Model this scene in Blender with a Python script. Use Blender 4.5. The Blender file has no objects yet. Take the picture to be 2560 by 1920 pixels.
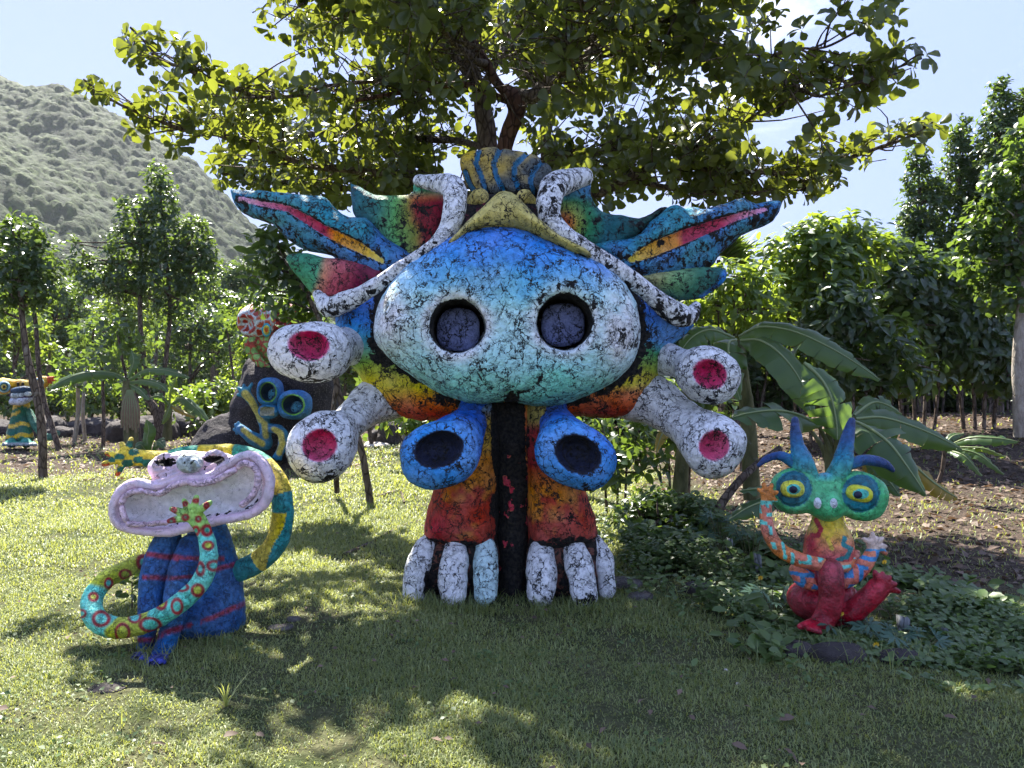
import bpy, math, random, time
import numpy as np
from mathutils import Vector, Matrix
T_START = time.time()
rng = np.random.default_rng(7)
random.seed(7)
scene = bpy.context.scene

# ------------------------------------------------------------------ camera, world, sun, exposure
F = 1880.0            # focal length in px of a 2560 px wide picture
CAMZ = 1.6
cam_d = bpy.data.cameras.new('camera')
cam_d.sensor_width = 36.0
cam_d.lens = 36.0 * F / 2560.0
cam_d.clip_start = 0.05
cam_d.clip_end = 3000.0
cam = bpy.data.objects.new('camera', cam_d)
scene.collection.objects.link(cam)
cam.location = (0, 0, CAMZ)
cam.rotation_euler = (math.radians(90), 0, 0)
scene.camera = cam

SUN_EL = 53.0
SUN_AZ = -24.0        # degrees from +Y (straight ahead) towards +X; negative = left
w = bpy.data.worlds.new('World')
scene.world = w
w.use_nodes = True
nt = w.node_tree
nt.nodes.clear()
out = nt.nodes.new('ShaderNodeOutputWorld')
bg = nt.nodes.new('ShaderNodeBackground')
sky = nt.nodes.new('ShaderNodeTexSky')
sky.sky_type = 'NISHITA'
sky.sun_disc = False
sky.sun_elevation = math.radians(SUN_EL)
sky.sun_rotation = math.radians(SUN_AZ)
sky.air_density = 1.0
sky.dust_density = 0.3
sky.ozone_density = 1.6
tc = nt.nodes.new('ShaderNodeTexCoord')
mp = nt.nodes.new('ShaderNodeMapping')
mp.inputs['Scale'].default_value = (1.6, 1.6, 5.0)
mp.inputs['Rotation'].default_value = (0.0, 0.25, 0.0)
nz = nt.nodes.new('ShaderNodeTexNoise')
nz.inputs['Scale'].default_value = 1.7
nz.inputs['Detail'].default_value = 9.0
nz.inputs['Roughness'].default_value = 0.62
nz.inputs['Distortion'].default_value = 0.5
cr = nt.nodes.new('ShaderNodeValToRGB')
cr.color_ramp.elements[0].position = 0.57
cr.color_ramp.elements[0].color = (0, 0, 0, 1)
cr.color_ramp.elements[1].position = 0.80
cr.color_ramp.elements[1].color = (0.85, 0.85, 0.85, 1)
mx = nt.nodes.new('ShaderNodeMix')
mx.data_type = 'RGBA'
mx.inputs[7].default_value = (4.6, 4.8, 5.1, 1)
nt.links.new(tc.outputs['Generated'], mp.inputs[0])
nt.links.new(mp.outputs[0], nz.inputs['Vector'])
nt.links.new(nz.outputs[0], cr.inputs[0])
nt.links.new(cr.outputs[0], mx.inputs[0])
lum = nt.nodes.new('ShaderNodeRGBToBW'); nt.links.new(sky.outputs[0], lum.inputs[0])
pw = nt.nodes.new('ShaderNodeMath'); pw.operation = 'POWER'; nt.links.new(lum.outputs[0], pw.inputs[0]); pw.inputs[1].default_value = -0.85
scl = nt.nodes.new('ShaderNodeVectorMath'); scl.operation = 'SCALE'; nt.links.new(sky.outputs[0], scl.inputs[0]); nt.links.new(pw.outputs[0], scl.inputs['Scale'])
hsv = nt.nodes.new('ShaderNodeHueSaturation'); hsv.inputs['Saturation'].default_value = 1.12; hsv.inputs['Value'].default_value = 1.36
nt.links.new(scl.outputs[0], hsv.inputs['Color']); veil = nt.nodes.new('ShaderNodeMix'); veil.data_type = 'RGBA'; veil.inputs[0].default_value = 0.62   # thin even high haze over the whole sky
veil.inputs[7].default_value = (1.36, 1.52, 2.75, 1)
nt.links.new(hsv.outputs[0], veil.inputs[6]); nt.links.new(veil.outputs[2], mx.inputs[6])
nt.links.new(mx.outputs[2], bg.inputs[0])
nt.links.new(bg.outputs[0], out.inputs[0])
bg.inputs[1].default_value = 0.09

sun_d = bpy.data.lights.new('sun', 'SUN')
sun_d.energy = 3.6
sun_d.angle = math.radians(0.55)
sun_d.color = (1.0, 0.95, 0.86)
sun = bpy.data.objects.new('sun', sun_d)
scene.collection.objects.link(sun)
_e, _a = math.radians(SUN_EL), math.radians(SUN_AZ)
SUNV = Vector((math.sin(_a) * math.cos(_e), math.cos(_a) * math.cos(_e), math.sin(_e)))
sun.location = SUNV * 50
sun.rotation_euler = SUNV.to_track_quat('Z', 'Y').to_euler()

scene.view_settings.view_transform = 'Standard'
scene.view_settings.look = 'None'
scene.view_settings.gamma = 1.0
scene.view_settings.use_curve_mapping = False
scene.view_settings.exposure = 2.46
cy = scene.cycles
cy.max_bounces = 7
cy.diffuse_bounces = 4
cy.glossy_bounces = 2
cy.transmission_bounces = 4
cy.transparent_max_bounces = 4
cy.volume_bounces = 0
cy.caustics_reflective = False
cy.caustics_refractive = False
cy.sample_clamp_indirect = 6.0

# ------------------------------------------------------------------ helpers
def P(px, py, Y):
    return np.array(((px - 1280.0) / F * Y, Y, CAMZ + (960.0 - py) / F * Y))

def smooth01(t):
    t = np.clip(t, 0, 1)
    return t * t * (3 - 2 * t)

def gh(x, y):
    """ground height"""
    x = np.asarray(x, float); y = np.asarray(y, float)
    h = 0.86 * smooth01((x - 2.2) / 4.5) * smooth01((y - 7.0) / 10.0)
    h = h + 0.035 * np.sin(x * 1.3 + 0.7) * np.sin(y * 0.9 + 0.2) + 0.02 * np.sin(x * 2.9 + y * 2.1)
    h = h + 0.5 * smooth01((-x - 3) / 5) * smooth01((y - 20.0) / 10.0)
    return h

def hash3(ix, iy, iz, seed=0):
    n = (ix * 73856093) ^ (iy * 19349663) ^ (iz * 83492791) ^ (seed * 2654435761)
    n = (n ^ (n >> 13)) * 1274126177
    n = n & 0x7fffffff
    n = (n ^ (n >> 16)) & 0xffff
    return n / 65535.0

def vnoise(p, scale, seed=0):
    """value noise in [-1,1], p is (N,3)"""
    q = np.asarray(p, float) * scale
    i = np.floor(q).astype(np.int64); f = q - i
    f = f * f * (3 - 2 * f)
    r = 0
    for dx in (0, 1):
        wx = f[:, 0] if dx else 1 - f[:, 0]
        for dy in (0, 1):
            wy = f[:, 1] if dy else 1 - f[:, 1]
            for dz in (0, 1):
                wz = f[:, 2] if dz else 1 - f[:, 2]
                r = r + wx * wy * wz * hash3(i[:, 0] + dx, i[:, 1] + dy, i[:, 2] + dz, seed)
    return r * 2 - 1

def fbm(p, scale, octs=3, seed=0):
    r = 0; a = 1.0; s = 0
    for k in range(octs):
        r = r + a * vnoise(p, scale * 2 ** k, seed + k); s += a; a *= 0.5
    return r / s

def tag(o, label=None, cat=None, group=None, kind=None):
    if label: o['label'] = label
    if cat: o['category'] = cat
    if group: o['group'] = group
    if kind: o['kind'] = kind
    return o

def link(o, parent=None):
    scene.collection.objects.link(o)
    if parent is not None:
        o.parent = parent
    return o

def wpos(o):
    p = np.zeros(3)
    while o is not None:
        p = p + np.array(o.location); o = o.parent
    return p

def empty(name, loc, label=None, cat=None, group=None):
    o = bpy.data.objects.new(name, None)
    o.empty_display_size = 0.1
    o.location = tuple(float(v) for v in loc)
    link(o)
    return tag(o, label, cat, group)

def mesh_np(name, V, faces_flat, loop_tot, mat=None, attrs=None, smooth=True):
    """fast mesh from numpy. faces_flat: flat index array, loop_tot: sides per face (int or array)"""
    me = bpy.data.meshes.new(name)
    V = np.asarray(V, np.float32)
    faces_flat = np.asarray(faces_flat, np.int32).ravel()
    if np.isscalar(loop_tot):
        nf = len(faces_flat) // loop_tot
        lt = np.full(nf, loop_tot, np.int32)
    else:
        lt = np.asarray(loop_tot, np.int32); nf = len(lt)
    ls = np.concatenate(([0], np.cumsum(lt)[:-1])).astype(np.int32) if nf else np.zeros(0, np.int32)
    me.vertices.add(len(V)); me.vertices.foreach_set('co', V.ravel())
    me.loops.add(len(faces_flat)); me.loops.foreach_set('vertex_index', faces_flat)
    me.polygons.add(nf); me.polygons.foreach_set('loop_start', ls)
    try: me.polygons.foreach_set('loop_total', lt)
    except Exception: pass
    if smooth:
        me.polygons.foreach_set('use_smooth', np.ones(nf, bool))
    if attrs:
        for an, (ty, dom, data) in attrs.items():
            a = me.attributes.new(an, ty, dom)
            key = 'color' if ty in ('FLOAT_COLOR', 'BYTE_COLOR') else ('vector' if ty == 'FLOAT_VECTOR' else 'value')
            a.data.foreach_set(key, np.asarray(data, np.float32).ravel())
    me.update(calc_edges=True)
    me.validate()
    if mat: me.materials.append(mat)
    return me

def obj_np(name, V, F_, lt, mat, parent=None, attrs=None, smooth=True, loc=None):
    """world-space vertices; origin put at parent's world position (or loc)"""
    base = wpos(parent) if parent is not None else (np.array(loc, float) if loc is not None else np.zeros(3))
    me = mesh_np(name, np.asarray(V) - base, F_, lt, mat, attrs, smooth)
    o = bpy.data.objects.new(name, me)
    link(o, parent)
    if parent is None and loc is not None:
        o.location = tuple(base)
    return o

# ------------------------------------------------------------------ implicit modelling
def catmull(pts, n, closed=False):
    pts = np.asarray(pts, float)
    m = len(pts); outp = []
    segs = m if closed else m - 1
    for i in range(segs):
        if closed:
            p0, p1, p2, p3 = pts[(i - 1) % m], pts[i], pts[(i + 1) % m], pts[(i + 2) % m]
        else:
            p0 = pts[i - 1] if i > 0 else 2 * pts[0] - pts[1]
            p1, p2 = pts[i], pts[i + 1]
            p3 = pts[i + 2] if i + 2 < m else 2 * pts[-1] - pts[-2]
        for k in range(n):
            t = k / n
            outp.append(0.5 * ((2 * p1) + (-p0 + p2) * t + (2 * p0 - 5 * p1 + 4 * p2 - p3) * t * t + (-p0 + 3 * p1 - 3 * p2 + p3) * t ** 3))
    if not closed: outp.append(pts[-1])
    return np.array(outp)

def seg_dist(Q, a, b):
    """Q (N,3); returns distance and t"""
    ab = b - a
    d = Q - a
    t = np.clip((d @ ab) / max(1e-12, ab @ ab), 0, 1)
    e = d - t[:, None] * ab
    return np.sqrt((e * e).sum(1)), t

class Tube:
    """chain of round cones; pts (n,4) world xyz r"""
    def __init__(self, pts, k=0.03, op='u', sub=3, flat=None):
        pts = np.asarray(pts, float)
        self.c = catmull(pts, sub) if len(pts) > 2 and sub > 1 else pts
        self.k = k; self.op = op; self.flat = flat
        self.lo = (self.c[:, :3] - self.c[:, 3:]).min(0); self.hi = (self.c[:, :3] + self.c[:, 3:]).max(0)
        seg = np.linalg.norm(np.diff(self.c[:, :3], axis=0), axis=1)
        self.s = np.concatenate(([0], np.cumsum(seg)))
    def ev(self, Q):
        f = np.full(len(Q), 1e3)
        for i in range(len(self.c) - 1):
            d, t = seg_dist(Q, self.c[i, :3], self.c[i + 1, :3])
            f = np.minimum(f, d - (self.c[i, 3] * (1 - t) + self.c[i + 1, 3] * t))
        return f
    def param(self, Q):
        """arc length of nearest centreline point, distance to centreline, nearest point"""
        best = np.full(len(Q), 1e3); u = np.zeros(len(Q)); N = np.zeros((len(Q), 3))
        for i in range(len(self.c) - 1):
            a, b = self.c[i, :3], self.c[i + 1, :3]
            d, t = seg_dist(Q, a, b)
            m = d < best
            best[m] = d[m]; u[m] = (self.s[i] + t * (self.s[i + 1] - self.s[i]))[m]
            N[m] = (a + t[:, None] * (b - a))[m]
        return u, best, N

class Ell:
    def __init__(self, c, r, rot=None, k=0.03, op='u', e=2.0):
        self.c = np.asarray(c, float); self.r = np.asarray(r, float) * np.ones(3)
        self.R = np.array(rot) if rot is not None else np.eye(3)
        self.k = k; self.op = op; self.e = e
        m = self.r.max() if rot is not None else self.r
        self.lo = self.c - m; self.hi = self.c + m
    def ev(self, Q):
        q = (Q - self.c) @ self.R
        if self.e == 2.0:
            l = np.sqrt(((q / self.r) ** 2).sum(1))
        else:
            l = (np.abs(q / self.r) ** self.e).sum(1) ** (1 / self.e)
        return (l - 1) * self.r.min()

class Poly:
    """outline (source px) inflated about a plane through depth Yc + slope*(px-px0); T half thickness, R edge roundness"""
    def __init__(self, px, Y, T, R, slope=0.0, px0=1280.0, k=0.03, op='u', sub=3, front=None, pw=2.0):
        px = np.asarray(px, float)
        if sub > 1: px = catmull(px, sub, True)
        Ys = Y + slope * (px[:, 0] - px0)
        W = np.array([P(a, b, y) for (a, b), y in zip(px, Ys)])
        A = np.c_[W[:, 0], W[:, 2], np.ones(len(W))]
        self.pl = np.linalg.lstsq(A, W[:, 1], rcond=None)[0] if slope else np.array([0, 0, Y])
        self.xz = W[:, [0, 2]]; self.T = T; self.R = R; self.k = k; self.op = op
        self.front = front; self.pw = pw
        ylo, yhi = W[:, 1].min() - max(T, front or 0), W[:, 1].max() + T
        self.lo = np.array([W[:, 0].min(), ylo, W[:, 2].min()]); self.hi = np.array([W[:, 0].max(), yhi, W[:, 2].max()])
    def d2(self, X, Z):
        f = np.full(len(X), 1e9); s = np.ones(len(X))
        v = self.xz; n = len(v)
        for i in range(n):
            a = v[i]; b = v[(i - 1) % n]
            ex, ez = b - a
            wx, wz = X - a[0], Z - a[1]
            t = np.clip((wx * ex + wz * ez) / max(1e-12, ex * ex + ez * ez), 0, 1)
            dx, dz = wx - ex * t, wz - ez * t
            f = np.minimum(f, dx * dx + dz * dz)
            c1 = Z >= a[1]; c2 = Z < b[1]; c3 = ex * wz > ez * wx
            flip = (c1 & c2 & c3) | (~c1 & ~c2 & ~c3)
            s[flip] *= -1
        return s * np.sqrt(f)
    def ev(self, Q, shape=None):
        if shape is not None:      # Q from a regular grid, index order x,y,z
            nx, ny, nz_ = shape
            g = Q.reshape(nx, ny, nz_, 3)
            X = g[:, 0, :, 0].ravel(); Z = g[:, 0, :, 2].ravel()
            d = self.d2(X, Z).reshape(nx, 1, nz_)
            d = np.broadcast_to(d, (nx, ny, nz_)).ravel()
        else:
            d = self.d2(Q[:, 0], Q[:, 2])
        y = Q[:, 1] - (self.pl[0] * Q[:, 0] + self.pl[1] * Q[:, 2] + self.pl[2])
        u = np.maximum(1 + d / self.R, 0)
        T = self.T
        if self.front is not None:
            T = np.where(y < 0, self.front, self.T)
        p = self.pw
        return ((u ** p + np.abs(y / T) ** p) ** (1 / p) - 1) * min(self.R, self.T)

def smin(a, b, k):
    h = np.clip(0.5 + 0.5 * (b - a) / k, 0, 1)
    return b * (1 - h) + a * h - k * h * (1 - h)

def smax(a, b, k):
    return -smin(-a, -b, k)

def field(prims, h, pad=0.04):
    pos = [p for p in prims if p.op == 'u']
    lo = np.min([p.lo for p in pos], 0) - pad - h * 2; hi = np.max([p.hi for p in pos], 0) + pad + h * 2
    n = np.ceil((hi - lo) / h).astype(int) + 1
    G = np.full(n, 1.0, np.float64)
    ax = [lo[i] + np.arange(n[i]) * h for i in range(3)]
    for p in prims:
        m = p.k + 3 * h
        i0 = np.maximum(0, np.floor((p.lo - m - lo) / h).astype(int)); i1 = np.minimum(n, np.ceil((p.hi + m - lo) / h).astype(int) + 1)
        if (i1 <= i0).any(): continue
        xs, ys, zs = (ax[i][i0[i]:i1[i]] for i in range(3))
        M = np.meshgrid(xs, ys, zs, indexing='ij')
        Q = np.stack([m_.ravel() for m_ in M], 1)
        sh = (len(xs), len(ys), len(zs))
        f = p.ev(Q, sh) if isinstance(p, Poly) else p.ev(Q)
        f = f.reshape(sh)
        sl = tuple(slice(i0[i], i1[i]) for i in range(3))
        if p.op == 'u': G[sl] = smin(G[sl], f, p.k)
        elif p.op == 's': G[sl] = smax(G[sl], -f, p.k)
        elif p.op == 'i':
            H = np.full(n, 1.0); H[sl] = f
            G = smax(G, H, p.k)
    return G, lo

def surface_nets(G, lo, h):
    ins = G < 0
    n = np.array(G.shape)
    c = np.zeros(n - 1, np.int8)
    for dx in (0, 1):
        for dy in (0, 1):
            for dz in (0, 1):
                c += ins[dx:n[0] - 1 + dx, dy:n[1] - 1 + dy, dz:n[2] - 1 + dz]
    act = (c > 0) & (c < 8)
    I = np.argwhere(act)
    idx = np.full(n - 1, -1, np.int64)
    idx[act] = np.arange(len(I))
    acc = np.zeros((len(I), 3)); cnt = np.zeros(len(I))
    corners = [(a, b, d) for a in (0, 1) for b in (0, 1) for d in (0, 1)]
    val = {cn: G[I[:, 0] + cn[0], I[:, 1] + cn[1], I[:, 2] + cn[2]] for cn in corners}
    for c0 in corners:
        for a in range(3):
            if c0[a] == 0:
                c1 = list(c0); c1[a] = 1; c1 = tuple(c1)
                v0, v1 = val[c0], val[c1]
                m = (v0 < 0) != (v1 < 0)
                t = np.where(m, v0 / np.where(m, v0 - v1, 1), 0)
                p = np.array(c0, float)[None, :] + 0 * acc
                p[:, a] += t
                acc[m] += p[m]; cnt[m] += 1
    V = lo + (I + acc / cnt[:, None]) * h
    faces = []
    for a in range(3):
        b, d = (a + 1) % 3, (a + 2) % 3
        s0 = [slice(0, None)] * 3; s1 = [slice(0, None)] * 3
        s0[a] = slice(0, -1); s1[a] = slice(1, None)
        A = ins[tuple(s0)]; B = ins[tuple(s1)]
        cross = np.argwhere(A != B)
        m = (cross[:, b] > 0) & (cross[:, d] > 0) & (cross[:, b] < n[b] - 1) & (cross[:, d] < n[d] - 1)
        cross = cross[m]
        q = []
        for (ob, od) in ((-1, -1), (0, -1), (0, 0), (-1, 0)):
            cc = cross.copy(); cc[:, b] += ob; cc[:, d] += od
            q.append(idx[cc[:, 0], cc[:, 1], cc[:, 2]])
        q = np.stack(q, 1)
        inside_first = A[cross[:, 0], cross[:, 1], cross[:, 2]]
        q[~inside_first] = q[~inside_first][:, ::-1]
        faces.append(q)
    Fq = np.concatenate(faces)
    return V, Fq

def vnormals(V, Fq):
    n = np.cross(V[Fq[:, 2]] - V[Fq[:, 0]], V[Fq[:, 3]] - V[Fq[:, 1]])
    N = np.zeros_like(V)
    for k in range(4): np.add.at(N, Fq[:, k], n)
    return N / np.maximum(np.linalg.norm(N, axis=1, keepdims=True), 1e-9)

def sculpt(name, prims, h, mat, paint, parent=None, lump=0.006, lscale=9.0, relief=None, loc=None):
    G, lo = field(prims, h)
    V, Fq = surface_nets(G, lo, h)
    N = vnormals(V, Fq)
    V = V + N * (lump * fbm(V, lscale, 3, 3))[:, None]
    if relief is not None:
        V = V + N * relief(V, N)[:, None]
    N = vnormals(V, Fq)
    C = paint(V, N) if callable(paint) else np.tile(np.array(paint, float), (len(V), 1))
    if C.shape[1] == 3: C = np.c_[C, np.full(len(V), 0.15)]
    C[:, :3] = np.clip(C[:, :3] * 1.42, 0.004, 0.86); C[:, 3] = np.clip(C[:, 3], 0, 1)
    return obj_np(name, V, Fq, 4, mat, parent, {'paint': ('FLOAT_COLOR', 'POINT', C)}, loc=loc)

def S(r, g, b):
    """sRGB 0-255 -> linear"""
    c = np.array([r, g, b], float) / 255
    return np.where(c <= 0.04045, c / 12.92, ((c + 0.055) / 1.055) ** 2.4)

def ramp(t, stops):
    t = np.asarray(t, float)
    xs = [s[0] for s in stops]; cs = np.array([s[1] for s in stops])
    return np.stack([np.interp(t, xs, cs[:, i]) for i in range(3)], 1)

def to_px(V):
    return 1280 + F * V[:, 0] / V[:, 1], 960 - F * (V[:, 2] - CAMZ) / V[:, 1]

def mixc(a, b, t):
    t = np.clip(t, 0, 1)[:, None]
    return a * (1 - t) + b * t

def basis(ax):
    ax = np.asarray(ax, float); ax = ax / np.linalg.norm(ax)
    u = np.cross(ax, [0, 0, 1.0]) if abs(ax[2]) < 0.95 else np.cross(ax, [1.0, 0, 0])
    u /= np.linalg.norm(u); v = np.cross(ax, u)
    return u, v, ax
# ------------------------------------------------------------------ materials
class NT:
    def __init__(self, name):
        self.m = bpy.data.materials.new(name); self.m.use_nodes = True
        self.t = self.m.node_tree; self.t.nodes.clear()
        self.out = self.n('ShaderNodeOutputMaterial')
    def n(self, ty, **kw):
        nd = self.t.nodes.new(ty)
        for k, v in kw.items():
            if hasattr(nd, k): setattr(nd, k, v)
            else: nd.inputs[k].default_value = v
        return nd
    def l(self, a, b): self.t.links.new(a, b)
    def coord(self): return self.n('ShaderNodeTexCoord').outputs['Object']
    def noise(self, vec, scale, detail=4.0, rough=0.55, dist=0.0):
        nd = self.n('ShaderNodeTexNoise'); nd.inputs['Scale'].default_value = scale
        nd.inputs['Detail'].default_value = detail; nd.inputs['Roughness'].default_value = rough
        nd.inputs['Distortion'].default_value = dist
        if vec is not None: self.l(vec, nd.inputs['Vector'])
        return nd
    def math(self, op, a, b=None, c=None, clamp=False):
        nd = self.n('ShaderNodeMath'); nd.operation = op; nd.use_clamp = clamp
        for i, v in enumerate((a, b, c)):
            if v is None: continue
            if isinstance(v, (int, float)): nd.inputs[i].default_value = v
            else: self.l(v, nd.inputs[i])
        return nd.outputs[0]
    def ramp(self, v, a, b, ca=(0, 0, 0), cb=(1, 1, 1)):
        nd = self.n('ShaderNodeValToRGB'); e = nd.color_ramp.elements
        e[0].position = a; e[1].position = b; e[0].color = (*ca, 1); e[1].color = (*cb, 1)
        self.l(v, nd.inputs[0]); return nd.outputs[0]
    def map(self, v, a, b, c=0.0, d=1.0):
        nd = self.n('ShaderNodeMapRange'); nd.clamp = True
        self.l(v, nd.inputs[0])
        for i, x in enumerate((a, b, c, d)): nd.inputs[i + 1].default_value = x
        return nd.outputs[0]
    def mix(self, f, a, b, mode='MIX'):
        nd = self.n('ShaderNodeMix'); nd.data_type = 'RGBA'; nd.blend_type = mode
        for i, v in ((0, f), (6, a), (7, b)):
            if isinstance(v, (int, float)): nd.inputs[i].default_value = v
            elif isinstance(v, (tuple, list, np.ndarray)): nd.inputs[i].default_value = (*[float(q) for q in v][:3], 1)
            else: self.l(v, nd.inputs[i])
        return nd.outputs[2]
    def bsdf(self, col, rough=0.6, spec=0.4, bump=None, bstr=0.4, bdist=0.01):
        b = self.n('ShaderNodeBsdfPrincipled')
        for key, v in (('Base Color', col), ('Roughness', rough), ('Specular IOR Level', spec)):
            if isinstance(v, (int, float)): b.inputs[key].default_value = v
            elif isinstance(v, (tuple, list, np.ndarray)): b.inputs[key].default_value = (*[float(q) for q in v][:3], 1)
            else: self.l(v, b.inputs[key])
        if bump is not None:
            bp = self.n('ShaderNodeBump'); bp.inputs['Strength'].default_value = bstr; bp.inputs['Distance'].default_value = bdist
            self.l(bump, bp.inputs['Height']); self.l(bp.outputs[0], b.inputs['Normal'])
        return b.outputs[0]
    def done(self, sh):
        self.l(sh, self.out.inputs[0]); return self.m

def plaster(name, cscale=10.5, cw=0.042, camt=1.0, mscale=16.0, rough=0.62, bstr=0.95, coat=0.0, brush=0.25, fine=1.0):
    """painted, cracked, mould-stained cement; paint colour from the vertex attribute, its alpha is the amount of mould and, in the leg gap, painted shade"""
    t = NT(name)
    at = t.n('ShaderNodeAttribute'); at.attribute_name = 'paint'
    co = t.coord()
    warp = t.noise(co, 6.0, 5.0, 0.66)
    wv = t.n('ShaderNodeVectorMath', operation='MULTIPLY_ADD')
    t.l(warp.outputs['Color'], wv.inputs[0]); wv.inputs[1].default_value = (0.22, 0.22, 0.30); t.l(co, wv.inputs[2])
    def cracks(scale, width):
        v = t.n('ShaderNodeTexVoronoi'); v.feature = 'DISTANCE_TO_EDGE'; v.inputs['Scale'].default_value = scale
        t.l(wv.outputs[0], v.inputs['Vector'])
        wn = t.noise(co, scale * 0.8, 2.0)
        ww = t.map(wn.outputs[0], 0.40, 0.58, 0.0, width)
        q = t.math('DIVIDE', v.outputs['Distance'], t.math('MAXIMUM', ww, 0.0005))
        return t.map(q, 0.6, 1.15, 1.0, 0.0)
    c1 = cracks(cscale, cw)
    c2 = cracks(cscale * 2.6, cw * 1.2)
    brk = t.map(t.noise(co, cscale * 1.1, 3.0).outputs[0], 0.42, 0.54)
    c2 = t.math('MULTIPLY', t.math('MULTIPLY', c2, brk), 0.8 * fine)
    c3 = t.math('MULTIPLY', cracks(cscale * 0.42, cw * 0.42), t.map(t.noise(co, cscale * 0.35, 3.0).outputs[0], 0.46, 0.56))
    ck = t.math('MULTIPLY', t.math('MAXIMUM', t.math('MAXIMUM', c1, c2), c3), camt, clamp=True)
    smp = t.n('ShaderNodeMapping'); smp.inputs['Scale'].default_value = (1, 1, 0.09); t.l(co, smp.inputs[0])
    strk = t.noise(smp.outputs[0], mscale * 1.3, 5.0, 0.6)
    # mould speckle / blotches
    mn = t.noise(co, mscale, 7.0, 0.68, 0.6)
    mo = t.math('ADD', t.math('ADD', mn.outputs[0], t.math('MULTIPLY', t.math('SUBTRACT', strk.outputs[0], 0.5), 0.35)), t.math('MULTIPLY', at.outputs['Alpha'], 0.52))
    ml = t.map(mo, 0.775, 0.815)
    brn = t.noise(co, 26.0, 4.0, 0.6)
    bl = t.map(brn.outputs[0], 0.3, 0.7, 1.0 - brush, 1.0 + brush * 0.7)
    base = t.n('ShaderNodeVectorMath', operation='SCALE'); t.l(at.outputs['Color'], base.inputs[0]); t.l(bl, base.inputs['Scale'])
    big = t.noise(co, 3.0, 2.0)
    hs = t.n('ShaderNodeHueSaturation'); t.l(base.outputs[0], hs.inputs['Color'])
    t.l(t.map(big.outputs[0], 0.3, 0.7, 0.88, 1.08), hs.inputs['Saturation'])
    dark = t.mix(t.map(t.noise(co, 40.0, 2.0).outputs[0], 0.4, 0.6), (0.008, 0.008, 0.009), (0.03, 0.027, 0.022))
    allm = t.math('MAXIMUM', t.math('MAXIMUM', ck, ml), t.map(strk.outputs[0], 0.60, 0.80, 0.0, 0.24), clamp=True)
    col = t.mix(allm, hs.outputs[0], dark)
    fine = t.noise(co, 60.0, 3.0, 0.6)
    lump = t.noise(co, 14.0, 4.0, 0.6)
    hgt = t.math('ADD', t.math('MULTIPLY', fine.outputs[0], 0.35), t.math('MULTIPLY', lump.outputs[0], 1.0))
    hgt = t.math('SUBTRACT', hgt, t.math('MULTIPLY', ck, 0.6))
    rg = t.mix(ml, (rough,) * 3, (0.9,) * 3)
    s = t.bsdf(col, rg, 0.3, hgt, bstr, 0.03)
    if coat: s.node.inputs['Coat Weight'].default_value = coat; s.node.inputs['Coat Roughness'].default_value = 0.25
    return t.done(s)

M = {}
M['plaster'] = plaster('weathered_painted_cement')
M['smooth_paint'] = plaster('glossy_painted_cement', cscale=14, cw=0.03, camt=0.5, mscale=26, rough=0.33, bstr=0.8, coat=0.15, brush=0.34, fine=0.5)
M['rough_paint'] = plaster('matt_painted_cement', cscale=16, cw=0.04, camt=0.6, mscale=26, rough=0.55, bstr=1.0, coat=0.0, brush=0.42, fine=0.6)

M['pale_paint'] = plaster('pale_matt_painted_cement', cscale=16, cw=0.025, camt=0.4, mscale=26, rough=0.6, bstr=0.55, coat=0.0, brush=0.16, fine=0.5)

def leaf_mat(name, c_dark, c_light, trans_col, trans=0.4, rough=0.35, yellow=0.0):
    t = NT(name)
    at = t.n('ShaderNodeAttribute'); at.attribute_name = 'var'
    v = at.outputs['Fac']
    col = t.mix(v, c_dark, c_light)
    tr = t.mix(v, tuple(np.array(trans_col) * 0.75), trans_col)
    if yellow:
        ym = t.map(v, 1.0 - yellow, 1.0)
        col = t.mix(ym, col, (0.35, 0.22, 0.02)); tr = t.mix(ym, tr, (0.7, 0.42, 0.04))
    bs = t.bsdf(col, rough, 0.5)
    tl = t.n('ShaderNodeBsdfTranslucent'); t.l(tr, tl.inputs[0])
    ms = t.n('ShaderNodeMixShader'); ms.inputs[0].default_value = trans
    t.l(bs, ms.inputs[1]); t.l(tl.outputs[0], ms.inputs[2])
    return t.done(ms.outputs[0])

M['almond_leaf'] = leaf_mat('almond_leaf', (0.022, 0.045, 0.016), (0.055, 0.085, 0.025), (0.42, 0.48, 0.045), 0.33, 0.32, 0.03)
M['dark_leaf'] = leaf_mat('dark_leaf', (0.018, 0.042, 0.016), (0.05, 0.09, 0.028), (0.28, 0.42, 0.05), 0.33, 0.28)
M['bright_leaf'] = leaf_mat('bright_leaf', (0.04, 0.085, 0.02), (0.085, 0.15, 0.03), (0.42, 0.55, 0.05), 0.42, 0.35)
M['banana_leaf'] = leaf_mat('banana_leaf', (0.028, 0.065, 0.022), (0.06, 0.12, 0.035), (0.25, 0.42, 0.05), 0.34, 0.38, 0.05)
M['old_leaf'] = leaf_mat('yellowing_banana_leaf', (0.16, 0.15, 0.03), (0.36, 0.24, 0.03), (0.6, 0.42, 0.05), 0.4, 0.5)
M['cover_leaf'] = leaf_mat('ground_cover_leaf', (0.045, 0.085, 0.022), (0.13, 0.19, 0.055), (0.25, 0.4, 0.06), 0.3, 0.45)
M['lobed_leaf'] = leaf_mat('lobed_leaf', (0.05, 0.11, 0.07), (0.08, 0.16, 0.10), (0.2, 0.35, 0.1), 0.25, 0.5)
M['grass'] = leaf_mat('grass_blade', (0.12, 0.17, 0.055), (0.34, 0.37, 0.15), (0.58, 0.62, 0.11), 0.36, 0.5)
M['dead_leaf'] = leaf_mat('dead_leaf', (0.06, 0.038, 0.024), (0.23, 0.155, 0.105), (0.25, 0.15, 0.08), 0.2, 0.7)
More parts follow.
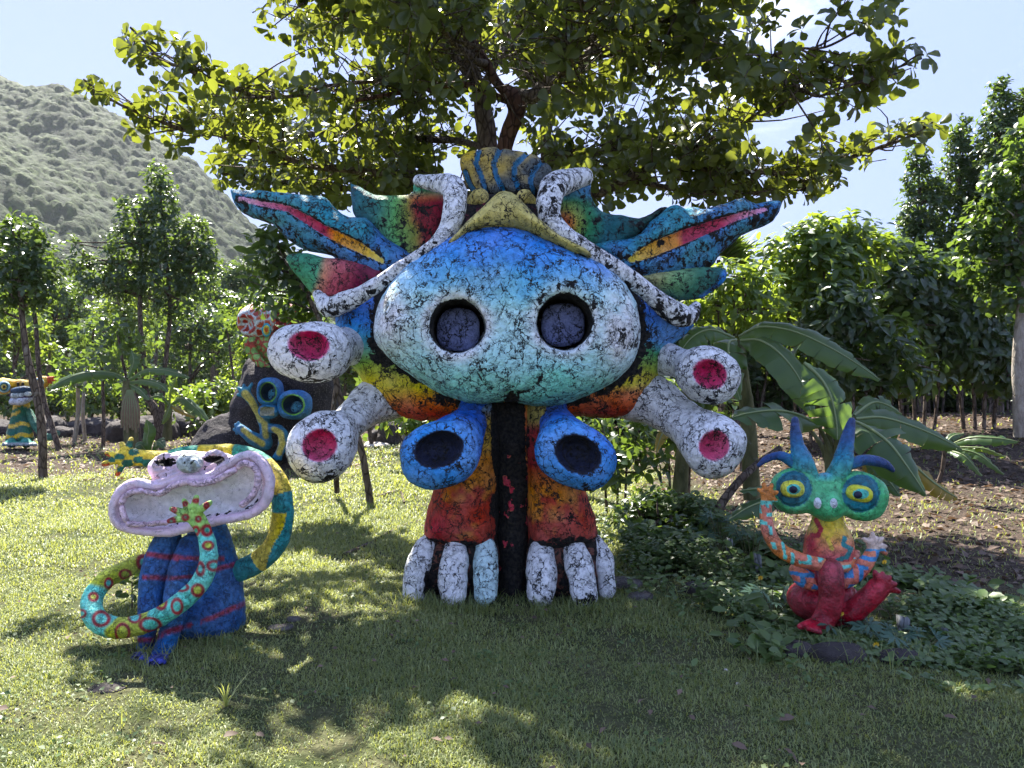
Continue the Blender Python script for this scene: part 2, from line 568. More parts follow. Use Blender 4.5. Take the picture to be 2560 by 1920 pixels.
M['flower'] = leaf_mat('yellow_flower', (0.75, 0.45, 0.02), (0.8, 0.55, 0.03), (0.7, 0.5, 0.03), 0.2, 0.5)

def bark(name, c1, c2, scale=9.0, bstr=0.8, crk=1.0):
    t = NT(name); co = t.coord()
    mpn = t.n('ShaderNodeMapping'); mpn.inputs['Scale'].default_value = (1, 1, 0.35); t.l(co, mpn.inputs[0])
    n1 = t.noise(mpn.outputs[0], scale, 7.0, 0.65, 0.4)
    v = t.n('ShaderNodeTexVoronoi'); v.feature = 'DISTANCE_TO_EDGE'; v.inputs['Scale'].default_value = scale * 1.6; t.l(mpn.outputs[0], v.inputs['Vector'])
    e = t.map(v.outputs['Distance'], 0.0, 0.12)
    col = t.mix(t.map(n1.outputs[0], 0.35, 0.65), c1, c2)
    lich = t.map(t.noise(co, scale * 0.6, 5.0, 0.7).outputs[0], 0.58, 0.64)
    col = t.mix(t.math('MULTIPLY', lich, 0.5), col, (0.30, 0.30, 0.26))
    col = t.mix(t.math('MULTIPLY', t.math('SUBTRACT', 1.0, e), crk), col, tuple(np.array(c1) * 0.5))
    hh = t.math('ADD', n1.outputs[0], t.math('MULTIPLY', e, 0.5))
    return t.done(t.bsdf(col, 0.85, 0.2, hh, bstr, 0.03))
M['bark'] = bark('grey_brown_bark', (0.075, 0.052, 0.038), (0.20, 0.155, 0.12))
M['red_bark'] = bark('reddish_bark', (0.06, 0.028, 0.02), (0.16, 0.085, 0.06))
M['pale_bark'] = bark('pale_bark', (0.20, 0.17, 0.14), (0.42, 0.38, 0.32), 12.0, 0.5, 0.0)
M['stem'] = bark('banana_stem', (0.07, 0.075, 0.03), (0.20, 0.19, 0.09), 6.0, 0.4, 0.2)
M['old_wood'] = bark('weathered_wood', (0.12, 0.13, 0.13), (0.30, 0.31, 0.31), 14.0, 0.5)

def rock(name, c1, c2, scale=4.0, speck=None):
    t = NT(name); co = t.coord()
    n1 = t.noise(co, scale, 9.0, 0.68)
    col = t.mix(t.map(n1.outputs[0], 0.35, 0.65), c1, c2)
    if speck:
        v = t.map(t.noise(co, scale * 7, 4.0, 0.75).outputs[0], 0.54, 0.62)
        col = t.mix(t.math('MULTIPLY', v, 0.7), col, speck)
    return t.done(t.bsdf(col, 0.8, 0.35, n1.outputs[0], 1.0, 0.12))
M['black_rock'] = rock('black_rough_rock', (0.010, 0.009, 0.011), (0.035, 0.028, 0.032), 5.0, (0.17, 0.14, 0.14))
M['grey_rock'] = rock('grey_stone', (0.07, 0.06, 0.055), (0.20, 0.18, 0.17), 6.0)
M['dark_rock'] = rock('dark_stone', (0.028, 0.022, 0.022), (0.085, 0.07, 0.065), 6.0)
# ground
def build_ground():
    ys = np.concatenate([np.arange(-14, 14, 0.22), 14 + np.cumsum(0.22 * 1.045 ** np.arange(140))])
    ys = ys[ys < 1200]
    xs = np.concatenate([-(8 + np.cumsum(0.25 * 1.06 ** np.arange(100)))[::-1], np.arange(-8, 8, 0.2), 8 + np.cumsum(0.25 * 1.06 ** np.arange(100))])
    xs = xs[np.abs(xs) < 1300]
    X, Y = np.meshgrid(xs, ys, indexing='ij')
    V = np.stack([X.ravel(), Y.ravel(), gh(X, Y).ravel()], 1)
    nx, ny = X.shape
    i = np.arange((nx - 1) * (ny - 1)); a = (i // (ny - 1)) * ny + i % (ny - 1)
    Fq = np.stack([a, a + ny, a + ny + 1, a + 1], 1)
    t = NT('lawn_soil'); co = t.coord()
    sx = t.n('ShaderNodeSeparateXYZ'); t.l(co, sx.inputs[0])
    big = t.noise(co, 0.55, 4.0, 0.6); mid = t.noise(co, 2.6, 6.0, 0.65); fin = t.noise(co, 32.0, 4.0, 0.7)
    grass = t.mix(t.map(mid.outputs[0], 0.35, 0.65), (0.065, 0.085, 0.030), (0.14, 0.135, 0.07))
    grass = t.mix(t.map(fin.outputs[0], 0.35, 0.65), t.mix(1.0, grass, (0.45, 0.45, 0.42), 'MULTIPLY'), grass)
    soil = t.mix(t.map(fin.outputs[0], 0.4, 0.6), (0.024, 0.018, 0.014), (0.12, 0.09, 0.068))
    # bare leaf-littered earth: right of the lawn and a belt behind it on the left
    wob = t.math('MULTIPLY', t.math('SUBTRACT', big.outputs[0], 0.5), 4.0)
    xr = t.math('ADD', t.math('ADD', sx.outputs[0], wob), t.math('MULTIPLY', sx.outputs[1], 0.0))
    right = t.math('MULTIPLY', t.map(xr, 2.0, 2.9), t.map(sx.outputs[1], 5.0, 6.4))
    lm = t.math('MULTIPLY', t.map(t.math('ADD', sx.outputs[1], wob), 12.0, 13.5), t.map(t.math('SUBTRACT', -3.4, t.math('ADD', sx.outputs[0], wob)), 0.0, 1.2))
    lm = t.math('MULTIPLY', lm, t.map(sx.outputs[1], 30.0, 27.0))
    pat = t.map(t.noise(co, 1.1, 5.0, 0.7).outputs[0], 0.62, 0.68)
    m = t.math('MAXIMUM', t.math('MAXIMUM', right, lm), t.math('MULTIPLY', pat, 0.8), clamp=True)
    col = t.mix(m, grass, soil)
    hgt = t.math('ADD', fin.outputs[0], mid.outputs[0])
    mat = t.done(t.bsdf(col, 0.95, 0.1, hgt, 0.8, 0.04))
    o = obj_np('ground', V, Fq, 4, mat)
    tag(o, kind='structure')
build_ground()
# ------------------------------------------------------------------ the big monster sculpture
def TP(pts, k=0.03, op='u', sub=3):
    """tube from rows (px, py, Y, r_px)"""
    return Tube([[*P(a, b, y), r * y / F] for a, b, y, r in pts], k, op, sub)

def d_poly(X, Y, line):
    """2D distance in px to a polyline"""
    best = np.full(len(X), 1e9)
    Lp = np.asarray(line, float)
    for i in range(len(Lp) - 1):
        a, b = Lp[i], Lp[i + 1]; ab = b - a
        t = np.clip(((X - a[0]) * ab[0] + (Y - a[1]) * ab[1]) / (ab @ ab), 0, 1)
        best = np.minimum(best, np.hypot(X - a[0] - t * ab[0], Y - a[1] - t * ab[1]))
    return best

def build_main():
    root = empty('monster_sculpture', P(1280, 1497, 5.75) * [1, 1, 0],
                 'huge blue-faced cement monster with two dark round eyes, fins and white trumpet arms', 'sculpture')
    pm = M['plaster']; h = 0.0145
    WHITE = S(203, 212, 232)
    face_px = [(944, 842), (950, 790), (966, 745), (1002, 690), (1060, 640), (1120, 598), (1180, 577), (1250, 569), (1320, 580), (1385, 612), (1445, 640), (1505, 672), (1553, 712), (1582, 760), (1596, 815), (1590, 870), (1568, 920), (1520, 962), (1460, 992), (1400, 1010), (1335, 1013), (1283, 1004), (1235, 1006), (1175, 1008), (1110, 985), (1060, 955), (1008, 918), (968, 885)]
    Yf = 5.62
    eyes = [(1141, 815, 66), (1413, 803, 68)]
    SMILE = [(1195, 935), (1215, 965), (1250, 982), (1277, 984), (1320, 978), (1345, 958), (1360, 925)]
    prims = [Poly(face_px, Yf, 0.35, 0.44, k=0.05, sub=2, front=0.46, pw=2.5)]
    for ex, ey, er in eyes:
        c = P(ex, ey, 5.14)
        rr = er * 5.14 / F
        prims.append(Tube([[c[0], 4.7, c[2], rr * 1.04], [c[0], 5.5, c[2], rr * 0.97]], 0.05, 's', 1))
    prims.append(Tube([[*P(1277, 985, 5.35), 0.02], [*P(1277, 1030, 5.4), 0.03]], 0.07, 's', 1))
    dface = Poly(face_px, Yf, 0.3, 0.5, sub=2)
    def paint_face(V, N):
        X, Y = to_px(V)
        nn = fbm(V, 3.0, 3, 5); n2 = fbm(V, 9.0, 2, 8)
        t = (Y + 55 * nn + 26 * n2 - 550) / 470
        C = ramp(t, [(0.0, S(52, 112, 220)), (0.22, S(72, 142, 228)), (0.38, S(118, 182, 230)), (0.52, S(170, 214, 228)), (0.66, S(166, 224, 216)), (0.85, S(144, 214, 198)), (1.0, S(108, 180, 164))])
        wl = np.exp(-(((X - 965) / 60) ** 2 + ((Y - 790) / 95) ** 2)) + np.exp(-(((X - 1560) / 62) ** 2 + ((Y - 810) / 120) ** 2)) * 1.1
        for ex, ey, er in eyes:
            r = np.hypot(X - ex, Y - ey)
            wl = np.maximum(wl, 0.75 * np.exp(-((r - er - 8) / 22) ** 2))
        C = mixc(C, np.tile(S(215, 220, 225), (len(V), 1)), wl * (0.75 + 0.4 * n2))
        mo = 0.08 + 0.10 * np.clip((Y - 700) / 300, 0, 1) + 0.16 * nn
        ri = np.hypot(X - 1413, (Y - 785))
        mo = np.maximum(mo, (0.62 + 0.5 * n2) * np.exp(-((ri - 74) / 18) ** 2) * np.clip((800 - Y) / 40, 0, 1))
        for ex, ey, er in eyes:
            r = np.hypot(X - ex, Y - ey)
            inside = (r < er + 1) & (V[:, 1] > 5.17)
            mo = np.where(inside, 1.0, mo); C[inside] = S(25, 28, 40)
            mo = np.maximum(mo, 0.55 * np.exp(-((r - er) / 7) ** 2))
        mo = np.maximum(mo, 0.95 * np.exp(-((X - 1277) / 30) ** 2) * np.clip((Y - 960) / 30, 0, 1))
        mo = np.maximum(mo, 0.7 * np.exp(-(np.hypot(X - 1565, Y - 850) / 45) ** 2))
        mo = np.maximum(mo, (0.52 + 0.6 * n2) * np.exp(-(d_poly(X, Y, SMILE) / 6.0) ** 2))
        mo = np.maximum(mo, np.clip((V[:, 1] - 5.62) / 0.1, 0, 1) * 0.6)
        return np.c_[C, mo]
    sculpt('face', prims, h, pm, paint_face, root, lump=0.014, lscale=5, relief=lambda V, N: 0.020 * fbm(V, 2.0, 2, 17) - 0.010 * np.exp(-(d_poly(*to_px(V), SMILE) / 7) ** 2) + 0.006 * fbm(V, 22.0, 2, 19))
    for (ex, ey), lab in zip(((1146, 825), (1408, 812)), ('', '')):
        c = P(ex, ey, 5.45)
        o = sculpt('pupil', [Ell(c, (0.158, 0.05, 0.158), k=0.01, e=2.6)], 0.010, pm,
                   lambda V, N: np.c_[np.tile(S(98, 106, 142), (len(V), 1)), 0.26 + 0.1 * fbm(V, 8, 2)], root, lump=0.010, lscale=9)
        o['label'] = 'slate blue recessed eye disc'
    # body shell behind the face
    shell_px = [(844, 795), (868, 762), (960, 705), (1060, 648), (1115, 560), (1150, 505), (1250, 490), (1345, 505), (1385, 560), (1450, 615), (1540, 665), (1640, 745), (1735, 795), (1705, 842), (1672, 868), (1655, 905), (1640, 945), (1610, 1000), (1565, 1040), (1500, 1043), (1410, 1036), (1300, 1030), (1230, 1030), (1130, 1045), (1055, 1052), (990, 1035), (940, 998), (900, 938), (868, 888), (850, 845)]
    sh = Poly(shell_px, 5.98, 0.42, 0.30, k=0.03, sub=2, front=0.30, pw=2.4)
    gv = Poly(face_px, Yf, 0.3, 0.5, sub=2)
    def paint_shell(V, N):
        X, Y = to_px(V)
        nn = fbm(V, 5, 3, 11)
        t = Y + 16 * nn
        Cl = ramp(t, [(500, S(96, 20, 34)), (640, S(70, 20, 60)), (700, S(45, 100, 190)), (800, S(52, 122, 200)), (850, S(70, 160, 175)), (905, S(120, 160, 60)), (960, S(215, 190, 30)), (1000, S(225, 120, 25)), (1040, S(190, 45, 22))])
        Cr = ramp(t, [(500, S(96, 20, 34)), (640, S(70, 20, 60)), (700, S(45, 80, 160)), (800, S(52, 120, 205)), (852, S(60, 130, 190)), (880, S(60, 140, 80)), (925, S(150, 165, 50)), (958, S(222, 190, 40)), (985, S(222, 110, 35)), (1035, S(165, 30, 26))])
        C = np.where((X < 1280)[:, None], Cl, Cr)
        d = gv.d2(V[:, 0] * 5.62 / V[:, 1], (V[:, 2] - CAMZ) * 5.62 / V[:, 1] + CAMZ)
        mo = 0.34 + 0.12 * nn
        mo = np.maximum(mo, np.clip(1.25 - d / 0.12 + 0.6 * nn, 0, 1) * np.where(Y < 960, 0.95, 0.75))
        mo = np.maximum(mo, 0.5 * np.clip((640 - Y) / 60, 0, 1) + 0.3)
        return np.c_[C, mo]
    sculpt('body_shell', [sh], h, pm, paint_shell, root, lump=0.012, lscale=7)
    # yellow forehead ridge
    yel = [(1245, 486), (1209, 518), (1155, 570), (1118, 612), (1082, 648), (1100, 650), (1140, 622), (1180, 592), (1215, 580), (1255, 576), (1300, 580), (1345, 594), (1390, 622), (1430, 640), (1478, 650), (1462, 625), (1403, 592), (1345, 548), (1294, 496), (1270, 484)]
    def paint_yel(V, N):
        X, Y = to_px(V); nn = fbm(V, 8, 3, 2)
        C = mixc(np.tile(S(196, 180, 92), (len(V), 1)), np.tile(S(160, 150, 88), (len(V), 1)), 0.5 + nn)
        mo = 0.30 + 0.15 * nn + 0.5 * np.exp(-(d_poly(X, Y, [(1082, 660), (1209, 590), (1250, 582), (1330, 590), (1480, 662)]) / 9) ** 2)
        return np.c_[C, mo]
    sculpt('forehead_ridge', [Poly(yel, 5.42, 0.3, 0.10, k=0.02, front=0.20, sub=2)], 0.012, pm, paint_yel, root, lump=0.008, lscale=9)
    for pts in ([(1198, 497, 5.78, 26), (1178, 512, 5.8, 18)], [(1312, 494, 5.78, 22), (1330, 508, 5.8, 15)]):
        sculpt('brow_lobe', [TP(pts, sub=1)], 0.012, pm, lambda V, N: np.c_[np.tile(S(176, 160, 90), (len(V), 1)), 0.4 + 0 * V[:, 0]], root)
    # striped fan crest
    fan = [(1150, 410), (1162, 388), (1202, 374), (1242, 370), (1288, 379), (1333, 388), (1376, 418), (1378, 450), (1350, 492), (1310, 505), (1200, 500), (1164, 458)]
    lines = [[(1163, 430), (1172, 455), (1186, 480)], [(1197, 378), (1190, 408), (1203, 440), (1217, 485)], [(1251, 372), (1234, 408), (1240, 440), (1262, 482)], [(1317, 384), (1288, 412), (1284, 440), (1302, 485)], [(1358, 402), (1332, 430), (1326, 455), (1336, 488)]]
    def fan_d(V):
        X, Y = to_px(V)
        return np.min([d_poly(X, Y, l) for l in lines], 0)
    def paint_fan(V, N):
        X, Y = to_px(V); nn = fbm(V, 6, 3, 21); d = fan_d(V)
        C = mixc(np.tile(S(205, 172, 48), (len(V), 1)), np.tile(S(92, 100, 98), (len(V), 1)), 0.5 + 1.2 * nn + (X - 1262) / 260 + (Y - 430) / 250)
        C = np.where((d < 6.5)[:, None], S(42, 118, 158), C) * 0.72
        mo = 0.22 + 0.2 * nn + 0.5 * np.clip((Y - 460) / 35, 0, 1) + 0.35 * np.exp(-((d - 7) / 2) ** 2)
        return np.c_[C, mo]
    sculpt('striped_crest', [Poly(fan, 6.15, 0.14, 0.10, k=0.02, sub=3)], 0.011, pm, paint_fan, root, lump=0.006,
           relief=lambda V, N: -0.028 * np.exp(-(fan_d(V) / 6.5) ** 2))
    # white horn tubes
    hornL = [(1048, 452, 5.98, 13), (1088, 458, 5.82, 19), (1132, 468, 5.55, 26), (1137, 520, 5.46, 26), (1122, 570, 5.42, 22), (1090, 611, 5.4, 17), (1025, 656, 5.45, 16), (970, 692, 5.5, 16), (915, 729, 5.55, 18), (862, 755, 5.62, 23), (822, 768, 5.7, 22), (795, 738, 5.78, 12)]
    hornR = [(1460, 442, 5.98, 20), (1420, 452, 5.82, 26), (1383, 470, 5.6, 30), (1371, 530, 5.46, 26), (1393, 575, 5.42, 24), (1443, 611, 5.4, 21), (1511, 654, 5.45, 20), (1584, 702, 5.5, 19), (1638, 746, 5.55, 20), (1690, 784, 5.62, 27), (1724, 790, 5.7, 20), (1740, 765, 5.78, 10)]
    for i, hp in enumerate((hornL, hornR)):
        def paint_h(V, N, i=i):
            X, Y = to_px(V); nn = fbm(V, 6, 3, 31)
            C = np.tile(WHITE, (len(V), 1))
            side = (1280 - X) if i == 0 else (X - 1280)
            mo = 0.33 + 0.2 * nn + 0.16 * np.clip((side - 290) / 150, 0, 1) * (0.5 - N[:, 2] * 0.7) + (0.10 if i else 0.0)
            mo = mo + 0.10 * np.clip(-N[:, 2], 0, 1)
            return np.c_[C, mo]
        sculpt('horn_rim', [TP([(a, b, y, r * 1.14) for a, b, y, r in hp], k=0.02)], 0.012, pm, paint_h, root, lump=0.007, lscale=12)
    # fins
    def fin(name, outline, Y, T, R, paint, slope=0.0, extra=(), lump=0.012, hh=0.013):
        return sculpt(name, [Poly(outline, Y, T, R, slope, k=0.03, sub=2)] + list(extra), hh, pm, paint, root, lump=lump, lscale=8)
    upL = [(876, 463), (884, 462), (902, 468), (938, 488), (974, 489), (1010, 492), (1032, 485), (1035, 458), (1048, 442), (1066, 445), (1104, 459), (1118, 510), (1115, 560), (1090, 630), (1040, 668), (980, 680), (945, 600), (905, 560), (884, 530)]
    def p_upL(V, N):
        X, Y = to_px(V); n = fbm(V, 5, 3, 41)
        C = ramp(X + 25 * n - 0.15 * (Y - 500), [(880, S(30, 92, 108)), (930, S(40, 105, 95)), (985, S(95, 150, 85)), (1025, S(130, 130, 60)), (1050, S(150, 50, 55)), (1110, S(122, 24, 44))])
        tp = np.clip((505 - Y + 12 * n) / 26, 0, 1) * np.clip((X - 1010) / 20, 0, 1)
        C = mixc(C, ramp(Y, [(440, S(50, 130, 130)), (475, S(60, 150, 110)), (500, S(210, 120, 60))]), tp)
        return np.c_[C, 0.36 + 0.15 * n + 0.3 * np.clip((Y - 600) / 40, 0, 1)]
    fin('upper_fin', upL, 6.1, 0.13, 0.12, p_upL)
    upR = [(1400, 470), (1440, 450), (1474, 440), (1476, 485), (1490, 517), (1515, 535), (1560, 540), (1594, 547), (1625, 535), (1649, 520), (1668, 519), (1668, 530), (1640, 552), (1606, 590), (1560, 625), (1529, 650), (1457, 625), (1400, 590), (1396, 520)]
    def p_upR(V, N):
        X, Y = to_px(V); n = fbm(V, 5, 3, 43)
        r = np.hypot(X - 1405, Y - 558) + 12 * n
        C = ramp(r, [(0, S(190, 40, 25)), (22, S(215, 120, 35)), (40, S(150, 165, 60)), (65, S(45, 125, 70)), (105, S(35, 90, 95)), (230, S(28, 62, 52))])
        C = mixc(C, np.tile(S(45, 120, 175), (len(V), 1)), np.clip((505 - Y) / 35, 0, 1) * 0.9)
        return np.c_[C, 0.40 + 0.15 * n + 0.2 * np.clip((X - 1560) / 80, 0, 1)]
    fin('upper_fin', upR, 6.1, 0.13, 0.12, p_upR)
    loL = [(718, 648), (735, 636), (771, 633), (815, 645), (868, 650), (960, 672), (965, 712), (880, 752), (812, 760), (780, 732), (745, 692)]
    def p_loL(V, N):
        X, Y = to_px(V); n = fbm(V, 5, 3, 45)
        C = ramp(X + 12 * n + 0.3 * (Y - 690), [(725, S(52, 118, 88)), (788, S(70, 140, 100)), (806, S(185, 120, 90)), (835, S(175, 70, 75)), (900, S(112, 28, 55))])
        return np.c_[C, 0.30 + 0.15 * n]
    fin('lower_fin', loL, 5.95, 0.12, 0.12, p_loL)
    loR = [(1590, 690), (1710, 674), (1760, 668), (1803, 672), (1815, 687), (1803, 712), (1755, 745), (1700, 752), (1640, 730)]
    def p_loR(V, N):
        X, Y = to_px(V); n = fbm(V, 5, 3, 47)
        C = ramp(X + 14 * n + 0.5 * (Y - 700), [(1640, S(150, 150, 95)), (1690, S(105, 150, 95)), (1740, S(45, 105, 75)), (1790, S(35, 90, 85)), (1812, S(45, 120, 190))])
        e = np.clip((d_poly(X, Y, [(1815, 687), (1803, 712), (1755, 745)]) - 4) / 8, 0, 1)
        C = mixc(np.tile(S(45, 115, 190), (len(V), 1)), C, e)
        return np.c_[C, 0.36 + 0.15 * n]
    fin('lower_fin', loR, 5.95, 0.12, 0.12, p_loR)
    longL = [(577, 478), (592, 474), (640, 480), (677, 487), (718, 484), (764, 488), (805, 500), (840, 522), (873, 545), (915, 546), (940, 572), (975, 604), (1030, 640), (1000, 690), (930, 708), (865, 672), (830, 642), (771, 628), (721, 600), (685, 560), (630, 545), (592, 518)]
    gashL = [(600, 497), (650, 508), (721, 522), (770, 550), (810, 575), (850, 596), (902, 620), (956, 652)]
    longR = [(1490, 612), (1560, 600), (1602, 584), (1625, 556), (1649, 536), (1672, 522), (1690, 517), (1708, 526), (1740, 527), (1775, 519), (1812, 508), (1855, 501), (1888, 511), (1920, 502), (1945, 501), (1953, 515), (1930, 556), (1890, 575), (1855, 590), (1830, 612), (1804, 630), (1790, 650), (1775, 668), (1728, 686), (1640, 712), (1580, 705), (1520, 660)]
    gashR = [(1576, 648), (1608, 634), (1640, 620), (1710, 592), (1782, 565), (1850, 540), (1912, 524)]
    for gi, (out_, g, slope) in enumerate(((longL, gashL, -0.0004), (longR, gashR, 0.0004))):
        Yc = 5.86 if gi == 0 else 5.86
        Yg = lambda px: Yc + slope * (px - 1280)
        wid = ([3, 4, 5, 8, 9, 11, 10, 3] if gi == 0 else [4, 12, 15, 15, 11, 6, 2])
        gp = [(a, b, Yg(a) - 0.15, wv * 1.15) for (a, b), wv in zip(g, wid)]
        def p_long(V, N, gi=gi, g=g, wid=wid):
            X, Y = to_px(V); n = fbm(V, 5, 3, 51 + gi); n2 = fbm(V, 14, 2, 7)
            C = mixc(np.tile(S(58, 150, 165), (len(V), 1)), np.tile(S(62, 125, 185), (len(V), 1)), 0.5 + 1.3 * n + (Y - 580) / 150 * (1 if gi == 0 else 0.2))
            d = d_poly(X, Y, g)
            wx = np.interp(X, [q[0] for q in g], wid)
            C = C * 0.72
            ing = (d < wx + 2.5) & (N[:, 1] < 0.2)
            u = np.abs(X - (578 if gi == 0 else 1950))
            gc = ramp(u + 20 * n, [(30, S(215, 150, 175)), (110, S(190, 90, 120)), (150, S(172, 40, 72)), (235, S(165, 40, 70)), (258, S(225, 130, 30)), (340, S(232, 160, 35)), (385, S(225, 190, 60))])
            C = np.where(ing[:, None], gc, C)
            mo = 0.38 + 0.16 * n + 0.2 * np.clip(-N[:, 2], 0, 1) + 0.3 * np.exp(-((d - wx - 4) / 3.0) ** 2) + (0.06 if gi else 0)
            mo = np.where(ing, 0.18 + 0.2 * n2, mo)
            if gi == 1: mo = np.maximum(mo, 0.95 * np.exp(-(np.hypot((X - 1652), (Y - 608)) / 14) ** 2))
            mo = np.maximum(mo, 0.5 * np.clip((Y - 655) / 40, 0, 1))
            return np.c_[C, mo]
        lips = []
        for off in (-1, 1):
            lips.append(TP([(a, b + off * (wv + 15), Yg(a) - 0.10, 15) for (a, b), wv in zip(g[1:-1], wid[1:-1])], k=0.06))
        bumps = []
        if gi == 1:
            bumps = [Ell(P(1688, 545, Yg(1688) - 0.05), 0.085, k=0.05), Ell(P(1755, 552, Yg(1755) - 0.06), 0.06, k=0.05), Ell(P(1730, 540, Yg(1730)), 0.07, k=0.05), Ell(P(1850, 522, Yg(1850) - 0.03), 0.07, k=0.05)]
        else:
            bumps = [Ell(P(905, 580, Yg(905) - 0.08), 0.095, k=0.05), Ell(P(800, 520, Yg(800) - 0.04), 0.08, k=0.06), Ell(P(700, 505, Yg(700) - 0.03), 0.05, k=0.05)]
        sculpt('long_fin', [Poly(out_, Yc, 0.125, 0.14, slope, k=0.03, sub=2)] + lips + bumps + [TP(gp, k=0.03, op='s')], 0.0125, pm, p_long, root, lump=0.014, lscale=7)
    # white trumpet arms
    arms = [
        # path, bulb centre, bulb radii px, Y, cup centre, cup radii, tilt
        ([(900, 858, 5.95, 56), (860, 868, 5.7, 46), (815, 875, 5.5, 52)], (768, 882, 5.40), (96, 66, 72), (770, 860, 5.20), (49, 38), 6),
        ([(985, 985, 5.98, 62), (940, 1000, 5.9, 58), (900, 1030, 5.75, 47), (862, 1065, 5.55, 44), (830, 1090, 5.4, 56)], (797, 1126, 5.28), (78, 66, 80), (797, 1112, 5.07), (45, 41), -20),
        ([(1620, 888, 5.95, 46), (1665, 897, 5.85, 41), (1710, 912, 5.7, 38), (1745, 928, 5.55, 48)], (1778, 941, 5.42), (70, 60, 68), (1777, 933, 5.22), (44, 38), 28),
        ([(1580, 985, 5.98, 66), (1632, 1000, 5.9, 62), (1690, 1040, 5.75, 54), (1740, 1078, 5.55, 56)], (1788, 1119, 5.33), (70, 62, 80), (1790, 1112, 5.11), (40, 43), 38),
    ]
    for path, bc, br, cc, cr_, tilt in arms:
        a = math.radians(tilt); Rm = np.array([[math.cos(a), 0, math.sin(a)], [0, 1, 0], [-math.sin(a), 0, math.cos(a)]])
        c = P(*bc); r = np.array(br) * bc[2] / F
        cupc = P(*cc); cupr = np.array([cr_[0] * cc[2] / F, 0.13, cr_[1] * cc[2] / F])
        pr = [TP(path, k=0.10), Ell(c, r, Rm, k=0.17, e=2.2), Ell(cupc, cupr, Rm, k=0.02, op='s')]
        def p_arm(V, N, c=c, r=r, cupc=cupc, cupr=cupr, Rm=Rm):
            n = fbm(V, 5, 3, 61); n2 = fbm(V, 12, 2, 62)
            C = np.tile(WHITE, (len(V), 1))
            q = (V - cupc) @ Rm; l = np.sqrt(((q / cupr) ** 2).sum(1))
            # cup walls are pink, floor crimson
            fl = np.clip((V[:, 1] - cupc[1]) / 0.09, 0, 1)
            red = ramp(fl + 0.3 * n, [(0, S(196, 110, 140)), (0.35, S(182, 60, 100)), (1, S(165, 32, 74))])
            t = np.clip((1.13 + 0.06 * n - l) / 0.07, 0, 1)
            C = mixc(C, red, t)
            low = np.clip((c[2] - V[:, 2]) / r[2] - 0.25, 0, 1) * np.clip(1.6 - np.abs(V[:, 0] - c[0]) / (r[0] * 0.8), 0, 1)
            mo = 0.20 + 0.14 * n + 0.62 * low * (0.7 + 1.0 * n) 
            mo = np.where(t > 0.5, 0.24 + 0.18 * n2 + 0.35 * np.exp(-((l - 1.02) / 0.07) ** 2) * np.clip(0.4 + 1.2 * n, 0, 1), mo)
            return np.c_[C, mo]
        sculpt('trumpet_arm', pr, 0.0125, pm, p_arm, root, lump=0.011, lscale=8)
    # blue trumpets below the chin
    for path, bc, br, cc, cr_, tilt in (
        ([(1196, 1000, 5.75, 40), (1180, 1045, 5.65, 42), (1150, 1090, 5.5, 60)], (1100, 1136, 5.33), (100, 62, 83), (1096, 1123, 5.16), (60, 43), -14),
        ([(1378, 1000, 5.75, 36), (1385, 1045, 5.65, 40), (1405, 1090, 5.5, 56)], (1439, 1138, 5.33), (104, 62, 80), (1446, 1136, 5.16), (57, 44), 26)):
        a = math.radians(tilt); Rm = np.array([[math.cos(a), 0, math.sin(a)], [0, 1, 0], [-math.sin(a), 0, math.cos(a)]])
        c = P(*bc); r = np.array(br) * bc[2] / F
        cupc = P(*cc); cupr = np.array([cr_[0] * cc[2] / F, 0.17, cr_[1] * cc[2] / F])
        def p_bt(V, N, c=c, r=r, cupc=cupc, cupr=cupr, Rm=Rm):
            n = fbm(V, 5, 3, 71)
            C = mixc(np.tile(S(64, 138, 224), (len(V), 1)), np.tile(S(40, 96, 190), (len(V), 1)), 0.5 + n + (V[:, 1] - c[1]) / 0.2)
            q = (V - cupc) @ Rm; l = np.sqrt(((q / cupr) ** 2).sum(1))
            ins = l < 1.10 + 0.04 * n
            C[ins] = S(28, 33, 54)
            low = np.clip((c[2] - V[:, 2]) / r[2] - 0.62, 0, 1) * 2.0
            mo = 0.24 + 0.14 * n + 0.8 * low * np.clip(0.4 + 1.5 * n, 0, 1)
            mo = np.where(ins, 0.42, mo)
            return np.c_[C, mo]
        sculpt('blue_trumpet', [TP(path, k=0.08), Ell(c, r, Rm, k=0.10, e=2.3), Ell(cupc, cupr, Rm, k=0.02, op='s')], 0.0125, pm, p_bt, root, lump=0.010, lscale=7)
    # legs, column and toes
    legL = [(1150, 1000), (1245, 1000), (1247, 1200), (1240, 1345), (1190, 1368), (1120, 1362), (1063, 1342), (1067, 1280), (1085, 1222), (1110, 1150), (1138, 1080)]
    legR = [(1315, 1000), (1400, 1000), (1430, 1100), (1466, 1230), (1494, 1335), (1440, 1365), (1380, 1372), (1322, 1366), (1318, 1200)]
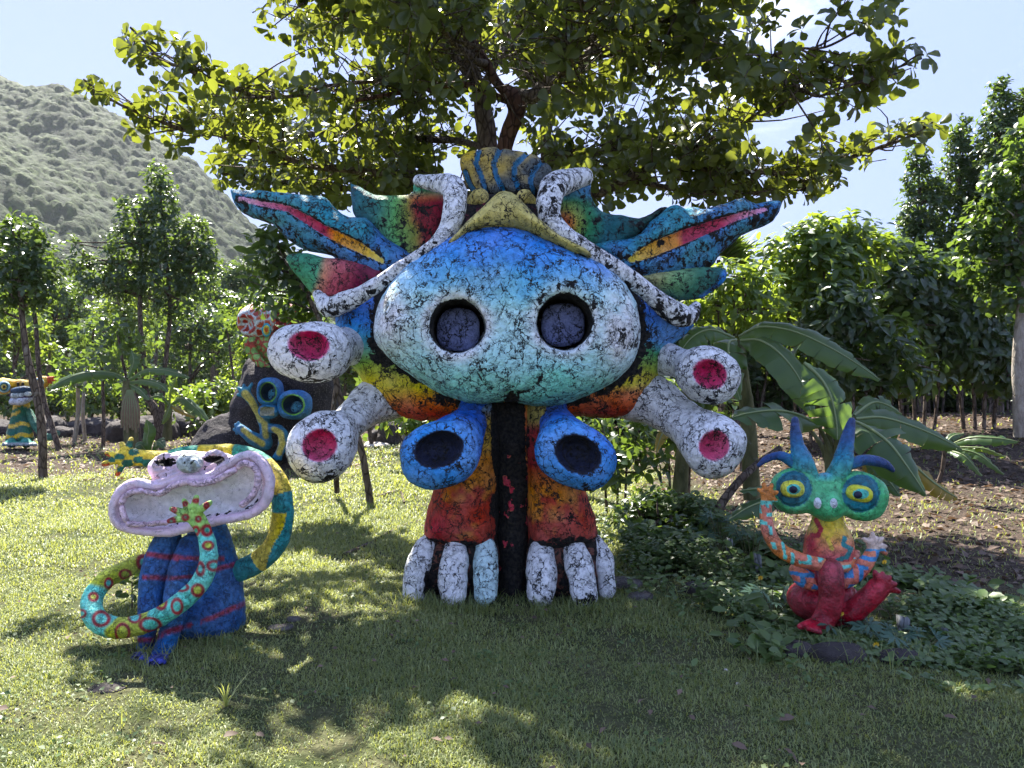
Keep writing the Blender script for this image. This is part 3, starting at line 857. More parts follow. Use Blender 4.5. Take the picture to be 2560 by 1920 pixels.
    for i, lp in enumerate((legL, legR)):
        def p_leg(V, N, i=i):
            X, Y = to_px(V); n = fbm(V, 6, 3, 81 + i); n2 = fbm(V, 3.0, 2, 83 + i); n3 = fbm(V, 16, 2, 5)
            mixv = 0.5 + 2.4 * n2 + 1.2 * n3
            hi = np.tile(S(226, 140, 38), (len(V), 1)); lo_ = np.tile(S(190, 66, 48), (len(V), 1))
            C = mixc(hi, lo_, mixv + (Y - 1280) / 160 + (0.45 if i else 0.0))
            if i == 0:
                C = mixc(C, np.tile(S(190, 36, 52), (len(V), 1)), np.clip(1.3 - np.hypot(X - 1090, Y - 1320) / 42, 0, 1))
                C = mixc(C, np.tile(S(200, 160, 50), (len(V), 1)), np.clip((1150 - Y) / 40, 0, 1))
                C = mixc(C, np.tile(S(120, 150, 180), (len(V), 1)), np.clip((1050 - Y) / 25, 0, 1))
            else:
                C = mixc(C, np.tile(S(178, 50, 50), (len(V), 1)), np.clip((1230 - Y) / 70, 0, 1))
                C = mixc(C, np.tile(S(180, 165, 80), (len(V), 1)), np.clip((1075 - Y) / 25, 0, 1))
            C = C * 0.72
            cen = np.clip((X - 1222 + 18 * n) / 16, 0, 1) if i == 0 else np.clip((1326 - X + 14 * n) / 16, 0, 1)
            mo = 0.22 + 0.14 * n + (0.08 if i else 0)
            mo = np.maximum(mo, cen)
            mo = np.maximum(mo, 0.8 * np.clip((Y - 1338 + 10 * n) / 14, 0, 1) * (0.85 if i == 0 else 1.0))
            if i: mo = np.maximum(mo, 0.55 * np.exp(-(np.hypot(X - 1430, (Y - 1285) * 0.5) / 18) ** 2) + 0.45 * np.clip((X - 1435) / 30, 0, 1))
            return np.c_[C, mo]
        sculpt('leg', [Poly(lp, 5.82, 0.34, 0.24, k=0.04, sub=2, front=0.30)], 0.0135, pm, p_leg, root, lump=0.012, lscale=7)
    col = [(1222, 990), (1340, 990), (1336, 1120), (1326, 1230), (1322, 1350), (1322, 1490), (1245, 1490), (1245, 1350), (1240, 1230), (1226, 1120)]
    def p_col(V, N):
        X, Y = to_px(V); n = fbm(V, 6, 3, 91); n3 = fbm(V, 18, 2, 92)
        C = mixc(np.tile(S(190, 70, 52), (len(V), 1)), np.tile(S(215, 150, 60), (len(V), 1)), 0.5 + 2 * n)
        C[n3 > 0.35] = S(190, 50, 70)
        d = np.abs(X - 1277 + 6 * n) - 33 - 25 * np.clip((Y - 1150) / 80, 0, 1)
        mo = np.clip(1 - d / 8, 0.3, 1.0 - 0.55 * (n3 > 0.42) * (Y > 1120))  # mould up the middle; black lower end stands for shade between the legs
        return np.c_[C, mo]
    sculpt('middle_column', [Poly(col, 5.92, 0.35, 0.16, k=0.04, sub=2, front=0.22)], 0.0135, pm, p_col, root, lump=0.030, lscale=9)
    back = [(1215, 1180), (1345, 1180), (1345, 1500), (1215, 1500)]
    sculpt('gap_shade_backing', [Poly(back, 6.3, 0.12, 0.08, k=0.04, sub=1)], 0.02, M['plaster'], lambda V, N: np.c_[np.tile(S(60, 45, 40), (len(V), 1)), np.ones(len(V))], root)  # added black slab imitating the shade in the gap between the legs
    for fp in ([(1062, 1330), (1240, 1330), (1240, 1450), (1225, 1488), (1060, 1480), (1035, 1440)], [(1322, 1330), (1492, 1330), (1510, 1400), (1515, 1440), (1480, 1485), (1335, 1488)]):
        sculpt('foot', [Poly(fp, 5.86, 0.25, 0.2, k=0.04, sub=2, front=0.24)], 0.0145, pm,
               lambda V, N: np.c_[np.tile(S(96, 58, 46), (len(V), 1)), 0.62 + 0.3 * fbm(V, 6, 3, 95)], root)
    toes = [
        [(1075, 1352, 5.66, 17), (1058, 1385, 5.6, 27), (1042, 1430, 5.55, 27), (1036, 1485, 5.52, 24)],
        [(1138, 1362, 5.60, 22), (1138, 1395, 5.55, 30), (1130, 1440, 5.5, 33), (1132, 1500, 5.46, 30)],
        [(1213, 1366, 5.60, 22), (1214, 1400, 5.55, 27), (1212, 1440, 5.5, 27), (1213, 1498, 5.46, 25)],
        [(1353, 1374, 5.60, 27), (1354, 1405, 5.55, 32), (1355, 1445, 5.5, 34), (1352, 1500, 5.46, 28)],
        [(1437, 1368, 5.60, 24), (1442, 1400, 5.55, 31), (1452, 1440, 5.5, 33), (1460, 1498, 5.46, 30)],
        [(1492, 1352, 5.70, 13), (1503, 1385, 5.66, 20), (1513, 1425, 5.62, 22), (1518, 1480, 5.6, 20)],
    ]
    for ti, tp in enumerate(toes):
        def p_toe(V, N, ti=ti):
            n = fbm(V, 7, 3, 101 + ti)
            C = np.tile(S(176, 206, 236) if ti == 2 else WHITE, (len(V), 1))
            mo = 0.24 + 0.2 * n
            X, Y = to_px(V)
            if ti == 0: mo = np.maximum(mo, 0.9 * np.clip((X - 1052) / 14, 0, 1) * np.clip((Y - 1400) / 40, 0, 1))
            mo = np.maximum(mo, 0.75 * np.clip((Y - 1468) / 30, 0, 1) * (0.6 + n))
            return np.c_[C, mo]
        sculpt('toe', [TP([(a, min(b, 1484), y + 0.07, r * 1.13) for a, b, y, r in tp], k=0.03)], 0.011, pm, p_toe, root, lump=0.022, lscale=7)
    return root
T0 = time.time(); build_main(); print('main', time.time() - T0)
# ------------------------------------------------------------------ wide-mouthed seated figure (left)
def fingers(tips, root, r0, r1, k=0.01):
    """tips: rows (px,py,Y); root (px,py,Y); radii px"""
    outp = []
    for a, b, y in tips:
        mid = ((root[0] * 0.4 + a * 0.6), (root[1] * 0.4 + b * 0.6), (root[2] + y) / 2 - 0.01)
        outp.append(TP([(*root, r0), (*mid, (r0 + r1) * 0.5), (a, b, y, r1)], k=k, sub=2))
    return outp

def build_left():
    root = empty('wide_mouth_sculpture', P(430, 1640, 4.6) * [1, 1, 0] + [0, 0, 0.0],
                 'seated sculpture with huge pink open mouth, blue striped legs and ring-patterned looping arm', 'sculpture')
    rm = M['rough_paint']; h = 0.0085
    PINK = S(214, 182, 196); GREY = S(165, 166, 172)
    out_px = [(276, 1283), (285, 1236), (312, 1206), (345, 1196), (372, 1204), (395, 1203), (430, 1192), (465, 1186), (522, 1183), (556, 1160), (595, 1136), (622, 1128), (650, 1138), (674, 1172), (684, 1215), (668, 1268), (620, 1298), (545, 1312), (465, 1332), (420, 1341), (370, 1338), (300, 1324)]
    inn_px = [(296, 1280), (306, 1248), (335, 1228), (368, 1222), (400, 1226), (440, 1212), (480, 1204), (530, 1200), (570, 1178), (605, 1154), (632, 1152), (652, 1175), (660, 1215), (645, 1258), (605, 1280), (545, 1290), (465, 1306), (420, 1318), (370, 1318), (312, 1304)]
    Yh = 4.72
    lipc = catmull(out_px + out_px[:1], 2)
    lip = []
    for i in range(len(out_px)):
        a = np.array(out_px[i]); b = np.array(inn_px[min(i, len(inn_px) - 1)])
    cen = np.array([480, 1240.0])
    lp = []
    for (a, b) in out_px + out_px[:1]:
        v = np.array([a, b]) - np.array([np.clip(a, 350, 600), 1258 - (a - 350) * 0.12])
        v = v / (np.linalg.norm(v) + 1e-6)
        lp.append((a - v[0] * 11, b - v[1] * 11, 4.585, 12.5))
    head = [Poly(out_px, Yh, 0.14, 0.10, k=0.02, sub=2, front=0.10, pw=2.2), TP(lp, k=0.02, sub=2),
            Ell(P(470, 1172, 4.72), (0.21, 0.13, 0.115), k=0.06), Ell(P(410, 1168, 4.74), (0.085, 0.10, 0.07), k=0.04), Ell(P(545, 1160, 4.74), (0.10, 0.10, 0.075), k=0.04),
            TP([(385, 1178, 4.66, 7), (392, 1154, 4.63, 8), (412, 1141, 4.62, 8), (436, 1145, 4.62, 8), (448, 1160, 4.62, 7)], k=0.012),
            TP([(505, 1152, 4.62, 7), (520, 1138, 4.62, 8), (541, 1132, 4.62, 8), (560, 1142, 4.63, 8), (567, 1160, 4.66, 7)], k=0.012),
            Ell(P(416, 1158, 4.63), (0.056, 0.07, 0.018), [[.94, 0, .34], [0, 1, 0], [-.34, 0, .94]], k=0.012, op='s'),
            Ell(P(535, 1149, 4.63), (0.058, 0.07, 0.016), [[.98, 0, -.17], [0, 1, 0], [.17, 0, .98]], k=0.012, op='s')]
    cav = Poly(inn_px, 4.60, 0.085, 0.08, k=0.015, sub=2, front=0.2, op='s', pw=2.6)
    head.append(cav)
    def p_head(V, N):
        X, Y = to_px(V); n = fbm(V, 9, 3, 201); n2 = fbm(V, 25, 2, 202)
        d = cav.d2(V[:, 0] * 4.6 / V[:, 1], (V[:, 2] - CAMZ) * 4.6 / V[:, 1] + CAMZ)
        C = np.tile(PINK, (len(V), 1))
        C = mixc(C, np.tile(GREY, (len(V), 1)), np.clip(0.15 + 0.9 * n + np.clip(N[:, 2], 0, 1) * 0.2, 0, 1))
        fl = np.clip((-d) / 0.03, 0, 1)
        C = mixc(C, np.tile(S(214, 214, 226), (len(V), 1)), fl)
        C = mixc(C, np.tile(S(180, 175, 160), (len(V), 1)), fl * np.clip(0.5 + 2 * n, 0, 1) * 0.6)
        top = (Y < 1192 + (X - 470) * -0.10) & (d > 0.04) & (X > 380) & (X < 575)
        C = mixc(C, np.tile(S(140, 138, 142), (len(V), 1)), top * (0.55 + 0.8 * n))
        mo = np.where(d < 0, 0.04, 0.16) + 0.16 * n + 0.14 * np.clip((-d) / 0.03, 0, 1) * np.clip((X - 470) / 200 + (Y - 1240) / 80, 0, 1)
        mo = np.maximum(mo, 0.55 * np.exp(-((d + 0.012) / 0.014) ** 2))
        mo = np.where(top, mo + 0.22, mo)
        eye = (np.hypot((X - 416) / 26, (Y - 1156) / 10) < 1) | (np.hypot((X - 535) / 26, (Y - 1148) / 9) < 1)
        mo = np.where(eye & (V[:, 1] > 4.60), 1.0, mo)
        return np.c_[C, mo]
    def wr(V, N):
        X, Y = to_px(V)
        d = cav.d2(V[:, 0] * 4.6 / V[:, 1], (V[:, 2] - CAMZ) * 4.6 / V[:, 1] + CAMZ)
        m_ = (d > 0.03) & (Y < 1215) & (X > 385) & (X < 590) & (N[:, 1] < 0)
        return m_ * 0.005 * np.sin(d / 0.028 * 6.28 + 3 * vnoise(V, 9, 5)) + 0.0012 * vnoise(V, 50, 6)
    sculpt('head', head, h, M['pale_paint'], p_head, root, lump=0.005, lscale=14, relief=wr)
    sculpt('nose', [Ell(P(474, 1158, 4.58), (0.078, 0.06, 0.062), k=0.02), TP([(474, 1175, 4.53, 6), (476, 1158, 4.53, 5), (488, 1153, 4.53, 5), (496, 1166, 4.53, 6)], k=0.01), Ell(P(483, 1169, 4.52), (0.014, 0.03, 0.022), k=0.008, op='s')], 0.007, rm,
           lambda V, N: np.c_[np.tile(S(168, 178, 176), (len(V), 1)), 0.34 + 0.2 * fbm(V, 16, 2, 3)], root, lump=0.006, lscale=18)
    gums = [[(305, 1256), (312, 1242), (328, 1231), (352, 1227)], [(364, 1230), (376, 1233), (386, 1235)], [(397, 1234), (410, 1230), (424, 1220)], [(428, 1216), (448, 1209), (468, 1204)],
            [(480, 1207), (505, 1209), (533, 1202)], [(545, 1198), (565, 1187), (586, 1175)], [(598, 1166), (612, 1158), (632, 1165), (642, 1178)], [(644, 1186), (644, 1208), (640, 1222)], [(638, 1228), (626, 1246), (606, 1262)],
            [(306, 1268), (309, 1284), (316, 1300)], [(322, 1309), (342, 1311), (360, 1310)], [(372, 1310), (395, 1307), (415, 1306)]]
    for g in gums:
        r = 8.5 if len(g) > 3 or g[0][0] > 390 else 7
        sculpt('lip_fold', [TP([(a, b, 4.545, r) for a, b in g], k=0.01, sub=2)], 0.0075, rm,
               lambda V, N: np.c_[np.tile(S(216, 176, 188), (len(V), 1)), 0.2 + 0.2 * fbm(V, 16, 2, 33)], root, lump=0.006, lscale=16)
    # looping front arm
    loop = TP([(372, 1400, 4.86, 20), (324, 1419, 4.76, 22), (262, 1452, 4.62, 23), (230, 1500, 4.5, 25), (240, 1548, 4.42, 26), (294, 1570, 4.38, 26), (377, 1553, 4.36, 25), (446, 1510, 4.34, 25), (497, 1462, 4.36, 24), (520, 1410, 4.38, 23), (519, 1355, 4.42, 20), (505, 1318, 4.44, 17)], k=0.02)
    hand = [TP([(505, 1318, 4.44, 17), (494, 1300, 4.44, 20), (484, 1288, 4.44, 20)], k=0.02)]
    rt = (480, 1290, 4.44)
    hand += fingers([(423, 1303, 4.42), (430, 1272, 4.42), (460, 1252, 4.42), (491, 1243, 4.42), (526, 1256, 4.42)], rt, 12, 6.5)
    spots = [(313, 1435, 16), (271, 1458, 14), (358, 1404, 15), (233, 1492, 15), (205, 1534, 16), (252, 1546, 19), (305, 1582, 17), (336, 1541, 16), (377, 1562, 19), (404, 1507, 13), (442, 1516, 18), (458, 1468, 12), (493, 1474, 16), (500, 1422, 15), (534, 1414, 14), (521, 1364, 14), (490, 1326, 10), (518, 1325, 11), (464, 1293, 11), (496, 1297, 11), (428, 1303, 9), (435, 1276, 8), (463, 1260, 8), (490, 1252, 7), (516, 1264, 8)]
    def p_loop(V, N):
        X, Y = to_px(V); n = fbm(V, 6, 2, 211); u, _, _ = loop.param(V)
        TEAL = S(92, 196, 176); YG = S(178, 188, 52)
        w_ = vnoise(np.c_[u * 4.5, u * 0, u * 0], 1.0, 9) * 2 + 1.2 * n
        C = mixc(np.tile(TEAL, (len(V), 1)), np.tile(YG, (len(V), 1)), smooth01(w_ * 2.5 + 0.5))
        up = (Y < 1330) & (X > 400)
        C = mixc(C, np.tile(S(160, 195, 70), (len(V), 1)), up * 0.8)
        a = 0.25 * n
        for i, (sx_, sy_, r) in enumerate(spots):
            d = np.hypot((X - sx_) * (1 + 0.25 * math.sin(i * 2.1)), (Y - sy_) * (1 + 0.25 * math.cos(i * 1.7))) + 7 * n
            rr = r * 0.92; wd = 3.6 if Y.min() else 3.6
            m_ = np.clip(1.6 - np.abs(d - rr) / wd, 0, 1)
            ins = (d < rr - 1)
            inner = TEAL if (i % 3) else YG
            if sy_ < 1330: inner = S(52, 150, 120)
            C[ins] = inner
            C = mixc(C, np.tile(S(150, 40, 46), (len(V), 1)), m_)
        return np.c_[C, 0.13 + 0.12 * n]
    sculpt('front_arm', [loop] + hand, 0.0078, rm, p_loop, root, lump=0.005, lscale=22)
    # long arm running behind the head
    barm = TP([(322, 1143, 4.9, 19), (365, 1146, 4.92, 20), (408, 1148, 4.95, 20), (450, 1138, 4.98, 20), (495, 1134, 5.0, 21), (560, 1132, 5.02, 22), (610, 1136, 5.02, 22), (660, 1160, 5.0, 23), (694, 1205, 4.97, 25), (707, 1260, 4.95, 26), (704, 1310, 4.95, 27), (688, 1362, 4.95, 28), (648, 1402, 4.95, 28), (590, 1432, 4.95, 26)], k=0.02)
    bh = [Ell(P(318, 1144, 4.9), (0.09, 0.045, 0.06), k=0.02)] + fingers([(268, 1133, 4.88), (259, 1160, 4.86), (293, 1186, 4.86), (328, 1098, 4.92), (305, 1110, 4.9)], (315, 1144, 4.9), 10, 6.5)
    def p_barm(V, N):
        X, Y = to_px(V); n = fbm(V, 6, 2, 221)
        u, _, _ = barm.param(V)
        YE = S(206, 182, 40); GR = S(48, 138, 112); TE = S(38, 132, 134)
        L = barm.s[-1]
        C = np.tile(YE, (len(V), 1))
        uj = u + 0.012 * n
        at_ = lambda x, y: float(barm.param(P(x, y, 4.97)[None])[0][0])
        b1, b2, b3, b4, b5 = at_(425, 1143), at_(497, 1134), at_(580, 1133), at_(660, 1160), at_(702, 1236)
        b6, b7 = at_(700, 1330), at_(648, 1403)
        C[(uj > b1) & (uj < b2)] = GR; C[(uj > b3) & (uj < b4)] = GR
        C[(uj > b5)] = TE
        yst = (uj > b5 + 0.12) & (uj < b7) & (X - 0.35 * (1350 - Y) < 690 + 10 * n)
        C[yst] = YE
        C = mixc(C, np.tile(GR, (len(V), 1)), (uj < 0.10) * 0.0)
        for sx_, sy_, r in ((300, 1142, 9), (318, 1158, 11), (345, 1150, 9), (368, 1158, 10), (332, 1130, 9), (395, 1160, 11), (280, 1150, 7), (305, 1175, 10), (326, 1110, 9)):
            C[np.hypot((X - sx_) * 0.7, Y - sy_) + 4 * n < r] = S(30, 96, 76)
        tip = (np.hypot(X - 268, Y - 1133) < 10) | (np.hypot(X - 259, Y - 1162) < 14) | (np.hypot(X - 293, Y - 1188) < 10)
        C[tip & (N[:, 2] < 0)] = S(205, 80, 30)
        return np.c_[C, 0.12 + 0.12 * n]
    sculpt('raised_arm', [barm] + bh, 0.009, rm, p_barm, root, lump=0.005, lscale=18)
    # blue body and legs
    BL = S(28, 74, 128)
    def stripes(V, bands):
        X, Y = to_px(V); n = fbm(V, 10, 3, 231)
        C = mixc(np.tile(BL, (len(V), 1)), np.tile(S(44, 100, 150), (len(V), 1)), 0.4 + 1.2 * n)
        m_ = 0
        for x0, x1, y0, sl, w_ in bands:
            m_ = np.maximum(m_, ((X > x0) & (X < x1)) * np.clip(1.5 - np.abs(Y - y0 - sl * (X - x0) + 5 * n) / w_, 0, 1) * np.clip(1.2 + 1.6 * fbm(V, 30, 2, 5), 0, 1))
        C = mixc(C, np.tile(S(142, 44, 66), (len(V), 1)), m_)
        C = mixc(C, np.tile(S(60, 60, 150), (len(V), 1)), np.clip((Y - 1625) / 15, 0, 1) * 0.8)
        return np.c_[C, 0.14 + 0.14 * n + 0.25 * np.clip((Y - 1590) / 60, 0, 1)]
    bands = [(365, 448, 1386, 0.12, 6), (430, 560, 1390, 0.05, 5), (355, 432, 1443, 0.02, 6), (425, 500, 1446, -0.08, 5), (385, 480, 1592, -0.3, 7), (340, 384, 1600, 0, 6), (500, 620, 1556, -0.42, 6), (525, 600, 1428, -0.3, 6)]
    for path in ([(420, 1350, 4.75, 33), (400, 1400, 4.68, 37), (384, 1460, 4.62, 34), (376, 1520, 4.56, 28), (368, 1580, 4.52, 22), (362, 1630, 4.48, 20)],
                 [(474, 1362, 4.70, 26), (462, 1410, 4.62, 34), (446, 1470, 4.57, 33), (436, 1530, 4.5, 30), (422, 1590, 4.46, 24), (406, 1632, 4.42, 23), (396, 1652, 4.36, 24)]):
        sculpt('leg', [TP(path, k=0.02)], 0.009, rm, lambda V, N: stripes(V, bands), root, lump=0.007, lscale=12)
    for f_ in ((352, 1640, 4.42, 18, 12), (398, 1648, 4.32, 26, 15)):
        c = P(f_[0], f_[1], f_[2])
        sculpt('foot', [Ell(c + [0, -0.03, 0.0], (f_[3] * 4.4 / F, 0.10, f_[4] * 4.4 / F), k=0.02)] + [TP([(f_[0] + dx * 0.6, f_[1] + 2, f_[2] - 0.05, 7), (f_[0] + dx, f_[1] + 7, f_[2] - 0.14, 5)], sub=1) for dx in (-20, -9, 3, 14)], 0.0085, rm,
               lambda V, N: np.c_[np.tile(S(52, 62, 140), (len(V), 1)), 0.45 + 0.3 * fbm(V, 12, 2, 9)], root)
    body = [Tube([[*P(520, 1335, 4.95), 0.13], [*P(530, 1420, 4.95), 0.17], [*P(525, 1500, 4.93), 0.215], [*P(520, 1545, 4.90), 0.235]], k=0.05), Ell(P(490, 1520, 4.85) , (0.24, 0.26, 0.20), k=0.06)]
    sculpt('body', body, 0.011, rm, lambda V, N: stripes(V, bands), root, lump=0.008, lscale=10)
    return root

# ------------------------------------------------------------------ goggle-eyed green figure (right)
def build_right():
    root = empty('goggle_eyed_sculpture', P(2075, 1570, 4.93) * [1, 1, 0],
                 'small seated sculpture with green goggle-eyed head, four blue horns and crossed red legs', 'sculpture')
    sm = M['smooth_paint']; h = 0.0085; Y0 = 5.0
    head = [Ell(P(1986, 1228, 5.0), (0.160, 0.12, 0.152), k=0.05, e=2.2), Ell(P(2150, 1240, 5.0), (0.178, 0.12, 0.160), [[.96, 0, .28], [0, 1, 0], [-.28, 0, .96]], k=0.05, e=2.3),
            Ell(P(2066, 1262, 4.97), (0.115, 0.15, 0.105), k=0.05), Ell(P(2066, 1215, 5.0), (0.10, 0.10, 0.09), k=0.05)]
    e1, e2 = (1984, 1222), (2152, 1234)
    def p_head(V, N):
        X, Y = to_px(V); n = fbm(V, 10, 3, 301)
        C = mixc(np.tile(S(56, 150, 92), (len(V), 1)), np.tile(S(92, 186, 128), (len(V), 1)), 0.4 + 1.2 * n + (Y - 1250) / 120)
        C = mixc(C, np.tile(S(70, 160, 190), (len(V), 1)), np.clip((1205 - Y) / 25, 0, 1) * np.exp(-((X - 2063) / 26) ** 2))
        fr = (N[:, 1] < 0.1)
        d1 = np.hypot(X - e1[0], (Y - e1[1]) * 1.0) + 3 * n; d2 = np.hypot((X - e2[0]) * 0.98, Y - e2[1] ) + 3 * n
        C[fr & (d1 < 45)] = S(24, 92, 104); C[fr & (d2 < 47)] = S(24, 92, 104)
        C = np.where((fr & (np.minimum(d1, d2) < 46) & (n > 0.12))[:, None], S(36, 116, 130), C)
        return np.c_[C, 0.10 + 0.14 * n]
    def rel(V, N):
        X, Y = to_px(V)
        d1 = np.hypot(X - e1[0], Y - e1[1]); d2 = np.hypot(X - e2[0], Y - e2[1])
        f = (N[:, 1] < -0.1)
        return f * (-0.012 * np.exp(-((d1 - 45) / 4) ** 2) - 0.012 * np.exp(-((d2 - 47) / 4) ** 2))
    sculpt('head', head, h, sm, p_head, root, lump=0.005, lscale=14, relief=rel)
    for (ex, ey, a_, b_) in ((1984, 1223, 29, 21), (2152, 1235, 33, 21)):
        yf = 4.875
        c = P(ex, ey, yf); s_ = yf / F
        eo = sculpt('eye', [Ell(c + [0, 0.02, 0], (a_ * s_, 0.045, b_ * s_ * 1.02), None if ex < 2000 else [[.98, 0, .2], [0, 1, 0], [-.2, 0, .98]], k=0.005, e=2.4)], 0.006, sm, None if False else (
            lambda V, N, ex=ex, ey=ey, a_=a_, b_=b_: (lambda X, Y: np.c_[np.where((np.hypot((X - ex) / a_, (Y - ey) / b_) > 0.62)[:, None], S(196, 196, 60), S(78, 176, 160)), np.full(len(V), 0.05)])(*to_px(V))), root, lump=0.003)
        off = (-1, 1) if ex < 2000 else (-7, 2)
        sculpt('pupil', [Ell(P(ex + off[0], ey + off[1], yf - 0.022), (10.5 * s_, 0.018, 9.5 * s_), k=0.004)], 0.0045, sm, lambda V, N: np.tile(np.r_[S(20, 26, 50), 0.0], (len(V), 1)), root, lump=0.0)
    for nx_, ny_ in ((2044, 1258), (2084, 1260)):
        sculpt('nostril', [Ell(P(nx_, ny_, 4.835), (9.5 / 385, 0.02, 14.5 / 385), k=0.004)], 0.0055, sm, lambda V, N: np.tile(np.r_[S(196, 202, 214), 0.1], (len(V), 1)), root, lump=0.002)
    horns = [[(2018, 1192, 5.02, 28), (2006, 1160, 5.02, 29), (1993, 1110, 5.03, 17), (1988, 1072, 5.03, 12), (1988, 1050, 5.03, 9)],
             [(2092, 1190, 5.02, 26), (2106, 1158, 5.02, 25), (2116, 1110, 5.03, 18), (2124, 1072, 5.03, 13), (2129, 1052, 5.03, 9)],
             [(1985, 1158, 5.03, 14), (1958, 1141, 5.03, 13), (1930, 1142, 5.03, 10), (1910, 1152, 5.03, 8), (1896, 1163, 5.03, 5)],
             [(2128, 1160, 5.03, 14), (2160, 1150, 5.03, 14), (2196, 1154, 5.03, 13), (2218, 1164, 5.03, 10), (2232, 1176, 5.03, 6)]]
    for i, hp in enumerate(horns):
        def p_horn(V, N, i=i):
            X, Y = to_px(V); n = fbm(V, 12, 3, 311)
            t = (1190 - Y) / 130 if i < 2 else np.abs(X - 2060) / 160 + 0.1
            C = ramp(t + 0.15 * n, [(0.0, S(64, 150, 130)), (0.35, S(36, 120, 145)), (0.7, S(30, 80, 130)), (1.0, S(28, 56, 104))])
            return np.c_[C, 0.12 + 0.12 * n]
        sculpt('horn', [TP(hp, k=0.02)], 0.0075, sm, p_horn, root, lump=0.005, lscale=20)
    def meander(V, base_a, base_b, line, seed, sc=24):
        n = fbm(V, 6, 2, seed)
        q = V * sc
        cx = np.floor(q[:, 0] + 0.6 * n); cz = np.floor(q[:, 2] + 0.6 * n)
        fx = q[:, 0] + 0.6 * n - cx; fz = q[:, 2] + 0.6 * n - cz
        r = hash3(cx.astype(int), (cx * 0).astype(int), cz.astype(int), seed)
        on = np.where(r < 0.3, fx < 0.42, np.where(r < 0.6, fz < 0.42, np.where(r < 0.75, (fx < 0.4) | (fz < 0.4), False)))
        C = mixc(np.tile(base_a, (len(V), 1)), np.tile(base_b, (len(V), 1)), 0.5 + 1.5 * n)
        C[on] = line
        return C, n
    # belly
    def p_belly(V, N):
        X, Y = to_px(V); n = fbm(V, 9, 3, 321)
        C = ramp(Y + 16 * n, [(1295, S(196, 180, 50)), (1335, S(206, 160, 50)), (1362, S(205, 120, 66)), (1390, S(190, 66, 60))])
        C = mixc(C, np.tile(S(178, 40, 56), (len(V), 1)), np.clip(1.4 - np.hypot(X - 2032, (Y - 1360)) / 32 + n, 0, 1))
        m_ = d_poly(X, Y, [(2040, 1300), (2052, 1322), (2045, 1340), (2030, 1338)]) < 6
        C[m_] = S(165, 36, 48)
        m_ = d_poly(X, Y, [(2112, 1345), (2108, 1362), (2128, 1372), (2118, 1392), (2095, 1400)]) < 6
        C[m_] = S(28, 120, 120)
        m_ = d_poly(X, Y, [(2083, 1308), (2080, 1335), (2068, 1345), (2080, 1372)]) < 5
        C[m_] = S(220, 170, 40)
        return np.c_[C, 0.08 + 0.1 * n]
    sculpt('body', [Tube([[*P(2068, 1285, 5.02), 0.085], [*P(2069, 1320, 5.02), 0.11], [*P(2072, 1362, 5.0), 0.155], [*P(2072, 1395, 5.0), 0.165]], k=0.04)], h, sm, p_belly, root, lump=0.005)
    larm = TP([(1917, 1248, 4.88, 14), (1914, 1275, 4.87, 15), (1920, 1325, 4.84, 17), (1948, 1372, 4.82, 18), (1995, 1398, 4.8, 18), (2047, 1410, 4.8, 17), (2090, 1418, 4.82, 15), (2125, 1412, 4.88, 13), (2140, 1385, 4.95, 11)], k=0.015)
    def p_arm(V, N):
        C, n = meander(V, S(206, 118, 44), S(196, 108, 84), S(92, 196, 176), 331, 17)
        X, Y = to_px(V)
        C[(Y < 1251)] = S(212, 122, 46)
        C[(Y > 1251) & (Y < 1262)] = S(92, 190, 170)
        return np.c_[C, 0.08 + 0.1 * n]
    sculpt('bent_arm', [larm, Ell(P(1918, 1236, 4.87), (0.045, 0.03, 0.045), k=0.015)] + fingers([(1897, 1224, 4.86), (1909, 1210, 4.86), (1930, 1212, 4.86), (1942, 1230, 4.86), (1940, 1252, 4.86)], (1918, 1238, 4.87), 8, 5), 0.0075, sm, p_arm, root, lump=0.004, lscale=24)
    rarm = TP([(1995, 1428, 5.0, 22), (2010, 1446, 4.94, 23), (2045, 1456, 4.9, 22), (2085, 1456, 4.88, 21), (2120, 1447, 4.86, 21), (2150, 1425, 4.85, 20), (2170, 1400, 4.85, 18), (2181, 1382, 4.85, 16)], k=0.015)
    def p_arm2(V, N):
        C, n = meander(V, S(206, 108, 84), S(210, 124, 74), S(48, 128, 178), 341, 15)
        X, Y = to_px(V)
        C[(Y < 1378) & (X > 2150)] = S(48, 140, 180)
        C[(Y < 1372) & (X > 2150)] = S(205, 178, 160)
        return np.c_[C, 0.08 + 0.1 * n]
    sculpt('waving_arm', [rarm, Ell(P(2185, 1358, 4.85), (0.05, 0.03, 0.05), k=0.015)] + fingers([(2160, 1348, 4.84), (2181, 1334, 4.84), (2206, 1346, 4.84), (2213, 1366, 4.84), (2214, 1383, 4.84)], (2186, 1360, 4.85), 9, 5.5), 0.0075, sm, p_arm2, root, lump=0.004, lscale=24)
    # red legs
    def p_red(V, N):
        n = fbm(V, 14, 3, 351)
        return np.c_[mixc(np.tile(S(118, 10, 24), (len(V), 1)), np.tile(S(158, 22, 42), (len(V), 1)), 0.5 + 1.6 * n), 0.14 + 0.16 * n]
    sculpt('upright_leg', [TP([(2060, 1470, 4.92, 30), (2075, 1425, 4.80, 30), (2078, 1455, 4.76, 31), (2078, 1500, 4.76, 30), (2066, 1540, 4.78, 29), (2050, 1560, 4.74, 25)], k=0.02)]
           + [TP([(2050, 1556, 4.76, 17), (2018, 1562, 4.70, 12), (2000, 1566, 4.66, 8)], k=0.01)] + [TP([(2040, 1562, 4.72, 10), (2020 + 10 * q, 1572 + 3 * q, 4.62 , 6)], k=0.01, sub=1) for q in range(4)], h, sm, p_red, root, lump=0.003, lscale=16)
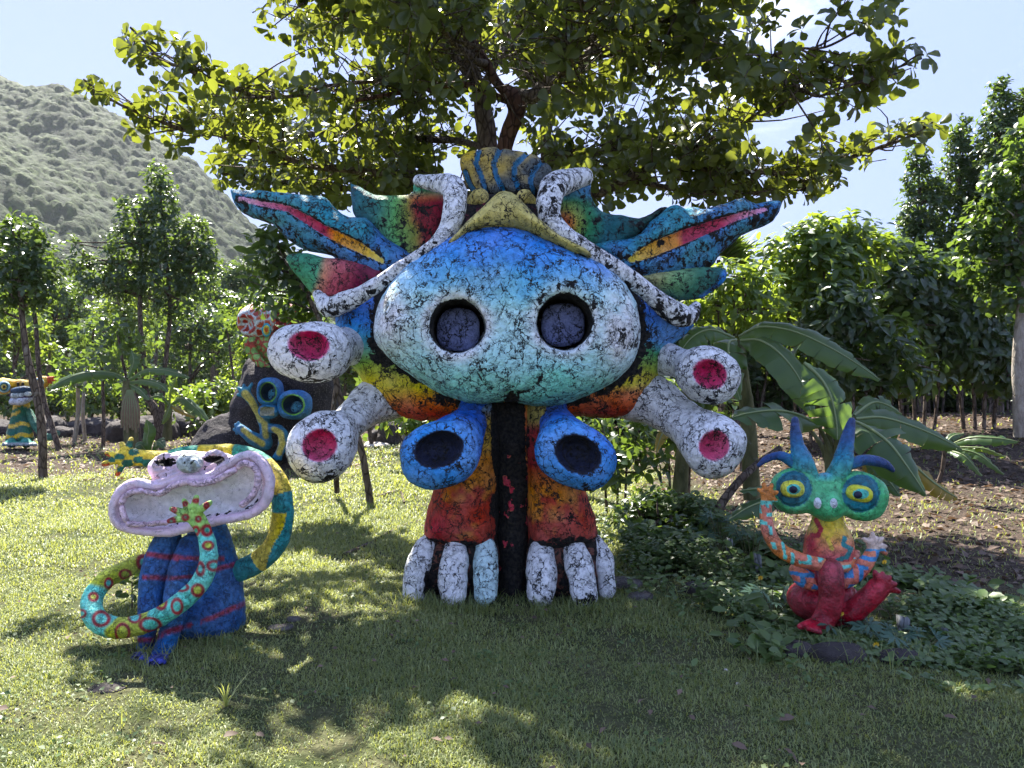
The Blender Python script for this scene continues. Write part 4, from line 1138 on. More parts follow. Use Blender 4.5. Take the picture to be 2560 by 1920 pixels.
    sculpt('folded_leg', [TP([(2085, 1500, 4.95, 28), (2110, 1480, 4.92, 26), (2100, 1520, 4.86, 26), (2128, 1532, 4.8, 27), (2158, 1508, 4.78, 26), (2188, 1478, 4.77, 27), (2205, 1458, 4.77, 24)], k=0.02)]
           + fingers([(2188, 1430, 4.74), (2206, 1434, 4.74), (2222, 1444, 4.73), (2236, 1460, 4.73), (2246, 1478, 4.74)], (2200, 1462, 4.76), 13, 6.5), h, sm, p_red, root, lump=0.006, lscale=16)
    sculpt('seat', [Ell(P(2060, 1500, 5.05), (0.24, 0.22, 0.15), k=0.03), Tube([[*P(2105, 1540, 4.9), 0.06], [*P(2100, 1600, 4.85), 0.07]], k=0.03)], 0.011, sm, p_red, root, lump=0.008)
    return root

# ------------------------------------------------------------------ black boulder with two small figures
def build_boulder():
    Yb = 15.0
    rk = [(505, 1120), (512, 1085), (545, 1050), (575, 1030), (592, 1026), (594, 985), (608, 945), (622, 905), (650, 885), (720, 868), (790, 885), (838, 920), (852, 1000), (856, 1165), (700, 1175), (560, 1168), (500, 1160)]
    bo = sculpt('boulder', [Poly(rk, Yb + 0.6, 0.9, 0.6, k=0.1, sub=2), Ell(P(560, 1140, Yb + 0.2), (0.7, 0.6, 0.75), k=0.2)], 0.06, M['black_rock'],
                lambda V, N: np.tile([0.02, 0.02, 0.02, 0], (len(V), 1)), None, lump=0.12, lscale=1.8, loc=P(680, 1160, Yb))
    tag(bo, 'large rough black boulder behind the white trumpet arms with two figures on it', 'boulder')
    sm = M['rough_paint']; h = 0.024
    root = empty('blue_figure_sculpture', P(665, 1160, Yb - 0.5), 'small blue and yellow figure with ring-shaped goggle eyes climbing the black boulder', 'sculpture')
    Yf = 14.3
    def p_blue(V, N):
        X, Y = to_px(V); n = fbm(V, 3, 3, 401)
        C = mixc(np.tile(S(44, 130, 150), (len(V), 1)), np.tile(S(48, 110, 160), (len(V), 1)), 0.5 + n)
        d = np.min([d_poly(X, Y, l) for l in ([(652, 1050), (628, 1000), (613, 985)], [(661, 1060), (664, 1090)], [(655, 1108), (628, 1092), (608, 1076)], [(684, 1072), (700, 1084), (706, 1108), (698, 1132)])], 0)
        C = mixc(np.tile(S(192, 178, 86), (len(V), 1)), C, np.clip((d - 7 + 5 * n) / 3, 0, 1))
        return np.c_[C, 0.16 + 0.1 * n]
    def px3(L): return TP([(a, b, Yf + dy, r) for a, b, dy, r in L], k=0.05, sub=2)
    body = [px3([(660, 1045, 0.1, 14), (663, 1075, 0.1, 13), (664, 1105, 0.1, 17)]),
            px3([(656, 1050, 0.1, 11), (636, 1012, -.05, 10), (622, 994, -.1, 11), (613, 982, -.1, 12)]),
            px3([(662, 1110, 0, 17), (640, 1100, -.1, 17), (618, 1086, -.2, 14), (603, 1072, -.2, 12)]),
            px3([(676, 1070, 0, 12), (698, 1074, -.1, 12), (710, 1092, -.1, 13), (706, 1118, -.1, 12), (696, 1136, -.1, 9)])]
    for tx, ty, bx, by in ((596, 970, 613, 983), (610, 963, 614, 983), (630, 960, 616, 983), (594, 988, 612, 985), (588, 1062, 603, 1072), (586, 1074, 603, 1074), (596, 1056, 603, 1070), (592, 1084, 603, 1076), (684, 1142, 696, 1136), (692, 1148, 696, 1136), (702, 1148, 696, 1136)):
        body.append(px3([(bx, by, -.1, 6), (tx, ty, -.12, 4)]))
    sculpt('body', body, h, sm, p_blue, root, lump=0.01, lscale=8)
    for (ex, ey, a_, b_) in ((671, 980, 30, 36), (733, 1012, 41, 37)):
        c = P(ex, ey, Yf - 0.1); s_ = Yf / F
        def p_ring(V, N, ex=ex, ey=ey, a_=a_, b_=b_):
            X, Y = to_px(V); n = fbm(V, 3, 3, 411)
            d = np.hypot((X - ex) / a_, (Y - ey) / b_)
            C = mixc(np.tile(S(52, 120, 172), (len(V), 1)), np.tile(S(46, 96, 150), (len(V), 1)), 0.5 + n)
            C[(d < 0.72) & (d > 0.5) & (V[:, 1] < Yf + 0.2)] = S(110, 170, 70)
            C[(d < 0.62)] = S(20, 50, 80)
            return np.c_[C, 0.12 + 0.1 * n]
        sculpt('eye_ring', [Ell(c + [0, 0.12, 0], (a_ * s_, 0.3, b_ * s_), k=0.02, e=2.6), Ell(c - [0, 0.12, 0], (a_ * s_ * 0.64, 0.32, b_ * s_ * 0.64), k=0.03, op='s')], 0.02, sm, p_ring, root, lump=0.006)
        sculpt('pupil', [Ell(c + [0.05, 0.13, -0.06], (a_ * s_ * 0.42, 0.1, b_ * s_ * 0.45), k=0.01)], 0.018, sm, lambda V, N: np.c_[np.tile(S(60, 140, 175), (len(V), 1)), 0.45 + 0 * V[:, 0]], root)
    c = P(672, 1028, Yf - 0.1)
    sculpt('mouth', [Ell(c, (0.2, 0.16, 0.15), k=0.03), Ell(c - [0, 0.12, -0.02], (0.13, 0.1, 0.07), k=0.02, op='s')], 0.018, sm,
           lambda V, N: np.c_[np.where((np.abs((V - c) / [0.15, 1, 0.09]) [:, [0, 2]].max(1) < 0.9)[:, None], S(150, 150, 130), S(50, 120, 170)), 0.2 + 0 * V[:, 0]], root)
    # red one on top
    root2 = empty('red_helmet_figure_sculpture', P(690, 905, Yb), 'red and white patterned helmeted figure crouching on top of the black boulder', 'sculpture')
    Yr = 14.8
    def p_spot(a, b, c_):
        def f(V, N):
            q = V * 7.0; i = np.floor(q).astype(int)
            best = np.full(len(V), 9.0); sec = np.full(len(V), 9.0); hv = np.zeros(len(V))
            for dx in (-1, 0, 1):
                for dy in (-1, 0, 1):
                    for dz in (-1, 0, 1):
                        ii = i + [dx, dy, dz]
                        r = np.stack([hash3(ii[:, 0], ii[:, 1], ii[:, 2], s) for s in (1, 2, 3)], 1)
                        d = np.linalg.norm(ii + r - q, axis=1)
                        m_ = d < best
                        sec = np.where(m_, best, np.minimum(sec, d)); hv = np.where(m_, r[:, 0], hv); best = np.where(m_, d, best)
            C = np.where((sec - best < 0.16)[:, None], c_, np.where((hv < 0.5)[:, None], a, b))
            return np.c_[C, 0.1 + 0 * best]
        return f
    c = P(625, 808, Yr)
    s_ = Yr / F
    sculpt('helmet', [Ell(c + [0.12, 0.1, 0.04], (0.40, 0.35, 0.36), k=0.03), Ell(c - [0.08, 0.3, 0.04], (0.24, 0.3, 0.18), k=0.05, op='s')], 0.024, sm, p_spot(S(170, 56, 40), S(190, 90, 60), S(190, 200, 205)), root2, lump=0.008)
    sculpt('hood', [Ell(P(700, 800, Yr + 0.4), (0.52, 0.4, 0.36), k=0.03)], 0.03, sm, p_spot(S(165, 30, 34), S(150, 26, 30), S(60, 20, 20)), root2)
    sculpt('eye', [Ell(P(666, 825, Yr - 0.16), (0.09, 0.06, 0.14), k=0.01)], 0.016, sm, lambda V, N: (lambda X, Y: np.c_[np.where((np.hypot((X - 666) / 11, (Y - 825) / 17) < 0.4)[:, None], S(190, 90, 30), np.where((np.hypot((X - 666) / 11, (Y - 825) / 17) < 0.72)[:, None], S(200, 190, 80), S(70, 160, 175))), 0.05 + 0 * X])(*to_px(V)), root2)
    gp = p_spot(S(110, 150, 70), S(128, 168, 84), S(160, 60, 40))
    sculpt('arm', [TP([(640, 850, Yr, 14), (625, 862, Yr - .1, 15), (634, 885, Yr - .2, 14), (650, 905, Yr - .25, 10)], k=0.04)] + [TP([(650, 900, Yr - .25, 6), (645 + 9 * q, 914 + 2 * (q % 2), Yr - .3, 4)], sub=1) for q in range(4)], 0.022, sm, gp, root2)
    sculpt('body', [Ell(P(690, 870, Yr + 0.2), (0.5, 0.4, 0.35), k=0.03)], 0.03, sm, gp, root2)
    return bo

# ------------------------------------------------------------------ toothy green figure at the far left
def build_far():
    Y0 = 18.6
    root = empty('toothy_sculpture', P(45, 1118, Y0) * [1, 1, 0], 'green cone-bodied sculpture with yellow bands, toothy blue mouth and orange eyes at the far left', 'sculpture')
    sm = M['rough_paint']; s_ = Y0 / F
    def p_body(V, N):
        X, Y = to_px(V); n = fbm(V, 3, 2, 501)
        C = mixc(np.tile(S(38, 112, 72), (len(V), 1)), np.tile(S(36, 100, 84), (len(V), 1)), 0.5 + 1.4 * n)
        for y0, w_, c_ in ((1013, 6, 1), (1032, 4, .6), (1062, 5, 1), (1090, 5, 1)):
            m_ = np.abs(Y - y0 - 0.12 * (45 - X) + 3 * np.sin(X * 0.15)) < w_
            if c_ < 1: m_ &= X < 52
            C[m_] = S(205, 170, 40)
        C[Y > 1100] = S(64, 130, 120)
        return np.c_[C, 0.12 + 0.1 * n]
    def TY(L, **k): return TP([(a, b, Y0 + d, r) for a, b, d, r in L], **k)
    sculpt('body', [TY([(55, 1005, 0, 17), (52, 1050, 0, 22), (47, 1085, -.05, 27)]), TY([(62, 1060, -.1, 12), (64, 1095, -.25, 18)]), TY([(38, 1060, -.1, 12), (32, 1098, -.25, 16)])], 0.035, sm, p_body, root, lump=0.012, lscale=4)
    sculpt('arm', [TY([(72, 1030, 0, 9), (90, 1065, -.1, 10), (112, 1090, -.2, 9), (130, 1092, -.3, 9), (142, 1084, -.3, 8)], k=0.05)], 0.03, sm, lambda V, N: np.c_[np.tile(S(70, 120, 100), (len(V), 1)), 0.15 + 0 * V[:, 0]], root)
    for fx in (30, 66):
        sculpt('foot', [TY([(fx, 1103, -.2, 13), (fx, 1108, -.5, 12)], k=0.05)] + [TY([(fx + q, 1108, -.5, 5), (fx + q * 1.4, 1112, -.75, 4.5)], k=0.02, sub=1) for q in (-15, -7, 1, 9, 16)], 0.028, sm,
               lambda V, N: np.c_[np.where((V[:, 1] < Y0 - 0.66)[:, None], S(150, 160, 160), S(50, 130, 116)), 0.15 + 0 * V[:, 0]], root)
    sculpt('jaw', [TY([(32, 1004, -.3, 9), (55, 1003, -.45, 10), (78, 992, -.3, 9)], k=0.04), TY([(34, 977, -.3, 7), (56, 974, -.42, 9), (78, 975, -.3, 7)], k=0.04), Ell(P(56, 988, Y0 - 0.05), (0.27, 0.28, 0.17), k=0.05)], 0.026, sm,
           lambda V, N: (lambda X, Y: np.c_[np.where((Y > 995)[:, None], S(180, 185, 192), np.where((Y > 984)[:, None], S(60, 36, 70), S(40, 70, 96))), 0.1 + 0 * X])(*to_px(V)), root)
    for tx, ty, a_ in ((33, 989, 5), (43, 989, 5), (55, 988, 7), (70, 985, 8)):
        sculpt('tooth', [Ell(P(tx, ty, Y0 - 0.42), (a_ * s_, 0.06, 6 * s_), k=0.01, e=2.6)], 0.014, sm, [*S(190, 200, 196), 0.05], root, lump=0)
    sculpt('brow', [TY([(10, 965, 0, 21), (35, 962, 0, 13), (52, 960, 0, 12), (75, 962, 0, 12), (100, 958, 0, 17), (112, 952, 0, 12)], k=0.05)], 0.03, sm, lambda V, N: (lambda n: np.c_[mixc(np.tile(S(215, 140, 40), (len(V), 1)), np.tile(S(220, 180, 60), (len(V), 1)), 0.5 + 2 * n), 0.1 + 0 * n])(fbm(V, 3, 2, 4)), root)
    for ex, ey, r in ((10, 967, 15), (97, 956, 12)):
        sculpt('eye', [Ell(P(ex, ey, Y0 - 0.24), (r * s_, 0.09, r * s_), k=0.01)], 0.018, sm,
               lambda V, N, ex=ex, ey=ey, r=r: (lambda d: np.c_[np.where((d < 0.25)[:, None], S(60, 30, 20), np.where((d < 0.45)[:, None], S(200, 180, 60), np.where((d < 0.75)[:, None], S(40, 90, 90), S(150, 190, 200)))), 0.05 + 0 * d])(np.hypot(to_px(V)[0] - ex, to_px(V)[1] - ey) / r), root, lump=0)
    for nx_ in (45, 57):
        sculpt('nostril', [Ell(P(nx_, 961, Y0 - 0.13), (3.5 * s_, 0.03, 6 * s_), k=0.005)], 0.012, sm, [*S(60, 40, 20), 0.1], root, lump=0)
    for q, (ax_, ay_) in enumerate(((133, 943), (135, 951), (128, 958))):
        sculpt('crest_spike', [TY([(104, 953, 0, 9), (118, 949 + q, 0, 7), (ax_, ay_, 0, 3)], k=0.03)], 0.024, sm, [*S(196, 80, 44), 0.1], root)
    return root
for fn in (build_left, build_right, build_boulder, build_far):
    T0 = time.time(); fn(); print(fn.__name__, time.time() - T0)
# ------------------------------------------------------------------ plants
def tmpl_obovate(rows=5):
    t = np.array([0.0, 0.28, 0.58, 0.85, 1.0]); wd = np.array([0.03, 0.16, 0.33, 0.36, 0.10])
    V = []; 
    for a, b in zip(t, wd):
        z = -0.22 * a * a
        V += [(a, -b, z + 0.35 * b), (a, 0, z), (a, b, z + 0.35 * b)]
    Q = []
    for i in range(4):
        k = i * 3
        Q += [(k, k + 3, k + 4, k + 1), (k + 1, k + 4, k + 5, k + 2)]
    return np.array(V), np.array(Q)
def tmpl_oval():
    t = np.array([0.0, 0.35, 0.75, 1.0]); wd = np.array([0.04, 0.24, 0.20, 0.02])
    V = []
    for a, b in zip(t, wd):
        z = -0.25 * a * a
        V += [(a, -b, z + 0.3 * b), (a, 0, z), (a, b, z + 0.3 * b)]
    Q = []
    for i in range(3):
        k = i * 3
        Q += [(k, k + 3, k + 4, k + 1), (k + 1, k + 4, k + 5, k + 2)]
    return np.array(V), np.array(Q)
def tmpl_simple():
    V = np.array([(0, 0, 0), (0.5, -0.25, 0.06), (1, 0, -0.18), (0.5, 0.25, 0.06), (0.5, 0, -0.03)], float)
    Q = np.array([(0, 1, 2, 4), (0, 4, 2, 3)])
    return V, Q
OBO, OVAL, SIMP = tmpl_obovate(), tmpl_oval(), tmpl_simple()

def norm(a): return a / np.maximum(np.linalg.norm(a, axis=-1, keepdims=True), 1e-9)

def leaf_arrays(tm, pos, d, nrm, size, var, wscale=1.0):
    T, Q = tm
    d = norm(d); s = norm(np.cross(nrm, d)); n = np.cross(d, s)
    size = np.asarray(size)[:, None, None]
    ws = (np.asarray(wscale) * np.ones(len(pos)))[:, None, None]
    V = pos[:, None, :] + size * (T[None, :, 0:1] * d[:, None, :] + ws * T[None, :, 1:2] * s[:, None, :] + T[None, :, 2:3] * n[:, None, :])
    k = len(T)
    Fq = (Q[None] + (np.arange(len(pos)) * k)[:, None, None]).reshape(-1, 4)
    va = np.repeat(var, k)
    return V.reshape(-1, 3), Fq, va

def leaf_obj(name, tm, pos, d, nrm, size, var, mat, parent=None, wscale=1.0, kind='stuff', loc=None, smooth=False):
    V, Fq, va = leaf_arrays(tm, pos, d, nrm, size, var, wscale)
    o = obj_np(name, V, Fq, 4, mat, parent, {'var': ('FLOAT', 'POINT', va)}, smooth, loc)
    if kind: o['kind'] = kind
    return o

def rosettes(C, A, k, open_=(55, 100), rs=rng, jit=0.02):
    """leaf bases, directions and normals for whorls of k leaves at C with axes A"""
    n = len(C)
    A = norm(A)
    ref = np.where(np.abs(A[:, 2:3]) < 0.9, np.array([[0, 0, 1.0]]), np.array([[1.0, 0, 0]]))
    U = norm(np.cross(A, ref)); W = np.cross(A, U)
    ph = rs.random((n, 1)) * 6.28 + np.arange(k)[None] * 6.283 / k * 1.0 + rs.normal(0, 0.35, (n, k))
    op = np.radians(rs.uniform(open_[0], open_[1], (n, k)))
    rad = np.cos(ph)[..., None] * U[:, None] + np.sin(ph)[..., None] * W[:, None]
    D = np.sin(op)[..., None] * rad + np.cos(op)[..., None] * A[:, None]
    D[..., 2] -= 0.12
    N = A[:, None] - (A[:, None] * D).sum(-1, keepdims=True) * D + rs.normal(0, 0.25, (n, k, 3))
    Pp = np.repeat(C[:, None], k, 1) + D * 0.02 + rs.normal(0, jit, (n, k, 3))
    return Pp.reshape(-1, 3), norm(D).reshape(-1, 3), norm(N).reshape(-1, 3)

def tubes_np(paths, sides=8):
    """paths: list of (pts (n,3), radii (n,)) -> V, quads"""
    VV, FF = [], []; off = 0
    ang = np.arange(sides) / sides * 2 * np.pi
    for pts, rad in paths:
        pts = np.asarray(pts, float); rad = np.asarray(rad, float); n = len(pts)
        T = norm(np.gradient(pts, axis=0))
        u, v, _ = basis(T[0])
        for i in range(n):
            u = u - (u @ T[i]) * T[i]; u /= np.linalg.norm(u); v = np.cross(T[i], u)
            VV.append(pts[i] + rad[i] * (np.cos(ang)[:, None] * u + np.sin(ang)[:, None] * v))
        i = np.arange(n - 1)[:, None]; j = np.arange(sides)[None]
        a = off + i * sides + j; b = off + i * sides + (j + 1) % sides
        FF.append(np.stack([a, b, b + sides, a + sides], -1).reshape(-1, 4))
        off += n * sides
    return np.concatenate(VV), np.concatenate(FF)

def branch_obj(name, paths, mat, parent, sides=8, bump=0.0, kind=None, loc=None):
    V, Fq = tubes_np(paths, sides)
    if bump: V = V + bump * np.stack([vnoise(V, 7, s) for s in (1, 2, 3)], 1)
    o = obj_np(name, V, Fq, 4, mat, parent, None, True, loc)
    if kind: o['kind'] = kind
    return o

def in_poly(X, Y, poly):
    poly = np.asarray(poly, float); c = np.zeros(len(X), bool); n = len(poly)
    for i in range(n):
        x0, y0 = poly[i]; x1, y1 = poly[i - 1]
        m = ((y0 > Y) != (y1 > Y)) & (X < (x1 - x0) * (Y - y0) / (y1 - y0 + 1e-12) + x0)
        c ^= m
    return c

def PX(L): return np.array([[*P(a, b, y)] for a, b, y, *_ in L])

# ---- the big spreading almond tree
def build_almond():
    Yt = 9.3
    base = P(1240, 0, Yt) * [1, 1, 0]
    root = empty('spreading_shade_tree', base, 'large spreading tree with big round leaves and twin trunks rising behind the monster sculpture', 'tree')
    def rp(L, sub=4):
        c = catmull([[*P(a, b, y), r * y / F] for a, b, y, r in L], sub)
        return c[:, :3], c[:, 3]
    trunk = [rp([(1250, 1285, 9.3, 34), (1240, 900, 9.3, 29), (1232, 600, 9.3, 27), (1222, 400, 9.3, 25), (1211, 294, 9.3, 22), (1202, 244, 9.3, 20), (1184, 181, 9.3, 18), (1172, 90, 9.25, 15), (1165, -60, 9.2, 12), (1150, -220, 9.1, 8)]),
             rp([(1250, 700, 9.2, 22), (1258, 430, 9.15, 22), (1266, 353, 9.1, 21), (1290, 290, 9.0, 21), (1292, 255, 9.0, 27), (1275, 232, 9.0, 20), (1262, 215, 9.0, 10)])]
    branch_obj('trunk', trunk[:1], M['bark'], root, 14, 0.02)
    branch_obj('trunk', trunk[1:], M['red_bark'], root, 14, 0.02)
    K = (1285, 250, 9.0)
    limbs = [
        [(*K, 18), (1324, 250, 8.9, 19), (1364, 212, 8.8, 18), (1423, 172, 8.7, 17), (1491, 131, 8.6, 15), (1600, 60, 8.4, 12), (1720, -60, 8.0, 8)],
        [(*K, 13), (1242, 212, 8.9, 12), (1215, 158, 8.8, 13), (1175, 90, 8.7, 11), (1152, 22, 8.6, 10), (1120, -90, 8.4, 7)],
        [(*K, 10), (1230, 233, 9.0, 9), (1152, 226, 8.9, 8), (1084, 230, 8.9, 7), (994, 244, 8.8, 6), (881, 262, 8.7, 4)],
        [(1225, 450, 9.3, 12), (1110, 455, 9.3, 10), (960, 440, 9.2, 9), (834, 427, 9.1, 9), (753, 411, 9.0, 8), (635, 366, 8.8, 7), (530, 335, 8.6, 6), (423, 305, 8.4, 5), (340, 272, 8.3, 4), (270, 235, 8.2, 3), (212, 202, 8.1, 2)],
        [(1084, 230, 8.9, 6), (960, 200, 8.6, 6), (800, 215, 8.3, 5), (659, 236, 8.0, 5), (590, 215, 7.9, 5), (468, 167, 7.8, 4), (407, 138, 7.7, 3.5), (354, 90, 7.7, 3), (320, 60, 7.6, 2)],
        [(1260, 470, 9.3, 13), (1400, 500, 9.2, 11), (1491, 480, 9.2, 10), (1559, 452, 9.1, 10), (1649, 420, 9.0, 9), (1817, 432, 8.9, 7), (1990, 425, 8.8, 6), (2121, 393, 8.7, 5), (2251, 343, 8.6, 4), (2335, 302, 8.5, 2)],
        [(1559, 452, 9.1, 8), (1640, 470, 9.2, 7), (1730, 484, 9.2, 6), (1904, 478, 9.3, 5), (2020, 468, 9.3, 4), (2095, 458, 9.3, 2)],
        [(1423, 172, 8.7, 10), (1560, 130, 8.3, 9), (1687, 118, 8.0, 8), (1860, 152, 7.7, 7), (1977, 217, 7.5, 5), (2047, 241, 7.4, 4), (2099, 226, 7.4, 4), (2186, 195, 7.3, 3), (2285, 155, 7.2, 2)],
        [(1649, 420, 9.0, 6), (1730, 369, 8.8, 6), (1843, 312, 8.6, 5), (1905, 262, 8.4, 4), (1960, 215, 8.3, 3)],
        [(1860, 152, 7.7, 5), (1980, 120, 7.5, 4), (2080, 110, 7.4, 3), (2155, 70, 7.3, 3), (2222, 38, 7.2, 2)],
        [(1184, 181, 9.3, 10), (1050, 90, 9.0, 8), (880, 40, 8.6, 7), (760, -10, 8.2, 5), (640, -60, 8.0, 4), (520, -40, 7.9, 2)],
        [(1232, 500, 9.4, 9), (1080, 480, 9.9, 8), (900, 470, 10.4, 7), (720, 460, 10.8, 5), (560, 440, 11.0, 3)],
        [(1232, 380, 9.4, 9), (1100, 340, 10.2, 8), (900, 330, 10.8, 7), (700, 330, 11.2, 5), (560, 300, 11.4, 3)],
        [(1240, 420, 9.4, 9), (1450, 380, 10.2, 8), (1650, 360, 10.8, 7), (1820, 370, 11.0, 5)],
        [(1200, 240, 9.3, 10), (1300, 60, 10.4, 8), (1420, -40, 11.2, 6), (1560, -60, 12, 4)],
        [(1200, 240, 9.3, 10), (1080, 100, 10.4, 8), (900, 40, 11.2, 6), (760, 90, 12, 4)],
        [(1324, 250, 8.9, 9), (1400, 180, 7.9, 7), (1460, 60, 7.0, 6), (1500, -60, 6.3, 4), (1520, -180, 5.8, 3)],
        [(1215, 158, 8.8, 9), (1140, 100, 7.8, 7), (1040, 20, 7.0, 6), (960, -100, 6.3, 4), (900, -260, 5.8, 3)],
        [(1491, 131, 8.6, 9), (1640, 40, 7.6, 7), (1800, -40, 6.8, 6), (1900, -150, 6.2, 4)],
        [(1165, -60, 9.2, 9), (1250, -300, 8.6, 8), (1400, -500, 8.0, 6), (1600, -700, 7.5, 4)],
        [(1165, -60, 9.2, 9), (1050, -350, 9.4, 8), (900, -500, 9.6, 6), (750, -550, 9.8, 4)],
        [(1152, 22, 8.6, 8), (1000, -200, 7.8, 6), (820, -330, 7.2, 5), (700, -420, 6.9, 3)],
        [(1600, 60, 8.4, 8), (1750, -200, 8.2, 6), (1900, -360, 8.0, 5), (2050, -420, 7.8, 3)],
        [(1600, 60, 8.4, 8), (1850, -80, 8.6, 6), (2000, -120, 8.8, 4), (2120, -160, 9, 3)],
        [(1250, -300, 8.6, 7), (1250, -700, 7.2, 5), (1300, -1100, 6.4, 3)],
        [(1250, -300, 8.6, 7), (1150, -600, 9.5, 5), (1100, -700, 10.5, 3)],
    ]
    sil = [(700, -2500), (640, -30), (700, -60), (640, 0), (648, 70), (700, 112), (740, 150), (700, 200), (650, 185), (560, 150), (480, 112), (420, 88), (350, 22), (285, 50), (285, 85), (318, 120), (322, 175), (372, 190), (400, 235), (480, 250), (430, 262), (300, 232), (205, 178), (190, 205), (245, 262), (330, 322), (420, 375), (470, 400), (530, 415), (550, 450), (620, 478), (750, 500), (900, 520), (1100, 530), (1300, 540), (1500, 520), (1600, 470), (1700, 505), (1800, 500), (1900, 498), (2020, 486), (2110, 470), (2085, 430), (2200, 405), (2300, 362), (2355, 312), (2330, 285), (2250, 310), (2110, 355), (2110, 270), (2060, 270), (2030, 330), (1960, 362), (1850, 345), (1830, 330), (1900, 275), (1985, 235), (2080, 250), (2185, 285), (2215, 225), (2315, 190), (2328, 130), (2270, 108), (2130, 150), (2060, 130), (2080, 85), (2170, 75), (2240, 62), (2240, -10), (2060, -60), (2300, -2500)]
    R = np.random.default_rng(11)
    lp, twigs, C, A = [], [], [], []
    for li, L in enumerate(limbs):
        pts, rad = rp(L, 5)
        rad = np.maximum(rad, 0.012)
        wob = np.stack([vnoise(pts + li * 3.1, 1.8, s) for s in (1, 2, 3)], 1) * 0.07
        wob[0] = 0
        pts = pts + wob
        lp.append((pts, rad))
        seg = np.linalg.norm(np.diff(pts, axis=0), axis=1); s = np.r_[0, np.cumsum(seg)]; Ln = s[-1]
        nb = int(Ln * (17 if li < 10 else 22))
        for q in range(nb):
            t = Ln * (0.12 + 0.88 * ((q + R.random()) / nb))
            p = np.array([np.interp(t, s, pts[:, a]) for a in range(3)])
            i = min(np.searchsorted(s, t), len(pts) - 1)
            T = pts[i] - pts[max(i - 1, 0)]; T /= np.linalg.norm(T) + 1e-9
            d = R.normal(0, 1, 3) * [1, 1, 0.55] + T * 0.9; d[2] += 0.15; d /= np.linalg.norm(d)
            frac = t / Ln
            ln = R.uniform(0.25, 1.15) * (1.0 if frac < 0.7 else 0.55)
            m1 = p + d * ln * 0.5 + R.normal(0, 0.05, 3); e = p + d * ln + [0, 0, 0.06 * ln] + R.normal(0, 0.05, 3)
            tw = catmull([p, m1, e], 2)
            k0 = len(C)
            ns = 1 + int(ln / 0.33)
            for w_ in range(ns):
                f = 1 - w_ * 0.3 / max(ln, 0.3)
                if f < 0.2: break
                c = tw[int(round(f * (len(tw) - 1)))] + R.normal(0, 0.05, 3) * (w_ > 0)
                ax = d + R.normal(0, 0.45, 3) + [0, 0, 0.5]
                if w_ > 0:
                    st = R.normal(0, 1, 3); st /= np.linalg.norm(st); c2 = c + st * R.uniform(0.08, 0.22); ax = st + [0, 0, 0.5]
                    twigs.append((np.array([c, c2]), np.array([0.006, 0.004]))); c = c2
                C.append(c); A.append(ax)
            twigs.append((tw, np.linspace(0.012, 0.005, len(tw))))
    C = np.array(C); A = np.array(A)
    X, Y = to_px(C)
    keep = in_poly(X, Y, sil) | (Y < -60)
    n1 = fbm(C, 1.1, 2, 77)
    core = (X > 560) & (X < 1800) & (Y > -60)
    keep &= (n1 > -0.40) | ~core | (Y > 380)
    fork = ((X > 1130) & (X < 1330) & (Y > 60) & (Y < 375)) | ((X > 1300) & (X < 1500) & (np.abs(Y - 260 + 0.72 * (X - 1310)) < 42))
    keep &= ~(fork & (C[:, 1] < 9.15) & (R.random(len(C)) < 0.88))
    C, A = C[keep], A[keep]
    X, Y = to_px(C)
    kt = []
    for pts, rad in twigs:
        x, y = to_px(pts[-1:]);
        x0, y0 = to_px(pts[:1])
        if (in_poly(x, y, sil)[0] or y[0] < -60) and (in_poly(x0, y0, sil)[0] or y0[0] < -60) and np.linalg.norm(pts[-1] - pts[0]) < 1.4: kt.append((pts, rad))
    for i, (pts, rad) in enumerate(lp):
        branch_obj('limb', [(pts, rad)], M['bark'] if i not in (1, 2) else M['red_bark'], root, 8, 0.006)
    branch_obj('twigs', kt, M['bark'], root, 4, kind='stuff')
    Pp, D, N = rosettes(C, A, 8, (45, 105), R, 0.02)
    sz = R.uniform(0.065, 0.18, len(Pp))
    var = np.clip(R.beta(2, 2.6, len(Pp)), 0, 1)
    var[R.random(len(Pp)) > 0.02] *= 0.96
    # leaf-sized individuals: the largest 300 in view; the rest one mass
    x, y = to_px(Pp)
    vis = (x > 20) & (x < 2540) & (y > 10) & (y < 520)
    score = np.where(vis, sz / Pp[:, 1] + 0.0, -1)
    # prefer those at the crown's rim where single leaves stand out
    rim = np.minimum(np.abs(x - 1280) / 900, 1.2)
    order = np.argsort(-(score * (1 + 0.6 * rim)))
    top = order[:300]; rest = np.ones(len(Pp), bool); rest[top] = False
    leaf_obj('foliage', OBO, Pp[rest], D[rest], N[rest], sz[rest], var[rest], M['almond_leaf'], root, 0.95)
    T, Q = OBO
    meshes = []
    for v in np.linspace(0.15, 0.9, 5):
        meshes.append(mesh_np('leaf', T, Q, 4, M['almond_leaf'], {'var': ('FLOAT', 'POINT', np.full(len(T), v))}, False))
    for j in top:
        o = bpy.data.objects.new('leaf', meshes[int(var[j] * 4.99)])
        s_ = norm(np.cross(N[j], D[j])); n_ = np.cross(D[j], s_)
        Mx = np.eye(4); Mx[:3, 0] = D[j] * sz[j]; Mx[:3, 1] = s_ * sz[j] * 0.95; Mx[:3, 2] = n_ * sz[j]; Mx[:3, 3] = Pp[j] - base
        o.matrix_local = Matrix(Mx.tolist()) if False else Matrix([list(map(float, r)) for r in Mx])
        scene.collection.objects.link(o); o.parent = root
    # second trunk seen behind
    r2 = empty('background_trunk_tree', P(1366, 0, 11.6) * [1, 1, 0], 'grey tree with a single dark trunk standing just behind and right of the spreading tree', 'tree')
